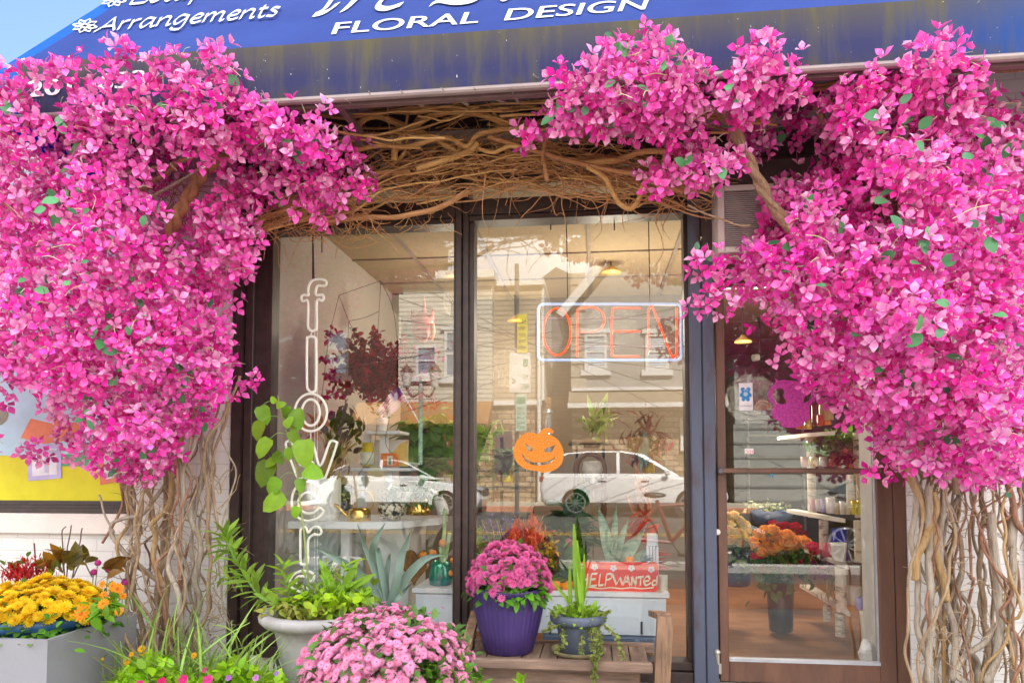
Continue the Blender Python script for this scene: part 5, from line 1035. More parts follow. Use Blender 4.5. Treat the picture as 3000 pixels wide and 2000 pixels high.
o, c, k = inside_pot('bowl', 'black and cream spotted bowl on little feet on the display table', 'bowl', 1148, 1520, 80, 46, .5, M_dots, [(.2, .18), (.42, .2), (.5, .5), (.5, 1), (.46, 1), (.42, .5), (.0, .4)])
b = MB()
for a in range(5): b.tube([c+Vector((.05*math.cos(a*1.26), .05*math.sin(a*1.26), .03)), c+Vector((.055*math.cos(a*1.26), .055*math.sin(a*1.26), 0))], [.014, .008], 6)
b.build('feet', M_dots, o)
cc = thing('succulent', 'pale grey lacy succulent in the spotted bowl', 'plant', c+Vector((0, 0, .1))); plant_in(cc, 1145, 1450, .5, 18, 14, 60, .05, (.55, .60, .58), OVAL, 104, (0, -.3, .8))
o, c, k = inside_pot('flower_pot', 'squat shiny gold pot near the mullion on the display table', 'pot', 1228, 1508, 68, 48, .55, M_gold, [(.46, 0), (.5, .05), (.47, .45), (.44, .5), (.44, 1), (.40, 1), (.38, .8)])
gp = thing('house_plant', 'drooping dark green foliage plant in the squat gold pot', 'plant', c+Vector((0, 0, .1))); plant_in(gp, 1235, 1455, .55, 22, 16, 90, .06, (.07, .22, .02), LEAF, 105, (.1, -.3, .3))
ar = thing('arch_ornament', 'white round arch ornament behind the squat gold pot', 'ornament', P(1230, 1510, .68)); b = MB(); cA_ = P(1235, 1480, .68); b.tube([cA_+Vector((.15*math.cos(a), 0, -.06+.15*math.sin(a))) for a in np.linspace(0, math.pi, 18)], .04, 10); b.build('arch', M_cer, ar, smooth=True)
# tiered white plant stand
ts = thing('tiered_stand', 'white two tier shelf stand standing on the display table', 'shelf', P(1095, 1525, .8))
y = .78
for (u0, u1, v) in ((995, 1205, 1370), (1070, 1172, 1262)):
    a, e = P(u0, v, y), P(u1, v, y); MB().box((a.x, y, a.z-.022), (e.x, y+.26, a.z), .004).build('shelf', M_white, ts)
for (u, v0, v1) in ((1075, 1372, 1267), (1125, 1372, 1267), (1060, 1525, 1376), (1140, 1525, 1376)):
    a, e = P(u, v0, y+.1), P(u, v1, y+.1); MB().box((a.x-.025, y+.08, a.z), (a.x+.025, y+.13, e.z-.01)).build('support', M_white, ts)
o, c, k = inside_pot('vase', 'speckled pot with yellow neck and foot on the lower white tier', 'vase', 1076, 1366, 42, 42, y+.06, mat('terrazzo', (.78, .76, .70), .5, scale=40, c2=(.45, .35, .3), lo=.3, hi=.4), [(.5, .1), (.5, 1)])
for (z, h, nm) in ((0, .012, 'foot'), (.1, .07, 'neck')): b = MB(); b.lathe(c+Vector((0, 0, z)), [(.036, 0), (.04, .005), (.036, h)], 20); b.build(nm, C(.75, .55, .03, .4), o, smooth=True)
ob = thing('gift_box', 'orange gift box with a small cactus card on the lower white tier', 'box', P(1137, 1366, y+.05)); b = MB(); RB(b, 1115, 1327, 1160, 1365, y+.05, y+.12, .004); b.build('box', C(.80, .20, .03, .5), ob)
b = MB(); RB(b, 1134, 1335, 1150, 1362, y+.045, y+.049); b.build('card', C(.75, .70, .60, .5), ob); b = MB(); RB(b, 1139, 1342, 1145, 1360, y+.042, y+.0448); b.build('cactus_print', C(.08, .25, .12, .5), ob)
pn = thing('picture_panel', 'square white and golden yellow panel behind the orange gift box', 'panel', P(1150, 1366, y+.2)); b = MB(); RB(b, 1098, 1288, 1195, 1366, y+.2, y+.215); b.build('panel', M_cer, pn); b = MB(); b.add([P(1150, 1366, y+.197), P(1195, 1366, y+.197), P(1195, 1290, y+.197), P(1172, 1300, y+.197), P(1145, 1330, y+.197)], [(0, 1, 2, 3, 4)]); b.build('yellow_print', C(.70, .50, .12, .5), pn)
o, c, k = inside_pot('vase', 'small white cup with a tuft of green on the top white tier', 'vase', 1118, 1262, 36, 38, y+.08, M_cer); hp2 = thing('house_plant', 'small tuft of green in the white cup on the top tier', 'plant', c+Vector((0, 0, .08))); plant_in(hp2, 1120, 1212, y+.08, 14, 8, 40, .035, (.20, .30, .06), OVAL, 106)
o, c, k = inside_pot('bottle', 'slim white bottle on the top white tier', 'bottle', 1067, 1262, 12, 62, y+.08, M_cer, [(.45, 0), (.5, .1), (.4, .5), (.16, .75), (.14, 1)], 14)
# hanging red amaranth, wires, unicorn
am = thing('hanging_amaranth', 'dark red drooping amaranth branches hung on thin wires behind the left window', 'dried flowers', P(1070, 1080, .7)); b = MB(); r = random.Random(9); pos, dr = [], []
for i in range(46):
    e = (r.uniform(925, 1290), r.uniform(965, 1190)); a0 = (1095+r.uniform(-30, 30), 1100+r.uniform(-30, 20)); yy_ = .7+r.uniform(-.12, .12)
    cv = wig(crom([P(*a0, yy_), P((a0[0]+e[0])/2, (a0[1]+e[1])/2-15, yy_), P(*e, yy_)], 8), .02, 8, i)
    b.tube(cv, .003, 4)
    for q in cv:
        for _ in range(6): pos.append(q+Vector((r.gauss(0, .012), r.gauss(0, .012), r.gauss(0, .012)))); dr.append((r.gauss(0, 1), r.gauss(0, 1), r.gauss(0, 1)-.3))
b.build('twig', C(.18, .03, .03, .8), am); foliage('flowers', am, np.array(pos), np.array(dr), .042, (.40, .006, .02), OVAL, seed=107)
plant_in(am, 1150, 1080, .7, 62, 36, 240, .042, (.50, .02, .12), OVAL, 108, (0, -.3, 0), .9, 'flowers')
wn = thing('wire_net', 'loose net of thin dark wires hanging behind the left window', 'wires', P(1080, 900, .75)); b = MB()
for pts in ([(993, 865), (1116, 822)], [(993, 865), (965, 985), (950, 1100), (935, 1230)], [(993, 865), (1022, 940), (1055, 1010), (1060, 1040)], [(1116, 822), (1110, 920), (1105, 1020)], [(1116, 822), (1150, 900), (1165, 1000)], [(1022, 940), (1070, 930), (1110, 912)], [(1022, 940), (1018, 1030), (1015, 1100), (1008, 1200), (980, 1230)], [(1055, 1008), (1100, 1005)], [(1105, 1245), (1090, 1330), (1050, 1390)], [(1140, 1230), (1130, 1300), (1170, 1350)]): b.tube(crom([P(u, v, .75) for u, v in pts], 6) if len(pts) > 2 else [P(*p, .75) for p in pts], .0020, 4)
for u in (916, 943): b.tube([P(u, 660, .25), P(u, 820 if u < 930 else 740, .25)], .004, 5)
b.build('wire', C(.03, .03, .03, .6), wn)
un = thing('unicorn_head', 'pink plush unicorn head with a horn behind the left window', 'toy', P(1235, 960, 1.4)); M_pk = C(.50, .11, .11, .8); c = P(1238, 955, 1.4); k = S(1238, 1.4)
b = MB(); b.lathe_s(c, 34/k, 16, 10, (1, .9, 1.3)); b.lathe_s(c+Vector((0, -.05, -.08)), 24/k, 14, 8, (1, .9, 1)); b.build('head', M_pk, un, smooth=True)
b = MB(); b.tube([P(1242, 925, 1.38), P(1243, 868, 1.38)], [.024, .003], 10); b.build('horn', C(.62, .28, .25, .5), un)
for u in (1206, 1268): b = MB(); b.tube([P(u+(6 if u < 1240 else -6), 935, 1.38), P(u, 906, 1.38)], [.03, .004], 8); b.build('ear', M_pk, un)
b = MB(); b.tube(crom([P(1265, 950, 1.34), P(1268, 975, 1.33), P(1260, 995, 1.33)], 4), .022, 8); b.build('mane', C(.72, .20, .10, .7), un)
# greenery at the back of the left bay
bp_ = thing('house_plant', 'broad leaved green plant on the wooden box left of the mullion', 'plant', P(1260, 1395, 1.2)); plant_in(bp_, 1250, 1270, 1.2, 42, 26, 90, .12, (.14, .34, .04), HEART, 110, (0, -.5, -.2), .6); plant_in(bp_, 1270, 1370, 1.1, 45, 14, 70, .13, (.16, .34, .05), LEAF, 111, (0, -.5, .2), .6)
b = MB(); 
for i in range(8): b.tube([P(1265, 1390, 1.2), P(1225+i*10, 1290, 1.2)], .004, 4)
b.build('stem', M_stemg, bp_)
wb = thing('wooden_box', 'rough pale wooden trough under the broad leaved plant', 'box', P(1275, 1410, 1.15)); b = MB(); RB(b, 1232, 1382, 1322, 1410, 1.05, 1.3, .004); b.build('box', M_lwood, wb)
bd_ = thing('wall_menu', 'dark wall board with rows of small white writing behind the left window', 'sign', P(1265, 1340, BY-.05)); b = MB(); RB(b, 1195, 1215, 1345, 1395, BY-.05, BY-.02); b.build('board', C(.20, .085, .03, .6), bd_)
for i, (s, w_) in enumerate((('WE DELIVER ALL OVER', 90), ('FLOWERS', 34), ('WEDDINGS', 40), ('BIRTHDAYS', 36), ('EVENTS', 26), ('ARRANGEMENTS', 58))): text('lettering', s, 1222, 1302+i*13, 1222+w_, 1302+i*13, 7, lambda u, v: P(u, v, BY-.054), M_letter, bd_)
# console with sign, right bay
y0c = .26; ac, ec = P(1207, 1727, y0c), P(1962, 1737, y0c); zc_ = P(1700, 1732, y0c).z; y1c = .72
co_ = thing('console', 'low white cabinet with sliding doors behind the windows', 'cabinet', ((ac.x+ec.x)/2, .5, zfl)); zcb = P(1700, 1858, y0c).z
MB().box((ac.x, y0c, zc_-.03), (ec.x, y1c, zc_), .004).build('top', M_white, co_)
MB().box((ac.x+.02, y0c+.02, zcb), (ec.x-.02, y1c-.01, zc_-.031)).build('carcass', M_white, co_)
b = MB(); w_ = (ec.x-ac.x-.04)/3
for i in range(3): MB().box((ac.x+.022+i*w_, y0c+.008, zcb+.004), (ac.x+.018+(i+1)*w_, y0c+.019, zc_-.035)).build('door', C(.72, .76, .82, .4, var=.03), co_)
for u in (1612, 1880): a, e = P(u, 1857, y0c), P(u, 1820, y0c); MB().box((a.x-.006, y0c-.004, a.z), (a.x+.006, y0c+.007, e.z), .002).build('handle', C(.05, .05, .05, .4), co_)
bt = thing('blue_tray', 'flat slate blue tray on the floor under the white cabinet', 'tray', P(1850, 1880, .3)); MB().box((P(1590, 1880, .2).x, .2, P(1700, 1886, .2).z-.03), (P(1925, 1880, .2).x, .6, zcb-.002), .004).build('tray', C(.10, .14, .22, .5), bt)
hw = thing('help_wanted_sign', 'red hand lettered help wanted sign with painted flowers leaning on the white cabinet', 'sign', P(1810, 1735, .32)); yh = .30
def rrect(u0, v0, u1, v1, r, n=5):
    q = []
    for (cu, cv, a0) in ((u1-r, v0+r, -90), (u1-r, v1-r, 0), (u0+r, v1-r, 90), (u0+r, v0+r, 180)):
        for i in range(n+1): a = R_(a0+90*i/n); q.append((cu+r*math.cos(a), cv+r*math.sin(a)))
    return q
b = MB(); b.prism([P(u, v, yh) for u, v in rrect(1688, 1646, 1929, 1733, 12)][::-1], (0, .014, 0)); b.build('board', mat('red_board', (.80, .05, .035), .5, var=.12, scale=12), hw)
b = MB(); M_hl = C(.80, .72, .55, .6); mpz = lambda u, v: P(u, v, yh-.003)
def let(strokes, w_=5.5):
    b = MB()
    for s in strokes: nib(b, s, w_, mpz, ang=-60, n=6)
    b.build('lettering', M_hl, hw)
for s in ([[(1702, 1680), (1698, 1714)], [(1722, 1679), (1719, 1714)], [(1700, 1698), (1720, 1696)]], [[(1733, 1679), (1728, 1714), (1729, 1715), (1748, 1714)], [(1732, 1696), (1745, 1695)], [(1733, 1680), (1750, 1679)]], [[(1759, 1679), (1754, 1713)], [(1754, 1714), (1768, 1712)]], [[(1777, 1682), (1773, 1715)], [(1777, 1681), (1790, 1680), (1792, 1692), (1776, 1698)]],
          [[(1794, 1680), (1806, 1712)], [(1806, 1712), (1816, 1690)], [(1816, 1690), (1824, 1712)], [(1824, 1712), (1834, 1684)]], [[(1826, 1714), (1838, 1686)], [(1838, 1686), (1846, 1714)], [(1831, 1702), (1843, 1702)]], [[(1851, 1714), (1851, 1688)], [(1851, 1688), (1864, 1714)], [(1864, 1714), (1864, 1688)]], [[(1868, 1690), (1886, 1688)], [(1877, 1689), (1876, 1714)]], [[(1887, 1702), (1903, 1698), (1898, 1686), (1886, 1698), (1892, 1713), (1908, 1706)]], [[(1925, 1686), (1924, 1713)], [(1924, 1698), (1912, 1702), (1913, 1713), (1924, 1710)]]): let(s)
let([[(1700, 1722), (1730, 1719), (1760, 1723), (1790, 1720), (1820, 1723), (1850, 1720), (1880, 1723), (1915, 1720)]], 3)
for (u, v) in ((1705, 1657), (1742, 1660), (1797, 1663), (1850, 1663), (1908, 1667)):
    b = MB()
    for i in range(5): a = i*1.257+.3; cu2, cv2 = u+6*math.cos(a), v+6*math.sin(a); b.add([mpz(cu2+4.5*math.cos(t), cv2+4.5*math.sin(t)) for t in np.linspace(0, 5.7, 9)], [tuple(range(9))[::-1]])
    b.build('painted_flower', C(.78, .62, .62, .6), hw)
# teal vase, heart, pumpkins, arrangement
M_teal = mat('iridescent_glass', (.01, .22, .26), .12, .35, scale=3, c2=(.02, .30, .10), spec=.9)
o, c, k = inside_pot('vase', 'iridescent teal glass vase on the white cabinet', 'vase', 1291, 1713, 70, 70, .42, M_teal, [(.36, 0), (.46, .04), (.5, .3), (.42, .8), (.36, 1), (.33, 1), (.38, .7)])
ca = thing('bare_stalks', 'pale green jointed stalks with orange lanterns standing in the teal vase', 'flowers', c+Vector((0, 0, .1))); b = MB()
for (u, v) in ((1304, 1490), (1318, 1560), (1290, 1600)): b.tube([P(1296, 1690, .42), P(u, v, .42)], .012, 8)
b.build('stem', C(.34, .48, .20, .6), ca)
for (u, v, s) in ((1296, 1590, 12), (1318, 1678, 10), (1326, 1640, 8)): b = MB(); b.lathe_s(P(u, v, .40), s/S(u, .4), 12, 8, (1, 1, .9)); b.build('lantern', C(.80, .26, .02, .5), ca, smooth=True)
he = thing('heart_ornament', 'rusty brown wicker heart leaning behind the teal vase', 'ornament', P(1215, 1720, .6)); b = MB(); q = []
for t in np.linspace(0, 2*math.pi, 36)[:-1]: q.append(P(1215+2.75*16*math.sin(t)**3*.95+4*math.cos(t), 1655-3.6*(13*math.cos(t)-5*math.cos(2*t)-2*math.cos(3*t)-math.cos(4*t)), .58))
b.prism(q, (0, .05, 0)); b.build('heart', mat('rusty_wicker', (.34, .15, .03), .8, scale=30, c2=(.14, .05, .015), stretch=(1, 1, .25), bump=.8), he)
MP = [(1240, 1625, 12, .55), (1268, 1618, 11, .58), (1373, 1695, 17, .35), (1385, 1712, 13, .32), (1628, 1712, 15, .30), (1655, 1716, 14, .34), (1668, 1710, 13, .38), (1845, 1640, 14, .42)]
pk = None
for i, (u, v, s, y) in enumerate(MP):
    c = P(u, v+s*.8, y); rr_ = s/S(u, y)
    if pk is None:
        pk = True
    o = thing('mini_pumpkin', ['small orange pumpkin resting on top of the wicker heart, left one', 'small orange pumpkin resting on top of the wicker heart, right one', 'upper orange pumpkin beside the mullion, left of the pink potted plant', 'lower orange pumpkin beside the mullion, left of the pink potted plant', 'orange pumpkin next to the ribbed purple pot, left of a row of three', 'orange pumpkin in the middle of the row behind the small slate pot', 'orange pumpkin nearest the red sign in the row of three', 'orange pumpkin peeping over the top of the red sign'][i], 'pumpkin', c, 'mini pumpkins on the white cabinet')
    b = MB(); b.lathe(c, [(.001, .1*rr_), (.5*rr_, 0), (.95*rr_, .45*rr_), (rr_, .8*rr_), (.8*rr_, 1.35*rr_), (.3*rr_, 1.55*rr_), (.001, 1.4*rr_)], 40, rib=.06, ribn=10); b.build('body', C(.80, .25, .01, .45), o, smooth=True)
    b = MB(); b.tube([c+Vector((0, 0, 1.4*rr_)), c+Vector((.1*rr_, 0, 1.9*rr_))], [.14*rr_, .09*rr_], 6); b.build('stem', C(.25, .2, .06, .8), o)
ce2 = thing('flower_arrangement', 'autumn arrangement of orange celosia, lavender spikes and yellow snapdragons behind the glass', 'flowers', P(1510, 1730, .5))
for (u, v, su, sv, n, sd) in ((1512, 1590, 12, 20, 160, 1), (1562, 1570, 15, 20, 200, 2), (1553, 1618, 7, 10, 60, 3)): plant_in(ce2, u, v, .38, su, sv, n, .055, (.95, .17, .02), LONG, 120+sd, (0, -.1, 1.5), .35, 'plume')
b = MB()
for (u, v) in ((1440, 1540), (1452, 1560), (1478, 1545), (1486, 1560), (1502, 1545), (1425, 1555)): plant_in(ce2, u, v, .55, 3.0, 20, 40, .022, (.26, .18, .45), OVAL, int(u), (0, -.2, .6), .6, 'lavender_spike')
for i in range(46): r = random.Random(i); e = (r.uniform(1385, 1600), r.uniform(1505, 1640)); b.tube(wig(crom([P(1510+r.uniform(-30, 30), 1700, .5), P((e[0]+1510)/2, 1640, .5), P(*e, .5+r.uniform(-.1, .1))], 5), .01, 8, i), .0022, 4)
b.build('stem', C(.50, .34, .20, .7), ce2)
plant_in(ce2, 1430, 1650, .5, 35, 30, 150, .065, (.12, .28, .03), LONG, 127); plant_in(ce2, 1600, 1650, .5, 22, 35, 130, .055, (.16, .34, .03), LONG, 128); plant_in(ce2, 1500, 1670, .5, 60, 25, 200, .06, (.10, .24, .03), LEAF, 129); plant_in(ce2, 1400, 1600, .55, 10, 20, 14, .11, (.36, .52, .06), LEAF, 133)
plant_in(ce2, 1615, 1605, .48, 12, 14, 60, .035, (.80, .58, .01), OVAL, 130, part='snapdragon'); plant_in(ce2, 1615, 1648, .48, 6, 6, 24, .03, (.80, .58, .01), OVAL, 131, part='snapdragon')
o, c, k = inside_pot('basket', 'dark low basket holding the autumn arrangement', 'basket', 1510, 1728, 190, 46, .5, mat('dark_wicker', (.10, .06, .035), .8, var=.5, scale=40, bump=.6), [(.42, 0), (.5, .9), (.5, 1), (.46, 1), (.44, .7), (.0, .7)])
an = thing('anthurium', 'big dark green leaved plant with red and pink blooms left of the red sign', 'plant', P(1640, 1720, .75)); plant_in(an, 1650, 1560, .75, 40, 45, 34, .20, (.035, .12, .03), HEART, 134, (0, -.5, .1), .6); plant_in(an, 1655, 1650, .7, 30, 35, 24, .17, (.07, .22, .03), HEART, 135, (0, -.5, -.4), .6)
b = MB()
for i in range(9): b.tube([P(1650, 1725, .75), P(1600+i*12, 1560+10*(i % 3), .75)], .005, 5)
b.build('stem', M_stemg, an)
b = MB(); b.lathe_s(P(1664, 1590, .62), 15/S(1664, .62), 14, 9, (1, 1, 1)); b.build('flower', C(.45, .12, .10, .8, bump=.8, scale=50), an); plant_in(an, 1615, 1565, .65, 10, 8, 10, .07, (.60, .03, .02), HEART, 136, (0, -.8, .2), .4, 'spathe')
o, c, k = inside_pot('flower_pot', 'white pot of the big dark leaved plant', 'pot', 1650, 1733, 70, 60, .75, M_cer)
al = thing('snake_plant', 'banded grey green sword leaved plant behind the red sign', 'plant', P(1800, 1700, .6)); M_al = mat('banded_leaf', (.16, .28, .19), .5, scale=14, c2=(.40, .50, .36), stretch=(.6, .6, 3), lo=.4, hi=.6)
for i, (a, m_, e, wv) in enumerate((((1790, 1660), (1775, 1570), (1752, 1478), 15), ((1795, 1655), (1800, 1560), (1805, 1470), 9), ((1800, 1655), (1815, 1590), (1842, 1515), 11), ((1800, 1660), (1840, 1610), (1890, 1548), 20), ((1795, 1660), (1785, 1620), (1762, 1585), 14), ((1805, 1660), (1860, 1640), (1900, 1600), 16))):
    cc_ = crom([P(*a, .6), P(*m_, .57), P(*e, .62)], 7); n = len(cc_); vs = []; kk = S(1800, .6)
    for j, p in enumerate(cc_): t = (cc_[min(j+1, n-1)]-cc_[max(j-1, 0)]).normalized(); sd_ = t.cross(Vector((0, -1, .1))).normalized(); w2 = wv/kk*(.6+.5*math.sin(math.pi*(j/n)**.8))*(1-(j/(n-1))**4)+.001; vs += [p-sd_*w2+Vector((0, -.02, 0)), p+Vector((0, .004, 0)), p+sd_*w2+Vector((0, -.02, 0))]
    b = MB(); b.add(vs, [f for j in range(n-1) for f in ((3*j, 3*j+1, 3*j+4, 3*j+3), (3*j+1, 3*j+2, 3*j+5, 3*j+4))]); b.build('blade', M_al, al, smooth=True)
o, c, k = inside_pot('flower_pot', 'pale grey pot behind the red sign', 'pot', 1798, 1735, 60, 74, .62, C(.42, .42, .40, .5))
br_ = thing('bromeliad', 'red and orange strap leaved plant at the right behind the red sign', 'plant', P(1860, 1690, .7)); plant_in(br_, 1850, 1560, .7, 24, 24, 20, .15, (.70, .08, .03), LONG, 138, (.8, -.2, .7), .25); plant_in(br_, 1880, 1640, .7, 20, 14, 20, .15, (.60, .05, .03), LONG, 139, (.8, -.2, .4), .3); plant_in(br_, 1880, 1500, .72, 8, 34, 30, .16, (.70, .35, .20), LONG, 137, (0, -.1, 1), .15, 'grass')
o, c, k = inside_pot('flower_pot', 'dark pot of the red strap leaved plant', 'pot', 1862, 1735, 60, 50, .7, C(.05, .05, .05, .5))
ln = thing('lantern', 'white slatted candle lantern standing at the right end of the white cabinet', 'lantern', P(1910, 1735, .45)); b = MB(); RB(b, 1896, 1564, 1928, 1600, .43, .50, .003); b.build('hood', C(.62, .66, .72, .4), ln); a, e = P(1896, 1735, .43), P(1928, 1600, .43)
b = MB()
for x in np.linspace(a.x, e.x-.012, 4): b.box((x, .43, a.z), (x+.014, .445, e.z-.001)); b.box((x, .485, a.z), (x+.014, .5, e.z-.001))
b.build('slat', C(.72, .74, .78, .4), ln)
o, c, k = inside_pot('flower_pot', 'small white cup with painted stems beside the red sign', 'pot', 1943, 1735, 26, 50, .36, C(.66, .68, .55, .4), [(.45, 0), (.5, .05), (.5, 1), (.44, 1), (.42, .8)])
bl = thing('blue_spiky_ball', 'pale blue spiky urchin ornament at the foot of the lantern', 'ornament', P(1895, 1640, .4)); plant_in(bl, 1896, 1642, .4, 5, 5, 60, .045, (.40, .55, .62), LONG, 140, (0, -.5, .3), .9)
# skull stand
st_ = thing('wooden_stand', 'brown wooden arch stand holding a white face planter', 'stand', P(1730, 1735, .9)); yS = .9; M_bw = C(.22, .11, .06, .5)
b = MB(); ct2 = P(1729, 1375, yS); k = S(1729, yS); b.tube([P(1690, 1600, yS), P(1688, 1375, yS)]+[ct2+Vector((-41/k*math.cos(a), 0, 47/k*math.sin(a))) for a in np.linspace(.2, 2.94, 14)]+[P(1770, 1375, yS), P(1768, 1600, yS)], .020, 8); b.build('arch', M_bw, st_, smooth=True)
b = MB()
for v in (1418, 1560): RB(b, 1690, v, 1768, v+14, yS-.06, yS+.08)
b.build('shelf', M_bw, st_)
for u in (1718, 1738): MB().tube([P(u, 1420, yS-.05), P(u, 1735, yS-.05)], .006, 6).build('rod', C(.5, .38, .16, .4, metal=.6), st_)
o, c, k = inside_pot('face_planter', 'round white planter with a worn face and three stub legs on the wooden stand', 'planter', 1736, 1416, 60, 66, yS, mat('crackled_white', (.66, .62, .54), .7, var=.25, scale=20, bump=.4), [(.2, .22), (.42, .28), (.52, .6), (.46, .92), (.38, 1), (.32, 1)])
for i in range(3): b = MB(); a = i*2.1-1.57; b.tube([c+Vector((.035*math.cos(a), .035*math.sin(a), .05)), c+Vector((.045*math.cos(a), .045*math.sin(a), 0))], [.026, .018], 8); b.build('leg', bpy.data.materials['crackled_white'], o)
pl2 = thing('high_shelf', 'thin dark floating plank above the wooden stand', 'shelf', P(1725, 1300, 1.3)); b = MB(); RB(b, 1665, 1294, 1785, 1302, 1.2, 1.45); b.build('plank', C(.12, .10, .07, .5), pl2); b = MB(); b.bar(P(1690, 1302, 1.3), P(1690, 1420, 1.45), .02); b.bar(P(1768, 1302, 1.3), P(1768, 1420, 1.45), .02); b.build('bracket', M_blk, pl2)
o, c, k = inside_pot('flower_pot', 'flat black dish on the thin floating plank', 'pot', 1728, 1312, 64, 16, 1.18, M_blk)
sp2 = thing('spider_plant', 'pale striped grassy plant on the thin floating plank', 'plant', P(1752, 1294, 1.3)); plant_in(sp2, 1750, 1245, 1.25, 14, 24, 50, .14, (.36, .44, .14), LONG, 141, (0, -.2, .7), .6)
rp_ = thing('red_dracaena', 'striped red and green leaved plant in a gold pot at the right of the bay', 'plant', P(1890, 1350, 1.2)); plant_in(rp_, 1885, 1290, 1.2, 30, 30, 90, .13, (.22, .10, .08), LONG, 142, (0, -.4, .5), .8); plant_in(rp_, 1885, 1330, 1.15, 22, 14, 40, .09, (.50, .06, .10), LONG, 143, (0, -.4, .2), .8); plant_in(rp_, 1886, 1290, 1.1, 6, 22, 14, .15, (.30, .42, .34), LONG, 144, (0, -.3, -1), .2)
o, c, k = inside_pot('flower_pot', 'yellow gold cylinder pot under the striped red plant', 'pot', 1900, 1385, 34, 36, 1.2, C(.74, .52, .04, .3, metal=.4), [(.48, 0), (.5, .04), (.5, 1), (.45, 1), (.44, .8)])
o, c, k = inside_pot('flower_pot', 'bright yellow cylinder pot with variegated plant near the mullion', 'pot', 1487, 1412, 30, 50, 1.0, C(.72, .62, .04, .3, metal=.3), [(.48, 0), (.5, .04), (.5, 1), (.45, 1), (.44, .8)])
vg = thing('variegated_plant', 'round leaved pale edged plant in the bright yellow pot', 'plant', c+Vector((0, 0, .1))); plant_in(vg, 1480, 1345, 1.0, 30, 18, 70, .085, (.28, .42, .26), OVAL, 145, (0, -.6, .1), .7)
bm = thing('bamboo', 'bundle of bright green bamboo canes beside the mullion', 'plant', P(1415, 1370, 1.3))
for i in range(6): u = 1400+i*6; MB().tube([P(u, 1385, 1.3), P(u+2, 1275, 1.3)], .010, 7).build('cane', C(.20, .42, .05, .4, var=.3), bm)
plant_in(bm, 1415, 1275, 1.3, 24, 12, 60, .11, (.20, .42, .04), LONG, 146)
pd = thing('plant_shelf', 'dark metal plant rack at the back of the right bay', 'shelf', P(1450, 1420, 1.5)); b = MB()
for v in (1372, 1420, 1500): a, e = P(1395, v, 1.5), P(1560, v, 1.5); b.box((a.x, 1.0, a.z-.02), (e.x, 1.6, a.z))
for u in (1400, 1465, 1556): a, e = P(u, 1735, 1.5), P(u, 1280, 1.5); b.box((a.x, 1.5, zfl), (a.x+.025, 1.53, e.z))
b.build('rack', C(.05, .05, .055, .5), pd)
for i, (u, v, nm) in enumerate(((1390, 1268, 'upper'), (1386, 1240, 'high'), (1384, 1218, 'top'))):
    pass
tn = thing('tan_pot', 'tan paper wrapped pot with trailing green on the dark rack', 'pot', P(1405, 1415, 1.1)); b = MB(); b.lathe(P(1405, 1418, 1.1), [(.05, 0), (.08, .16), (.075, .16)], 14); b.build('wrap', C(.46, .34, .16, .8), tn); plant_in(tn, 1398, 1395, 1.05, 16, 14, 40, .05, (.16, .30, .10), OVAL, 147)
# neon signs on chains
M_neon_w = mat('white_neon_tube', (.95, .92, .82), .3, var=.02, emit=.06); M_neon_o = mat('orange_neon_tube', (.90, .08, .012), .3, var=.02, emit=.26); M_neon_b = mat('bluish_neon_tube', (.50, .64, .95), .3, var=.02, emit=.10)
yn = .13
ns = thing('neon_sign', 'vertical neon sign reading flowers in white outlined letters behind the left window', 'neon sign', P(918, 1200, yn))
def Z5(x, y): return (700+x/3.136, 600+y/3.136)
def Z7(x, y): return (700+x/3.136, 1050+y/3.136)
def Z12(x, y): return (600+x/2.94, 1500+y/2.94)
def neon(par, nm, paths, fz, m, r=.0078, y=yn, closed=True):
    b = MB()
    for pts in paths:
        q = [P(*fz(*p), y) for p in pts]; q = crom(q+[q[0]] if closed else q, 5); b.tube(q, r, 8)
    return b.build(nm, m, par, smooth=True)
neon(ns, 'letter', [[(640, 830), (635, 790), (645, 735), (670, 700), (710, 685), (770, 685), (802, 705), (798, 735), (770, 745), (735, 742), (712, 760), (708, 825), (765, 825), (778, 850), (765, 880), (715, 885), (715, 1120), (695, 1150), (670, 1158), (645, 1140), (634, 1100), (634, 890), (590, 885), (572, 855), (590, 828)]], Z5, M_neon_w)
neon(ns, 'letter', [[(655, 1210), (690, 1215), (707, 1250), (712, 1500), (706, 1690), (690, 1712), (665, 1718), (640, 1700), (625, 1640), (625, 1250), (635, 1218)]], Z5, M_neon_w)
neon(ns, 'letter', [[(660+148*math.cos(a), 495+172*math.sin(a)) for a in np.linspace(0, 6.283, 22)[:-1]], [(660+82*math.cos(a), 495+120*math.sin(a)) for a in np.linspace(0, 6.283, 18)[:-1]]], Z7, M_neon_w)
neon(ns, 'letter', [[(430, 770), (460, 755), (490, 780), (555, 960), (600, 950), (640, 820), (660, 795), (690, 810), (745, 985), (825, 790), (850, 755), (890, 765), (895, 800), (800, 1075), (770, 1095), (735, 1085), (655, 930), (615, 1080), (570, 1100), (530, 1075), (440, 830)]], Z7, M_neon_w)
neon(ns, 'letter', [[(545, 1330), (550, 1290), (600, 1235), (665, 1235), (720, 1280), (715, 1305), (630, 1318)], [(770, 1390), (740, 1370), (690, 1410), (630, 1420), (570, 1395), (550, 1345), (640, 1335), (745, 1315), (770, 1270), (750, 1190), (690, 1140), (610, 1135), (520, 1190), (485, 1290), (500, 1400), (560, 1470), (640, 1488), (730, 1460), (775, 1410)]], Z7, M_neon_w)
neon(ns, 'letter', [[(830, 135), (870, 130), (890, 175), (930, 130), (980, 128), (1005, 165), (985, 195), (940, 190), (900, 220), (888, 270), (888, 420), (870, 448), (840, 448), (825, 420), (822, 180)]], Z12, M_neon_w)
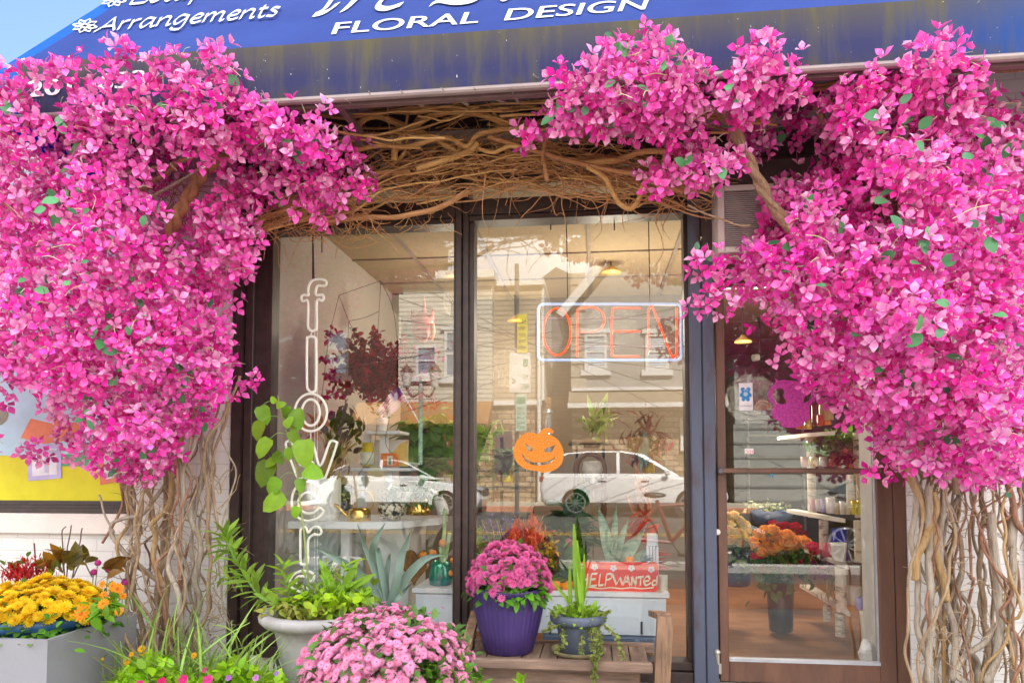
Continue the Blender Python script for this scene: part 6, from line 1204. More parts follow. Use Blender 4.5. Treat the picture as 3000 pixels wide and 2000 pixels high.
neon(ns, 'letter', [[(935, 585), (940, 540), (900, 510), (830, 505), (765, 535), (735, 590), (745, 640), (800, 675), (870, 700), (885, 730), (860, 765), (790, 770), (745, 745), (725, 775), (770, 815), (850, 822), (920, 795), (940, 730), (915, 670), (850, 640), (795, 610), (785, 575), (815, 550), (880, 555), (900, 590)]], Z12, M_neon_w)
b = MB()
for (p, q) in ((Z5(670, 1158), Z5(660, 1210)), (Z5(665, 1718), Z7(660, 322)), (Z7(660, 668), Z7(655, 930)), (Z7(570, 1100), Z7(600, 1135)), (Z7(640, 1488), Z12(850, 132)), (Z12(855, 448), Z12(850, 505))): b.tube([P(*p, yn), P(*q, yn)], .005, 6)
for u in (922, 930): b.tube([P(u, 880, yn+.02), P(u, 1770, yn+.02)], .002, 4)
b.build('support', C(.75, .75, .72, .3), ns)
b = MB(); b.tube([P(916, 665, yn), P(920, 818, yn)], .004, 5); b.build('chain', M_dark, ns)
yo = .10
op = thing('neon_sign', 'neon sign reading open in orange tubes inside a pale blue rounded border', 'neon sign', P(1787, 970, yo))
def Z6(x, y): return (1350+x/3.136, 600+y/3.136)
def rr6(u0, v0, u1, v1, r): return rrect(u0, v0, u1, v1, r, 4)
b = MB(); q = [P(*Z6(x, y), yo) for x, y in rr6(712, 912, 2025, 1425, 45)]; b.tube(q+[q[0]], .0085, 10); b.build('border_tube', M_neon_b, op, smooth=True)
neon(op, 'letter', [[(885+125*math.cos(a)*(1), 1165+215*math.sin(a)) for a in np.linspace(0, 6.283, 26)[:-1]]], Z6, M_neon_o, .0068, yo)
for s in ([[(1070, 1395), (1070, 1200), (1072, 990), (1085, 955), (1130, 945), (1230, 945), (1300, 990), (1320, 1055), (1300, 1115), (1240, 1160), (1095, 1165)]], [[(1655, 950), (1420, 950), (1395, 975), (1385, 1150), (1390, 1350), (1410, 1388), (1645, 1392)], [(1410, 1162), (1650, 1162)]], [[(1710, 1375), (1728, 1300), (1722, 1000), (1735, 950), (1770, 960), (1930, 1370), (1965, 1385), (1982, 1340), (1982, 945)]]):
    b = MB()
    for pts in s: b.tube(crom([P(*Z6(*p), yo) for p in pts], 6) if len(pts) > 2 else [P(*Z6(*p), yo) for p in pts], .0068, 8)
    b.build('letter', M_neon_o, op, smooth=True)
b = MB()
for y_ in (1040, 1300): b.tube([P(*Z6(730, y_), yo+.02), P(*Z6(2010, y_), yo+.02)], .004, 6)
b.build('support', C(.6, .5, .5, .1, trans=.5), op)
b = MB()
for (x_, ) in ((970, ), (1725, )): b.tube([P(*Z6(x_, 130), yo), P(*Z6(x_+12, 905), yo)], .003, 5)
b.build('chain', M_dark, op)
hk = thing('ceiling_hooks', 'short dark chains and clips hanging from the top of the right window', 'chain', P(1700, 660, .1)); b = MB()
for (x_, y1) in ((825, 230), (1410, 235)): b.tube([P(*Z6(x_, 130), .12), P(*Z6(x_, y1), .12)], .004, 5)
for (x_, y_) in ((298, 180), (1875, 112)): RB(b, *Z6(x_-14, y_-12), *Z6(x_+14, y_+12), .10, .13)
b.build('chain', M_dark, hk)
# glitter cut-outs and stickers on the glass
M_glo = mat('orange_glitter', (.85, .27, .0), .35, scale=120, c2=(.62, .16, .0), lo=.4, hi=.6, bump=.5); M_glp = mat('pink_glitter', (.66, .07, .44), .35, scale=110, c2=(.40, .03, .26), lo=.4, hi=.6, bump=.5)
def ZP(x, y): return (1350+x/4.48, 1150+y/4.48)
pc = thing('pumpkin_cutout', 'orange glitter grinning pumpkin cut-out stuck inside the right window', 'decoration', P(1577, 1310, .07))
outl = [(1020, 540), (1060, 490), (1120, 462), (1180, 470), (1220, 505), (1200, 535), (1160, 515), (1140, 540), (1190, 560), (1270, 610), (1325, 700), (1350, 800), (1335, 900), (1290, 970), (1200, 1025), (1080, 1048), (1020, 1030), (930, 1015), (830, 990), (750, 930), (705, 850), (695, 750), (730, 640), (800, 560), (880, 522), (960, 530)]
eyes = [[(840, 655), (945, 725), (935, 765), (880, 765)], [(1245, 680), (1195, 780), (1110, 780), (1090, 740)], [(800, 780), (860, 880), (940, 920), (1040, 935), (1140, 920), (1200, 890), (1240, 815), (1170, 860), (1090, 890), (1020, 885), (940, 945), (850, 905)]]
def cutout(par, nm, outer, holes, fz, y, m, th=.003):
    cu = bpy.data.curves.new('outline', 'CURVE'); cu.dimensions = '2D'; cu.fill_mode = 'BOTH'; cu.extrude = th/2
    o0 = P(*fz(*outer[0]), y)
    for poly in [outer]+holes:
        s = cu.splines.new('POLY'); s.points.add(len(poly)-1); s.use_cyclic_u = True
        for i, p in enumerate(poly): q = P(*fz(*p), y)-o0; s.points[i].co = (q.x, q.z, 0, 1)
    o = bpy.data.objects.new('outline', cu); COL.objects.link(o); bpy.context.view_layer.update(); me = bpy.data.meshes.new_from_object(o.evaluated_get(bpy.context.evaluated_depsgraph_get())); bpy.data.objects.remove(o); bpy.data.curves.remove(cu)
    me.transform(Matrix.Translation(o0) @ Matrix.Rotation(R_(90), 4, 'X')); me.materials.clear(); return finish(nm, me, m, par)
sm = lambda pts: [(p.x, p.y) for p in crom([(x, y, 0) for x, y in pts]+[(pts[0][0], pts[0][1], 0)], 4)[:-1]]
cutout(pc, 'cutout', sm(outl), [e for e in eyes[:2]]+[[(800, 780), (850, 862), (930, 905), (1030, 918), (1140, 900), (1205, 868), (1240, 815), (1225, 870), (1180, 920), (1100, 945), (1010, 955), (920, 940), (850, 900), (810, 840)]], ZP, .046, M_glo)
def ZK(x, y): return (2080+x/4.48, 1050+y/4.48)
pk2 = thing('cauldron_cutout', 'pink glitter cauldron cut-out with round handles stuck on the door glass', 'decoration', P(2315, 1200, -.02))
cutout(pk2, 'cutout', sm([(850, 250), (900, 290), (960, 280), (1060, 290), (1150, 300), (1240, 340), (1330, 360), (1395, 450), (1370, 560), (1310, 620), (1310, 780), (1240, 840), (1150, 900), (1050, 905), (950, 890), (920, 830), (830, 780), (815, 680), (840, 610), (780, 550), (755, 460), (790, 380), (860, 320)]), [[(820, 470), (840, 420), (890, 390), (960, 395), (980, 440), (960, 490), (985, 530), (1010, 580), (950, 600), (880, 590), (840, 540)], [(1290, 420), (1330, 450), (1330, 510), (1290, 560), (1230, 580), (1230, 520), (1270, 480)]], ZK, -.0215, M_glp)
sk = thing('licence_sticker', 'white sticker with a round blue emblem stuck on the door glass', 'sticker', P(2185, 1162, -.02)); b = MB(); RB(b, *ZK(380, 320), *ZK(562, 680), -.0205, -.0185); b.build('paper', C(.78, .78, .80, .5), sk)
def disc(c, r, fz, y, n=20, k=1.0): return [P(*fz(c[0]+r*math.cos(a), c[1]+r*k*math.sin(a)), y) for a in np.linspace(0, 2*math.pi, n+1)[:-1]]
b = MB()
for (c, r) in (((468, 470), 62), ((430, 405), 28), ((505, 405), 28), ((415, 480), 26), ((522, 480), 26), ((440, 535), 26), ((498, 535), 26)): b.add(disc(c, r, ZK, -.021-.0002*r/60), [tuple(range(20))[::-1]])
b.build('emblem', C(.02, .25, .58, .5), sk)
b = MB()
for (c, r) in (((468, 465), 30), ((450, 415), 10), ((490, 415), 10)): b.add(disc(c, r, ZK, -.0216), [tuple(range(20))[::-1]])
b.build('emblem_centre', C(.45, .62, .78, .5), sk)
text('lettering', 'LICENSED', 2167, 1191, 2203, 1191, 5, lambda u, v: P(u, v, -.0211), C(.1, .1, .15, .5), sk)
s2 = thing('small_sticker', 'tiny white sticker with red letters seen from behind on the door glass', 'sticker', P(2194, 1320, .0)); b = MB(); RB(b, *ZK(455, 1178), *ZK(572, 1250), -.0205, -.0185); b.build('paper', C(.76, .72, .72, .5), s2); text('lettering', 'FDC', 2206, 1328, 2183, 1328, 10, lambda u, v: P(u, v, -.0212), C(.6, .05, .1, .5), s2)
s3 = thing('blue_decal', 'tiny light blue decal just under the push bar', 'sticker', P(2262, 1392, -.02)); b = MB(); RB(b, 2256, 1388, 2268, 1393, -.0205, -.0195); RB(b, 2258, 1394, 2261, 1400, -.0205, -.0195); RB(b, 2264, 1394, 2267, 1400, -.0205, -.0195); b.build('decal', C(.05, .40, .62, .5), s3)
# ceiling lamps and their light
def lampfix(u, v, y, r, lab, power, rad=.2, warm=(1, .86, .66)):
    c = P(u, v, y); o = thing('pendant_lamp', lab, 'lamp', c); b = MB(); b.lathe(c, [(r, 0), (r*.96, .015), (r*.5, .04), (.02, .05), (.02, .06)], 24); b.build('shade', C(.70, .45, .12, .4), o, smooth=True)
    b = MB(); b.lathe(c+Vector((0, 0, .001)), [(r*.96, 0), (r*.6, .004), (.001, .008)], 24); b.build('bulb', mat('lit_bulb', (1, .72, .30), .4, emit=.6), o)
    b = MB(); b.tube([c+Vector((0, 0, .06)), Vector((c.x, c.y, ZC)) if ZC-c.z < .9 else Vector((c.x, BY, c.z+.06))], .006, 6); b.build('rod', M_blk, o)
    l = bpy.data.lights.new('pendant_light', 'POINT'); l.energy = power; l.color = warm; l.shadow_soft_size = rad; lo_ = bpy.data.objects.new('pendant_light', l); put(lo_); lo_.location = c+Vector((0, 0, -.18)); lo_.parent = o; lo_.location = Vector((0, -.3, -.5))
lampfix(1790, 800, 1.8, .085, 'glowing yellow ceiling lamp seen above the open sign', 8)
lampfix(1508, 942, 2.85, .075, 'glowing yellow ceiling lamp behind the yellow street panel reflection', 6)
lampfix(1322, 812, 1.75, .06, 'ceiling lamp half hidden by the mullion with a warm glow on the ceiling', 4)
lampfix(2177, 1003, 2.0, .07, 'glowing yellow ceiling lamp seen through the top of the door', 22)
o = thing('spot_light', 'small black and white spotlight on the far ceiling above the door', 'lamp', P(2225, 1047, 4.2)); c = P(2225, 1047, 4.2); b = MB(); b.lathe_s(c, .05, 12, 8, (1, 1, 1)); b.build('head', M_blk, o, smooth=True); b = MB(); b.tube([c+Vector((-.02, -.03, 0)), c+Vector((-.08, -.05, -.01))], .04, 10); b.build('reflector', M_cer, o); b = MB(); b.tube([c+Vector((0, 0, .03)), Vector((c.x, c.y, ZC))], .01, 6); b.build('rod', M_blk, o)
# ------------------------------------------------------------ behind the door: birch shelf, buckets of roses
bs = thing('birch_shelf', 'curved white corner shelf on birch logs behind the door', 'shelf', (RX-.2, .8, zfl)); SH = []
for (v, y, u0) in ((1262, .75, 2330), (1518, .60, 2360), (1655, .55, 2430), (1792, .55, 2440)):
    zs2 = P(2530, v, y).z; xs0 = P(u0, v, 1.1).x; q = [(RX, y-.04), (RX, 1.6), (xs0, 1.6), (xs0+.02, 1.35), (xs0+.12, 1.05)]+[(RX-.35+.08*i, 1.0-.2*i) for i in range(3)]; q = [(RX, y-.04), (RX, 1.6), (xs0, 1.6), (xs0, 1.4), (xs0+(RX-xs0)*.35, 1.0), (xs0+(RX-xs0)*.7, y+.08)]
    MB().prism([(x, y_, zs2-.025) for x, y_ in q][::-1], (0, 0, .025)).build('shelf', C(.70, .66, .62, .5, var=.06), bs); SH.append(zs2)
def log(u, v0, v1, y, r, ): a, e = P(u, v0, y), P(u, v1, y); b = MB(); b.tube([Vector((a.x, y, a.z)), Vector((a.x, y, e.z))], r, 14); b.build('birch_log', M_birch, bs)
log(2520, 1646, 1524, .72, .034); log(2465, 1790, 1662, .72, .034); log(2462, 1862, 1797, .72, .030); log(2415, 1640, 1522, 1.0, .030); log(2424, 1818, 1770, 1.05, .026); log(2520, 1515, 1268, .95, .034); log(2380, 1515, 1275, 1.25, .03); log(2495, 1500, 1390, .85, .03); log(2528, 1262, 1240, .9, .03)
SHG = 'wares on the birch shelf'
def ware(name, label, cat, u, v0, w, h, y, col, prof=None, rough=.35, metal=0.0): return inside_pot(name, label, cat, u, v0, w, h, y, C(*col, rough, metal=metal), prof, 18, group=SHG)
CYL = [(.47, 0), (.5, .04), (.5, 1), (.44, 1), (.42, .8)]
ware('flower_pot', 'plain white tapered pot on the birch shelf beside the orange roses', 'pot', 2458, 1642, 44, 52, .66, (.75, .72, .68)); ware('vase', 'royal blue glass vase behind the white tapered pot', 'vase', 2462, 1640, 44, 92, .9, (.02, .02, .42), CYL, .1); ware('vase', 'red and white patterned tin on the birch shelf', 'tin', 2424, 1630, 24, 40, .8, (.50, .04, .08), CYL)
ware('flower_pot', 'cream squat pot on the lowest birch shelf', 'pot', 2500, 1768, 46, 50, .8, (.74, .68, .62), CYL); ware('flower_pot', 'lilac square pot on the lowest birch shelf', 'pot', 2522, 1785, 28, 36, .66, (.38, .38, .72), CYL)
for i, (u, w, h, col, lab) in enumerate(((2382, 16, 32, (.62, .30, .32), 'pink striped candle jar at the left of the jar row'), (2396, 14, 36, (.55, .45, .40), 'brownish glass jar in the row of jars'), (2412, 16, 40, (.35, .25, .45), 'violet jar in the row of jars'), (2434, 26, 46, (.78, .72, .70), 'white printed mug in the row of jars'), (2453, 14, 34, (.50, .35, .16), 'amber bottle after the white mug'), (2468, 14, 38, (.62, .55, .45), 'clear beige bottle in the row of jars'), (2484, 14, 34, (.70, .60, .30), 'pale gold bottle in the row of jars'), (2502, 16, 40, (.70, .60, .02), 'yellow oil bottle near the right end of the jar row'), (2520, 16, 42, (.72, .62, .03), 'yellow oil bottle at the right end of the jar row'))): ware('jar', lab, 'jar', u, 1506+min(0, i-4)*3, w, h, .72+.04*max(0, 5-i), col, CYL, .15)
for i, (u, v, w, h, col, lab, mt_) in enumerate(((2345, 1250, 22, 30, (.70, .20, .05), 'orange gold candle cup on the upper curved shelf', 0), (2368, 1250, 20, 34, (.70, .50, .14), 'gold cup on the upper curved shelf', .8), (2386, 1240, 14, 60, (.15, .04, .03), 'tall dark brown bottle on the upper curved shelf', 0), (2405, 1240, 20, 30, (.60, .10, .03), 'red and gold box on the upper curved shelf', 0), (2424, 1238, 22, 26, (.78, .30, .03), 'orange box on the upper curved shelf', 0), (2440, 1236, 14, 26, (.05, .06, .20), 'navy jar on the upper curved shelf', 0), (2425, 1225, 34, 34, (.55, .38, .18), 'cork brown pot on the upper curved shelf', 0), (2412, 1210, 22, 50, (.45, .28, .12), 'brown wooden pillar on the upper curved shelf', 0))): ware('jar', lab, 'jar', u, v+6, w, h, .95, col, CYL, .3, mt_)
up2 = thing('plant_row', 'row of small green plants on the shelf above the push bar', 'plants', P(2440, 1360, 1.0))
for (u, v, n, s) in ((2400, 1310, 60, 1), (2440, 1300, 70, 2), (2480, 1295, 60, 3)): plant_in(up2, u, v, 1.0, 16, 12, n, .06, (.12, .32, .03), LEAF, 150+s)
for i, (u, col, lab) in enumerate(((2358, (.70, .45, .35), 'blush pot left in the row above the push bar'), (2385, (.72, .50, .12), 'gold pot in the row above the push bar'), (2412, (.60, .58, .50), 'stone pot in the row above the push bar'), (2440, (.55, .30, .16), 'terracotta pot in the row above the push bar'))): ware('flower_pot', lab, 'pot', u, 1366, 22, 28, .95, col, CYL, .3, .5 if i == 1 else 0)
cpw = thing('copper_rosette', 'shiny copper leaf rosette above the push bar', 'ornament', P(2475, 1350, .9)); scatter('petals', OVAL[0], OVAL[1], np.array([P(2475+rng.normal(0, 14), 1348+rng.normal(0, 8), .9) for _ in range(70)]), rng.normal(0, 1, (70, 3))+np.array((0, -.4, .3)), rng.normal(0, 1, (70, 3)), np.full(70, .05), None, C(.45, .16, .09, .25, metal=.7), cpw)
us_ = thing('wall_shelf', 'short wall shelf with a rainbow ornament behind the left of the door glass', 'shelf', P(2240, 1275, 6.5)); 
for v in (1225, 1272, 1293, 1338): b = MB(); RB(b, 2190, v, 2360, v+6, 6.3, 6.6); b.build('board', C(.46, .44, .38, .5), us_)
for u in (2192, 2354): a = P(u, 1340, 6.4); MB().box((a.x-.015, 6.38, zfl), (a.x+.015, 6.43, P(u, 1225, 6.4).z)).build('upright', C(.34, .32, .28, .5), us_)
pt3 = thing('dark_painting', 'deep red and purple galaxy painting on the wall behind the door glass', 'painting', P(2235, 1160, 6.8)); b = MB(); RB(b, 2195, 1112, 2275, 1215, 6.8, 6.86); b.build('canvas', mat('galaxy', (.30, .03, .05), .5, scale=5, c2=(.05, .01, .04), lo=.4, hi=.7), pt3)
rb_ = thing('rainbow_card', 'terracotta rainbow ornament standing on the wall shelf', 'ornament', P(2235, 1222, 6.35))
for i, (r_, cc_) in enumerate(((26, (.60, .16, .10)), (19, (.72, .48, .34)), (12, (.62, .18, .12)))): c = P(2236, 1200, 6.35-.006*i); k = S(2236, 6.35); b = MB(); b.prism([c+Vector((r_/k*math.cos(a), 0, r_*1.1/k*math.sin(a))) for a in np.linspace(0, math.pi, 16)], (0, .02, 0)); b.build('arc', C(*cc_, .6), rb_)
of = thing('orange_succulent', 'spiky orange air plant on the wall shelf', 'plant', P(2255, 1268, 2.8)); plant_in(of, 2257, 1255, 6.3, 10, 5, 60, .10, (.50, .15, .06), LONG, 155, (0, -.3, 1), .7); plant_in(of, 2290, 1265, 6.3, 12, 4, 30, .07, (.45, .42, .05), LEAF, 156)
b0 = thing('flower_bucket', 'dark blue bucket holding the orange and pink roses', 'bucket', P(2295, 1700, 1.0)); 
def bucket(o, u, v0, w, h, y, col): c = P(u, v0, y); k = S(u, y); b = MB(); b.lathe(c, [(.40*w/k, 0), (.42*w/k, .01), (.5*w/k, h/k), (.47*w/k, h/k), (.42*w/k, h*.6/k)], 28); b.build('body', C(*col, .35), o, smooth=True)
bucket(b0, 2288, 1846, 78, 150, 1.15, (.014, .018, .022)); b1 = thing('flower_bucket', 'navy bucket holding the pale yellow roses at the left of the door glass', 'bucket', P(2150, 1700, 1.2)); bucket(b1, 2150, 1712, 110, 90, 1.25, (.02, .03, .10)); b3 = thing('flower_bucket', 'low dark tub of white sprigs behind the roses', 'bucket', P(2260, 1530, 1.9)); bucket(b3, 2262, 1535, 120, 40, 1.9, (.04, .06, .13)); plant_in(b3, 2250, 1490, 1.9, 36, 10, 120, .04, (.40, .44, .24), OVAL, 157, part='sprigs')
def rose_t():
    vs, fs, tc = [], [], []
    for L_, (n, r, h, z0) in enumerate(((5, .95, .75, 0), (5, .72, .95, .08), (4, .45, 1.05, .15), (3, .22, 1.05, .2))):
        for k in range(n):
            a0 = 2*math.pi*k/n+L_*.6; b = len(vs); wd_ = 2*math.pi/n*.62
            for (z, rs) in ((0, .45), (.5, 1.0), (1, 1.08 if L_ == 0 else .9)):
                for da in (-wd_, 0, wd_): vs.append((math.cos(a0+da)*r*rs*(1 if da == 0 else .94), z0+z*h*(1 if da == 0 or z < 1 else .86), math.sin(a0+da)*r*rs*(1 if da == 0 else .94))); tc.append((1, 1-.12*L_, 1-.15*L_))
            fs += [(b, b+1, b+4, b+3), (b+1, b+2, b+5, b+4), (b+3, b+4, b+7, b+6), (b+4, b+5, b+8, b+7)]
    return vs, fs, tc
RO = rose_t()
def roses(name, label, pts, y, size, col, leaf, seed, base):
    r = np.random.default_rng(seed); o = thing(name, label, 'roses', P(*base, y)); n = len(pts)
    for i, p in enumerate(pts):
        q = P(*p, y+r.uniform(-.08, .08)); scatter('rose', RO[0], RO[1], [q], [(r.uniform(-.3, .3), -.55+r.uniform(-.25, .25), .8)], [r.normal(0, 1, 3)], [size*(1+r.uniform(-.12, .12))], jit(col, 1, .1, r), M_petal, o, tcol=RO[2])
    b = MB()
    for p in pts[::2]: b.tube([P(*p, y), P(base[0]+(p[0]-base[0])*.3, base[1]+30, y+.05)], .004, 5)
    b.build('stem', M_stemg, o)
    if leaf: plant_in(o, base[0], base[1], y-.02, leaf[0], leaf[1], leaf[2], .075, (.05, .16, .03), LEAF, seed, (0, -.5, 0), .8)
    return o
roses('orange_roses', 'bunch of peach orange roses behind the door glass', [(2215, 1610), (2232, 1580), (2245, 1600), (2262, 1560), (2275, 1575), (2288, 1590), (2240, 1560), (2258, 1615), (2278, 1612), (2305, 1575), (2320, 1585), (2335, 1590), (2228, 1625), (2248, 1628), (2295, 1608), (2312, 1600), (2330, 1605), (2350, 1592), (2265, 1585), (2360, 1600), (2208, 1590), (2222, 1570)], 1.02, .046, (.98, .55, .15), (55, 34, 120), 161, (2285, 1665))
roses('pink_roses', 'three hot pink roses at the right of the orange roses', [(2382, 1608), (2390, 1622), (2358, 1648), (2218, 1638)], .95, .046, (.85, .05, .16), None, 162, (2350, 1690))
roses('red_roses', 'dark red roses behind the orange roses', [(2285, 1555), (2300, 1550), (2320, 1555), (2340, 1565), (2265, 1545), (2350, 1570), (2330, 1548)], 1.3, .045, (.5, .008, .015), None, 163, (2310, 1650))
roses('yellow_roses', 'bunch of pale yellow roses at the left of the door glass', [(2130, 1520), (2145, 1540), (2165, 1530), (2150, 1515), (2180, 1545), (2135, 1560), (2160, 1565), (2150, 1585), (2175, 1580), (2135, 1590), (2185, 1560), (2165, 1595)], 1.2, .044, (.88, .78, .36), (20, 14, 40), 164, (2160, 1625))
wp_ = thing('wilted_bunch', 'purple and straw coloured wilted bunch at the foot of the birch shelf', 'flowers', P(2415, 1690, .95)); plant_in(wp_, 2412, 1665, .95, 14, 14, 60, .05, (.34, .03, .18), OVAL, 165, part='petals'); plant_in(wp_, 2430, 1720, .95, 10, 20, 30, .07, (.50, .38, .16), LONG, 166, (0, -.2, -1), .4)
bg_ = thing('white_bag', 'crumpled white paper bag on the floor by the door edge', 'bag', P(2545, 1925, .12)); b = MB(); c = P(2543, 1910, .14); b.lathe_s(c, .055, 12, 8, (1, .7, 1.3)); o = b.build('bag', C(.70, .68, .66, .7), bg_)
for v_ in o.data.vertices: v_.co += noise.noise_vector(v_.co*22)*.016
o, c, k = inside_pot('flower_pot', 'tall white tapered pot under the birch shelf at the door edge', 'pot', 2542, 1880, 40, 90, .5, M_cer)
# ------------------------------------------------------------ air conditioner over the door
ya = -.26; a = P(2103, 640, ya); ac_ = thing('air_conditioner', 'white window air conditioner with a slatted grille above the door', 'air conditioner', (P(2180, 640, ya).x, -.1, P(2180, 735, ya).z))
b = MB(); x0, x1 = P(2103, 640, ya).x, P(2270, 640, ya).x; z0, z1 = P(2180, 738, ya).z, P(2180, 540, ya).z
b.box((x0, ya, z0), (x0+.035, .03, z1), .003); b.box((x1-.035, ya, z0), (x1, .03, z1), .003); b.box((x0+.036, ya, z1-.03), (x1-.036, .03, z1), .003); b.box((x0+.036, ya, z0), (x1-.036, .03, z0+.03), .003); b.build('casing', C(.72, .66, .62, .5, var=.08), ac_)
b = MB(); k = int((z1-z0-.06)/.011)
for i in range(k): b.box((x0+.036, ya+.006, z0+.031+i*.011), (x1-.036, ya+.016, z0+.031+i*.011+.006))
b.build('grille', C(.42, .38, .36, .5), ac_); MB().box((x0+.036, ya+.02, z0+.03), (x1-.036, ya+.03, z1-.03)).build('coil', C(.12, .11, .11, .6), ac_)
# ------------------------------------------------------------ twisting branches
M_vine = [mat('vine_bark', (.50, .36, .23), .75, scale=18, c2=(.27, .175, .10), stretch=(3, 3, .5), lo=.3, hi=.7, bump=1.0, bscale=45), mat('vine_bark_grey', (.52, .45, .36), .8, scale=22, c2=(.26, .20, .15), stretch=(3, 3, .5), lo=.3, hi=.7, bump=1.0, bscale=40), mat('vine_bark_red', (.42, .22, .13), .7, scale=18, c2=(.22, .10, .06), stretch=(3, 3, .5), lo=.3, hi=.7, bump=.9, bscale=50), mat('vine_bark_tan', (.56, .39, .20), .7, scale=18, c2=(.34, .19, .06), stretch=(3, 3, .5), lo=.3, hi=.7, bump=.9, bscale=50)]
M_arch = [mat('arch_bark', (.74, .46, .17), .7, scale=16, c2=(.45, .24, .08), stretch=(.5, 3, 3), lo=.3, hi=.7, bump=.9, bscale=50), mat('arch_bark_red', (.62, .33, .14), .7, scale=16, c2=(.36, .17, .07), stretch=(.5, 3, 3), lo=.3, hi=.7, bump=.9, bscale=50), mat('arch_bark_dark', (.46, .26, .12), .75, scale=16, c2=(.27, .14, .06), stretch=(.5, 3, 3), lo=.3, hi=.7, bump=.9, bscale=50)]
def stems(par, n, u0, u1, ut0, ut1, vtop, ya_, yb_, r0, r1, seed, wob=.05, part='stem', kinds=(0, 1, 2, 3), vmid=1650, um=None):
    r = random.Random(seed)
    for i in range(n):
        f = (i+r.random())/n; ub = u0+(u1-u0)*f+r.uniform(-25, 25); f2 = min(1, max(0, f+r.uniform(-.28, .28))); ut = ut0+(ut1-ut0)*f2; y = r.uniform(ya_, yb_); um_ = (ub+ut)/2+r.uniform(-45, 45) if um is None else um[0]+(um[1]-um[0])*min(1, max(0, f+r.uniform(-.2, .2)))
        vt = vtop+r.uniform(-120, 60)
        base = P(ub, 1990, y); base = Vector((base.x, y, 0.0)); pts = [base, P(ub+r.uniform(-15, 15), 1900, y), P(um_, vmid+r.uniform(-80, 80), y+r.uniform(-.06, .06)), P((um_+ut)/2+r.uniform(-20, 20), (vmid+vt)/2, y+r.uniform(-.05, .05)), P(ut, vt, y+r.uniform(-.05, .03))]
        rad = r.uniform(r0, r1)*(1.5 if r.random() < .18 else 1)
        c = wig(crom(pts, 12), wob*r.uniform(.6, 1.4), r.uniform(2.5, 5), seed*50+i); m_ = len(c)
        c = [p+noise.noise_vector(p*6+Vector((i, 0, 0)))*.024 for p in c]
        MB().tube(c, [rad*.76*(1.15-.4*j/m_)*(1+.22*noise.noise(c[j]*30)) for j in range(m_)], 7).build(part, M_vine[r.choice(kinds)], par, smooth=True)
def twigs(par, n, reg, y0_, y1_, seed, L=.22, rad=.0035, part='twigs', m=None):
    r = random.Random(seed); b = MB()
    for i in range(n):
        u, v = r.uniform(reg[0], reg[2]), r.uniform(reg[1], reg[3]); p = P(u, v, r.uniform(y0_, y1_)); d = Vector((r.gauss(0, .6), r.gauss(0, .3), r.gauss(.3, .8))).normalized(); pts = [p]
        for k in range(5): d = (d+Vector((r.gauss(0, .45), r.gauss(0, .25), r.gauss(0, .45)))).normalized(); pts.append(pts[-1]+d*L/5*r.uniform(.6, 1.4))
        b.tube(crom(pts, 4), [rad*r.uniform(.6, 1.2)*(1-.7*j/20) for j in range(21)], 5)
    b.build(part, m or M_vine[0], par, smooth=True)
lv = thing('bougainvillea', 'large pink bougainvillea on twisted stems left of the window, covering the number on the valance', 'flowering vine', (P(480, 1950, -.3).x, -.3, 0))
stems(lv, 20, 405, 590, 350, 660, 1270, -.46, -.12, .006, .014, 3, .11, vmid=1600, um=(350, 600))
stems(lv, 6, 420, 600, 420, 660, 1200, -.30, -.10, .012, .02, 4, .05, kinds=(1, 0), vmid=1600, um=(400, 620))
for i, (pts, rad, kd) in enumerate((([(460, 1700), (350, 1600), (330, 1530), (420, 1500), (480, 1420)], .012, 1), ([(640, 1550), (620, 1380), (660, 1230), (700, 1100)], .008, 0), ([(655, 1800), (640, 1600), (668, 1480), (690, 1380), (650, 1290), (655, 1200)], .005, 1), ([(300, 1590), (360, 1480), (350, 1410), (365, 1350)], .0075, 2), ([(335, 1560), (310, 1520), (285, 1450)], .006, 1), ([(680, 1860), (650, 1750), (660, 1600), (668, 1480)], .004, 1), ([(620, 1440), (650, 1400), (672, 1375)], .004, 1))): MB().tube(wig(crom([P(u, v, -.32) for u, v in pts], 8), .012, 9, i+60), rad, 6).build('stem', M_vine[kd], lv, smooth=True)
twigs(lv, 150, (360, 1420, 650, 1900), -.5, -.15, 5)
# twisted rope of vine inside the left crown
for ph in (0, math.pi):
    c = crom([P(660, 455, -.62), P(600, 500, -.64), P(555, 570, -.66), P(515, 640, -.66), P(490, 720, -.55), P(470, 850, -.4), P(480, 1000, -.3), P(500, 1250, -.3)], 14); MB().tube([p+Vector((math.cos(ph+j*.35), math.sin(ph+j*.35)*.6, .3*math.sin(ph+j*.35)))*.020 for j, p in enumerate(c)], .021, 9).build('stem', mat('rope_vine', (.42, .22, .10), .75, scale=30, c2=(.26, .13, .06), bump=.6, lo=.35, hi=.65), lv, smooth=True)
for i, pts in enumerate(([(250, 545), (360, 510), (480, 490), (600, 445), (700, 410)], [(390, 570), (470, 520), (560, 450), (660, 440)], [(420, 590), (520, 530), (620, 470)], [(250, 490), (330, 470), (380, 480)], [(100, 620), (200, 560), (300, 500)])): MB().tube(wig(crom([P(u, v, -.66) for u, v in pts], 8), .015, 6, i+80), .012 if i < 2 else .009, 6).build('branch', M_vine[(0, 2, 1, 0, 2)[i]], lv, smooth=True)
twigs(lv, 60, (430, 520, 600, 720), -.6, -.3, 6, .3, .003, 'twigs', M_vine[2])
rv = thing('bougainvillea', 'large pink bougainvillea on twisted stems right of the door, hanging over the air conditioner', 'flowering vine', (P(2800, 1950, -.3).x, -.3, 0))
stems(rv, 27, 2690, 2990, 2660, 2990, 1300, -.42, -.14, .006, .0125, 7, .11, vmid=1650)
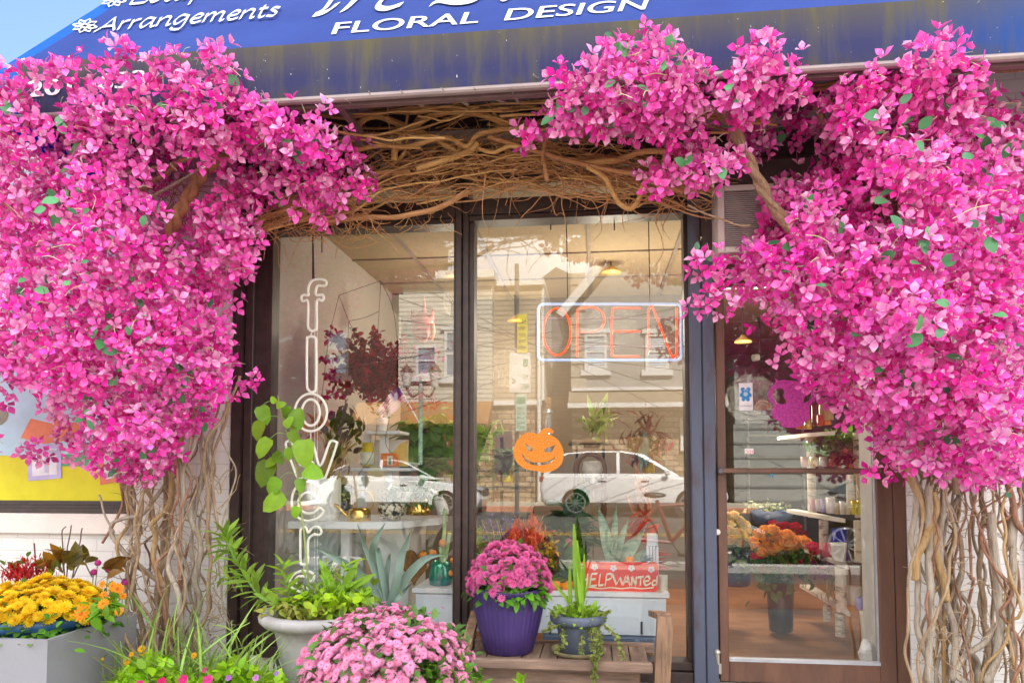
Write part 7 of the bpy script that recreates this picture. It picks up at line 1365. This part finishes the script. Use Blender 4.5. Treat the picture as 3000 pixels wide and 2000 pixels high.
stems(rv, 4, 2720, 2960, 2700, 2980, 1300, -.30, -.14, .010, .014, 17, .05, kinds=(1, 0), vmid=1650)
for i, (pts, rad, kd) in enumerate((([(2720, 2000), (2725, 1850), (2728, 1700), (2722, 1560), (2724, 1420)], .017, 1), ([(2660, 1370), (2690, 1460), (2725, 1535), (2740, 1620), (2780, 1760)], .018, 3), ([(2790, 1990), (2800, 1850), (2760, 1700), (2755, 1560), (2770, 1400)], .016, 1), ([(2680, 1700), (2695, 1610), (2740, 1500), (2735, 1440)], .017, 3), ([(2730, 1960), (2690, 1850), (2690, 1700), (2672, 1560), (2690, 1420)], .014, 1), ([(2720, 1250), (2725, 1320), (2790, 1370), (2800, 1450)], .016, 0), ([(2930, 1330), (2960, 1430), (2970, 1510), (3010, 1560)], .014, 2), ([(2960, 1600), (2968, 1500), (2965, 1900), (2970, 2000)], .016, 1), ([(2830, 2000), (2800, 1960), (2900, 1860), (2950, 1780), (2970, 1600)], .015, 1), ([(2890, 2000), (2930, 1870), (2920, 1700), (2900, 1500)], .02, 1))): MB().tube(wig(crom([P(u, v, -.40+.02*(i % 3)) for u, v in pts], 10), .014, 8, i+90), rad, 9).build('stem', M_vine[kd], rv, smooth=True)
twigs(rv, 100, (2730, 1420, 2990, 1980), -.48, -.2, 8, .18)
for ph, rr_ in ((0, .022), (math.pi, .017)):
    c = crom([P(2040, 280, -.7), P(2120, 330, -.72), P(2170, 420, -.70), P(2220, 510, -.66), P(2260, 590, -.6), P(2350, 720, -.5), P(2480, 900, -.4), P(2620, 1150, -.35), P(2720, 1400, -.3)], 12); MB().tube([p+Vector((math.cos(ph+j*.3), .6*math.sin(ph+j*.3), .4*math.sin(ph+j*.3)))*.014 for j, p in enumerate(wig(c, .03, 4, 77))], [rr_*(1+.25*noise.noise(p*14)) for p in c], 9).build('stem', M_vine[0], rv, smooth=True)
twigs(rv, 60, (2540, 500, 2680, 680), -.5, -.2, 9, .3, .0035, 'twigs', M_vine[2])
b = MB()
for i in range(3): c = wig(crom([P(u, v+i*6, -.55) for u, v in ((2330, 245), (2400, 250), (2470, 240), (2540, 255), (2620, 250))], 10), .012, 7, i+120); b.tube(c, .010, 6)
b.build('branch', M_arch[0], rv, smooth=True)
for i, pts in enumerate(([(2370, 290), (2400, 330), (2415, 380), (2420, 430)], [(2050, 330), (2100, 345), (2180, 360), (2260, 350)], [(2900, 200), (2880, 225), (2860, 240), (2875, 260)], [(2840, 205), (2920, 212), (3000, 205)], [(2015, 600), (2060, 625), (2150, 655), (2200, 660)])): MB().tube(wig(crom([P(u, v, -.6) for u, v in pts], 8), .01, 8, i+130), (.014, .016, .005, .008, .005)[i], 6).build('branch', M_vine[(0, 3, 1, 2, 0)[i]], rv, smooth=True)
# the arch of branches over the windows
av = thing('branch_arch', 'arch of interwoven bare brown branches over the shop windows, below the awning', 'branches', (.0, -.3, 2.4))
r = random.Random(21)
def arc_v(u): return np.interp(u, [740, 860, 1000, 1150, 1300, 1450, 1600, 1750, 1900, 2050, 2150], [660, 632, 585, 525, 490, 478, 482, 500, 530, 560, 580])
def hw_(u): return np.interp(u, [740, 1000, 1300, 1600, 1900, 2150], [30, 60, 85, 80, 60, 40])
thick = [([(1030, 440), (1035, 395), (1060, 355), (1100, 340), (1150, 355), (1250, 395), (1350, 450)], .017), ([(1155, 470), (1160, 430), (1190, 390), (1250, 345), (1340, 328), (1420, 340), (1500, 375)], .018), ([(1040, 440), (1120, 425), (1200, 428), (1280, 405), (1320, 405), (1370, 430), (1400, 395), (1470, 380), (1530, 370)], .014), ([(1720, 488), (1770, 520), (1790, 560), (1815, 600), (1850, 612), (1880, 570), (1888, 535)], .013), ([(1230, 335), (1200, 390), (1180, 450), (1150, 475)], .010), ([(1195, 335), (1185, 380), (1165, 430), (1155, 470)], .008), ([(1220, 495), (1300, 470), (1380, 440), (1400, 420)], .016), ([(1600, 405), (1590, 450), (1600, 500), (1605, 530)], .012), ([(740, 690), (850, 640), (960, 645), (1080, 640), (1200, 630), (1300, 600), (1375, 555)], .014), ([(750, 650), (900, 590), (1050, 520), (1200, 500)], .014), ([(1700, 480), (1800, 470), (1900, 445), (2000, 450)], .015), ([(1430, 400), (1560, 440), (1700, 480), (1850, 510), (2000, 560)], .012), ([(1050, 310), (1200, 330), (1330, 310), (1450, 320), (1570, 315)], .012), ([(860, 320), (1000, 345), (1100, 330), (1250, 315), (1400, 330)], .011), ([(1520, 345), (1470, 350), (1430, 300), (1390, 258)], .007), ([(1400, 435), (1450, 450), (1500, 430), (1560, 440)], .010)]
for i, (pts, rad) in enumerate(thick): y = -.42-.03*(i % 4); MB().tube(wig(crom([P(u, v, y) for u, v in pts], 8), .010, 6, i+160), rad, 9).build('branch', M_arch[(0, 0, 0, 0, 0, 0, 0, 1, 1, 1, 0, 1, 0, 1, 0, 0)[i]], av, smooth=True)
for i in range(78):
    a0 = r.uniform(740, 1900); ln_ = r.uniform(250, 800); a1 = min(2090, a0+ln_); off = r.gauss(0, .55); off2 = off+r.gauss(0, .5); y = r.uniform(-.48, -.16); pts = []
    for k in range(7):
        t = k/6; u = a0+(a1-a0)*t; pts.append(P(u, arc_v(u)+(off+(off2-off)*t)*hw_(u)+r.gauss(0, 10), y+r.gauss(0, .025)))
    rad = r.choice([.003, .004, .005, .0065, .0085]); c = wig(crom(pts, 8), .022, 5, i+200); MB().tube(c, [rad*(1.1-.5*j/len(c)) for j in range(len(c))], 6).build('branch', M_arch[r.choice((0, 0, 1, 1, 2))], av, smooth=True)
b = MB(); r = random.Random(33)
for i in range(560):
    u = r.uniform(760, 2020); p = P(u, arc_v(u)+r.gauss(0, .6)*hw_(u), r.uniform(-.52, -.14)); d = Vector((r.choice((-1, 1))*r.uniform(.3, 1), r.gauss(0, .2), r.gauss(-.05, .45))).normalized(); pts = [p]; L_ = r.uniform(.08, .42)
    for k in range(5): d = (d+Vector((r.gauss(0, .28), r.gauss(0, .2), r.gauss(0, .38)))).normalized(); pts.append(pts[-1]+d*L_/5)
    b.tube(crom(pts, 4), [r.uniform(.0022, .0042)*(1-.6*j/20) for j in range(21)], 5)
o = b.build('twigs', M_arch[1], av, smooth=True); o['kind'] = 'stuff'
b = MB(); r = random.Random(35)
for i in range(42):
    u = r.uniform(820, 2050); p = P(u, 310+r.uniform(-15, 60)-.045*(u-1200)+20, r.uniform(-.7, -.2)); q = p+Vector((r.uniform(.3, .9), r.uniform(-.1, .1), r.uniform(-.1, .08))); b.tube(wig(crom([p, p.lerp(q, .5)+Vector((0, 0, r.gauss(0, .04))), q], 10), .02, 6, i+400), r.uniform(.004, .008), 6)
o = b.build('twigs', M_arch[0], av, smooth=True)
b = MB()
for (ua, va, ub_, vb) in ((1110, 310, 1080, 268), (1240, 310, 1172, 265), (1370, 305, 1292, 258), (1480, 300, 1385, 256), (1060, 312, 1010, 290), (1610, 258, 1562, 218), (1520, 300, 1495, 255), (1000, 318, 960, 300)): MB().tube(crom([P(ua, va, -.78), P((ua+ub_)/2, (va+vb)/2+4, -.9), P(ub_, vb, -1.0)], 5), [.010*(1-.8*j/10) for j in range(11)], 6).build('twig', M_vine[1], av, smooth=True)
b = MB(); r = random.Random(36)
for i in range(26):
    u = r.uniform(880, 1320); p = P(u, 655+r.uniform(-20, 5)-.05*(u-900), -.22); b.tube(wig(crom([p, p+Vector((r.gauss(0, .05), 0, -.05)), p+Vector((r.gauss(0, .1), 0, -r.uniform(.05, .13)))], 6), .03, 12, i+500), .0022, 4)
b.build('twigs', M_arch[0], av, smooth=True)
# ------------------------------------------------------------ bougainvillea blossom
def floret():
    vs, fs, tc = [], [], []
    for k in range(3):
        a = 2*math.pi*k/3; ca, sa = math.cos(a), math.sin(a); tilt = .62
        prof = [(.05, .0, .0), (.30, .27, .06), (.58, .37, .13), (.84, .22, .07), (1.16, .01, -.10)]
        b = len(vs)
        for (t, w_, cup) in prof:
            for s in (-1, 0, 1):
                rr = t*math.cos(tilt); h = t*math.sin(tilt)+(cup if s else 0); q = s*w_
                x, z = rr*ca-q*sa, rr*sa+q*ca; vs.append((x, h, z)); tc.append((.88, .4, .8, 0) if t < .2 else (.97, .8, .95, 0) if t < .5 else (1, 1.05, 1, 0) if t < .7 else (1.03, 1.4, 1.12, 0))
        for i in range(4):
            o_ = b+3*i; fs += [(o_, o_+1, o_+4, o_+3), (o_+1, o_+2, o_+5, o_+4)]
    for k in range(2):
        b = len(vs); x = .10*(1 if k else -1); vs += [(x-.04, .1, 0), (x+.04, .1, 0), (x+.085, .56, .03), (x-.085, .56, .03)]; tc += [(.80, .45, .62, 1)]*2+[(.93, .90, .88, 1)]*2; fs.append((b, b+1, b+2, b+3))
    return vs, fs, tc
FLO = floret()
K = 3000/2352
def sc_(p): return [(a*K, b_*K) for a, b_ in p]
LEFT = sc_([(-170, 215), (-60, 200), (10, 190), (70, 190), (75, 160), (115, 148), (180, 190), (200, 200), (250, 210), (330, 200), (365, 140), (480, 132), (535, 160), (552, 215), (600, 270), (640, 262), (690, 250), (745, 290), (790, 330), (860, 372), (860, 450), (770, 470), (700, 445), (640, 460), (590, 500), (608, 580), (580, 640), (545, 690), (562, 745), (535, 800), (560, 850), (520, 912), (480, 985), (425, 1030), (400, 1090), (330, 1105), (250, 1095), (170, 1040), (-60, 1040), (-170, 1030)])
LHOLE = [sc_([(300, 455), (395, 390), (480, 335), (545, 365), (515, 450), (465, 530), (390, 540), (375, 480)]), sc_([(-40, 890), (70, 905), (130, 945), (205, 955), (215, 985), (120, 992), (90, 1010), (-40, 1005)])]
RIGHT = sc_([(1880, 250), (1905, 205), (1960, 190), (2060, 165), (2100, 120), (2130, 150), (2215, 155), (2255, 195), (2290, 245), (2340, 300), (2410, 330), (2410, 1095), (2330, 1105), (2250, 1130), (2180, 1090), (2100, 1075), (2040, 1100), (2005, 1060), (2040, 1000), (1975, 965), (1930, 955), (1880, 910), (1810, 850), (1815, 790), (1750, 735), (1700, 680), (1670, 640), (1700, 560), (1760, 510), (1745, 440), (1790, 405), (1880, 400), (1870, 320)])
RHOLE = [sc_([(1965, 480), (2030, 420), (2095, 480), (2085, 570), (2000, 565)])]
MID = sc_([(1215, 300), (1290, 205), (1340, 190), (1385, 120), (1420, 75), (1480, 75), (1515, 115), (1610, 155), (1630, 205), (1595, 260), (1620, 330), (1690, 350), (1680, 400), (1640, 430), (1570, 440), (1480, 415), (1490, 375), (1570, 345), (1500, 325), (1420, 325), (1350, 350), (1310, 310)])
MID2 = sc_([(1640, 245), (1665, 190), (1700, 165), (1745, 110), (1775, 150), (1795, 190), (1855, 240), (1865, 300), (1820, 330), (1770, 395), (1715, 350), (1655, 275)])
SPR_L = sc_([(740, 510), (770, 500), (765, 485), (720, 470), (685, 500)]); 
SPRIGS_L = [[(850, 420), (885, 395), (915, 405), (905, 425), (870, 450), (840, 440)], [(560, 870), (610, 868), (590, 895), (540, 905), (520, 895)], [(575, 625), (600, 632), (588, 648), (562, 640)], [(70, 150), (110, 140), (200, 165), (330, 150), (350, 190), (260, 205), (120, 190), (70, 185)], [(250, 110), (268, 105), (310, 130), (312, 152), (280, 150), (258, 130)], [(160, 1085), (205, 1075), (230, 1090), (185, 1098)], [(0, 1000), (60, 995), (350, 985), (350, 1045), (160, 1050), (60, 1040), (0, 1040)], [(690, 485), (770, 490), (760, 512), (715, 505)], [(660, 470), (700, 460), (760, 500), (700, 520)]]
SPRIGS_R = [[(1540, 600), (1580, 570), (1640, 560), (1700, 560), (1690, 600), (1640, 630), (1590, 610)], [(1595, 690), (1625, 668), (1660, 680), (1650, 720), (1615, 742)], [(1600, 690), (1700, 640), (1720, 690), (1640, 715)], [(1990, 1045), (2025, 1020), (2070, 1030), (2060, 1095), (2010, 1095)], [(2115, 92), (2200, 95), (2205, 130), (2150, 150), (2110, 120)], [(1755, 95), (1785, 92), (1790, 120), (1755, 125)], [(1200, 280), (1235, 262), (1260, 300), (1225, 355), (1200, 320)], [(2195, 1100), (2230, 1090), (2250, 1150), (2215, 1140)], [(1860, 870), (1920, 860), (1930, 915), (1880, 920)], [(1900, 190), (1920, 185), (1925, 205), (1905, 215)]]
def blossoms(par, polys, holes, seed, step, yback, ydeep, awn, cl_n, leaf_every=4, inner=False):
    r = random.Random(seed); cl = []
    us = [p[0] for q in polys for p in q]; vs_ = [p[1] for q in polys for p in q]; tries = 0
    u = min(us)
    while u < max(us):
        v = min(vs_)
        while v < max(vs_):
            a, b_ = u+r.uniform(-.5, .5)*step, v+r.uniform(-.5, .5)*step
            for q in polys:
                if inpoly(a, b_, q) and not any(inpoly(a, b_, h) for h in holes):
                    d = min(pdist(a, b_, q), 240)
                    nz_ = noise.noise(Vector((a/110, b_/110, seed)))
                    if d > 30 and nz_ < -.22 and not inner: break
                    if inner and d < 28: break
                    f = (d/240)**.7; y = yback-(ydeep-yback)*-1*f if False else yback+(ydeep-yback)*f
                    y -= (0 if inner else .32)*nz_
                    if 760 < a < 2150: y -= .20
                    rv_ = 308-.0643*(a-745); t_ = min(1, max(0, (b_-rv_-20)/190)) if not inner else 1; y = min(y, (YV-.07-.10*r.random())*(1-t_)+y*t_)
                    cl.append((a, b_, y, d)); break
            v += step
        u += step
    pos, dr, sz, hu = [], [], [], []; lp_, ld_ = [], []; st = MB()
    for (a, b_, y, d) in cl:
        c = P(a, b_, y); rad = min(.095, .042+.00035*d)*r.uniform(.75, 1.15); chue = r.random(); nfl = int(cl_n*(.7 if d < 25 else 1)); ph = r.random()*6.28
        tip = Vector((r.gauss(0, .5), r.gauss(-.5, .3), r.gauss(.15, .45)))
        for i in range(nfl):
            z = 1-2*(i+.5)/nfl; s = math.sqrt(1-z*z); t = i*2.4+ph; dv = Vector((s*math.cos(t), s*math.sin(t), z))
            if dv.y > .35: continue
            dv2 = (dv+Vector((r.gauss(0, .3), -.45+r.gauss(0, .3), .15+r.gauss(0, .3)))).normalized(); p = c+Vector((dv.x, dv.y*.9, dv.z))*rad*r.uniform(.75, 1.25)+tip*(.09*r.random()**2)
            pos.append(p); dr.append(dv2); hu.append(chue); sz.append(r.uniform(.034, .050))
        if r.random() < .8 and d > 24 and not inner: 
            for k in range(2): q = c+Vector((r.gauss(0, .05), -rad*.6+r.gauss(0, .03), r.gauss(.02, .05))); e = q+Vector((r.gauss(0, .05), r.gauss(-.01, .02), r.gauss(.0, .03))); st.tube(crom([q, (q+e)/2+Vector((r.gauss(0, .01), 0, .012)), e], 3), .0016, 3, False)
        if r.random() < 1/leaf_every and d > 22: 
            for k in range(r.choice((1, 2, 3))): lp_.append(c+Vector((r.gauss(0, .045), -rad*r.uniform(.7, 1.1)-.01, r.gauss(0, .045)))); ld_.append((r.gauss(0, 1), r.gauss(-.4, .4), r.gauss(0, .8)))
    n = len(pos); rn = np.random.default_rng(seed); pos = np.array([tuple(p) for p in pos]); dr = np.array([tuple(p) for p in dr])
    hue = np.clip(np.array(hu)*.75+rn.normal(.12, .2, n), 0, 1)[:, None]; cA, cB = np.array([[.89, .022, .42]]), np.array([[.95, .19, .62]]); cols = (cA*(1-hue)+cB*hue)*(1+(rn.random((n, 1))-.5)*.22); pale = rn.random(n) < .22; deep = rn.random(n) < .12; cols[deep] *= np.array([[.7, .55, .72]]); cols[pale] = cols[pale]*.55+np.array([[.41, .26, .36]])
    ups = np.cross(dr, rn.normal(0, 1, (n, 3)))
    o = scatter('blossoms', FLO[0], FLO[1], pos, dr, ups, np.array(sz)*1.0, cols, M_bract, par, tcol=FLO[2]); o['kind'] = 'stuff'
    if inner: return n
    st.build('flower_stalks', C(.50, .55, .28, .6), par)['kind'] = 'stuff'
    m_ = len(lp_); scatter('leaves', LEAFB[0], LEAFB[1], [tuple(p) for p in lp_], ld_, np.array([(0, -1, .5)]*m_)+rn.normal(0, .3, (m_, 3)), rn.uniform(.04, .075, m_), jit((.07, .27, .10), m_, .5, rn), M_bleaf, par, smooth=True)
    return n
LEAFB = leaf_t(.42, 5, .06, .12)
M_bract = mat('bract', (1, 1, 1), .55, attr=True, var=.10, scale=45, trans=.25, spec=.25); M_bleaf = mat('cloth_leaf', (1, 1, 1), .38, attr=True, var=.15, scale=20, trans=.2, spec=.5)
nL = blossoms(lv, [LEFT]+[sc_(q) for q in SPRIGS_L], LHOLE, 5, 52, -.36, -.92, 335, 15)
nR = blossoms(rv, [RIGHT, MID, MID2]+[sc_(q) for q in SPRIGS_R], RHOLE, 9, 52, -.36, -.92, 262, 15)
nL += blossoms(lv, [LEFT], LHOLE, 15, 50, -.16, -.52, 335, 16, inner=True); nR += blossoms(rv, [RIGHT, MID, MID2], RHOLE, 19, 54, -.16, -.52, 262, 16, inner=True)
print('florets', nL, nR)
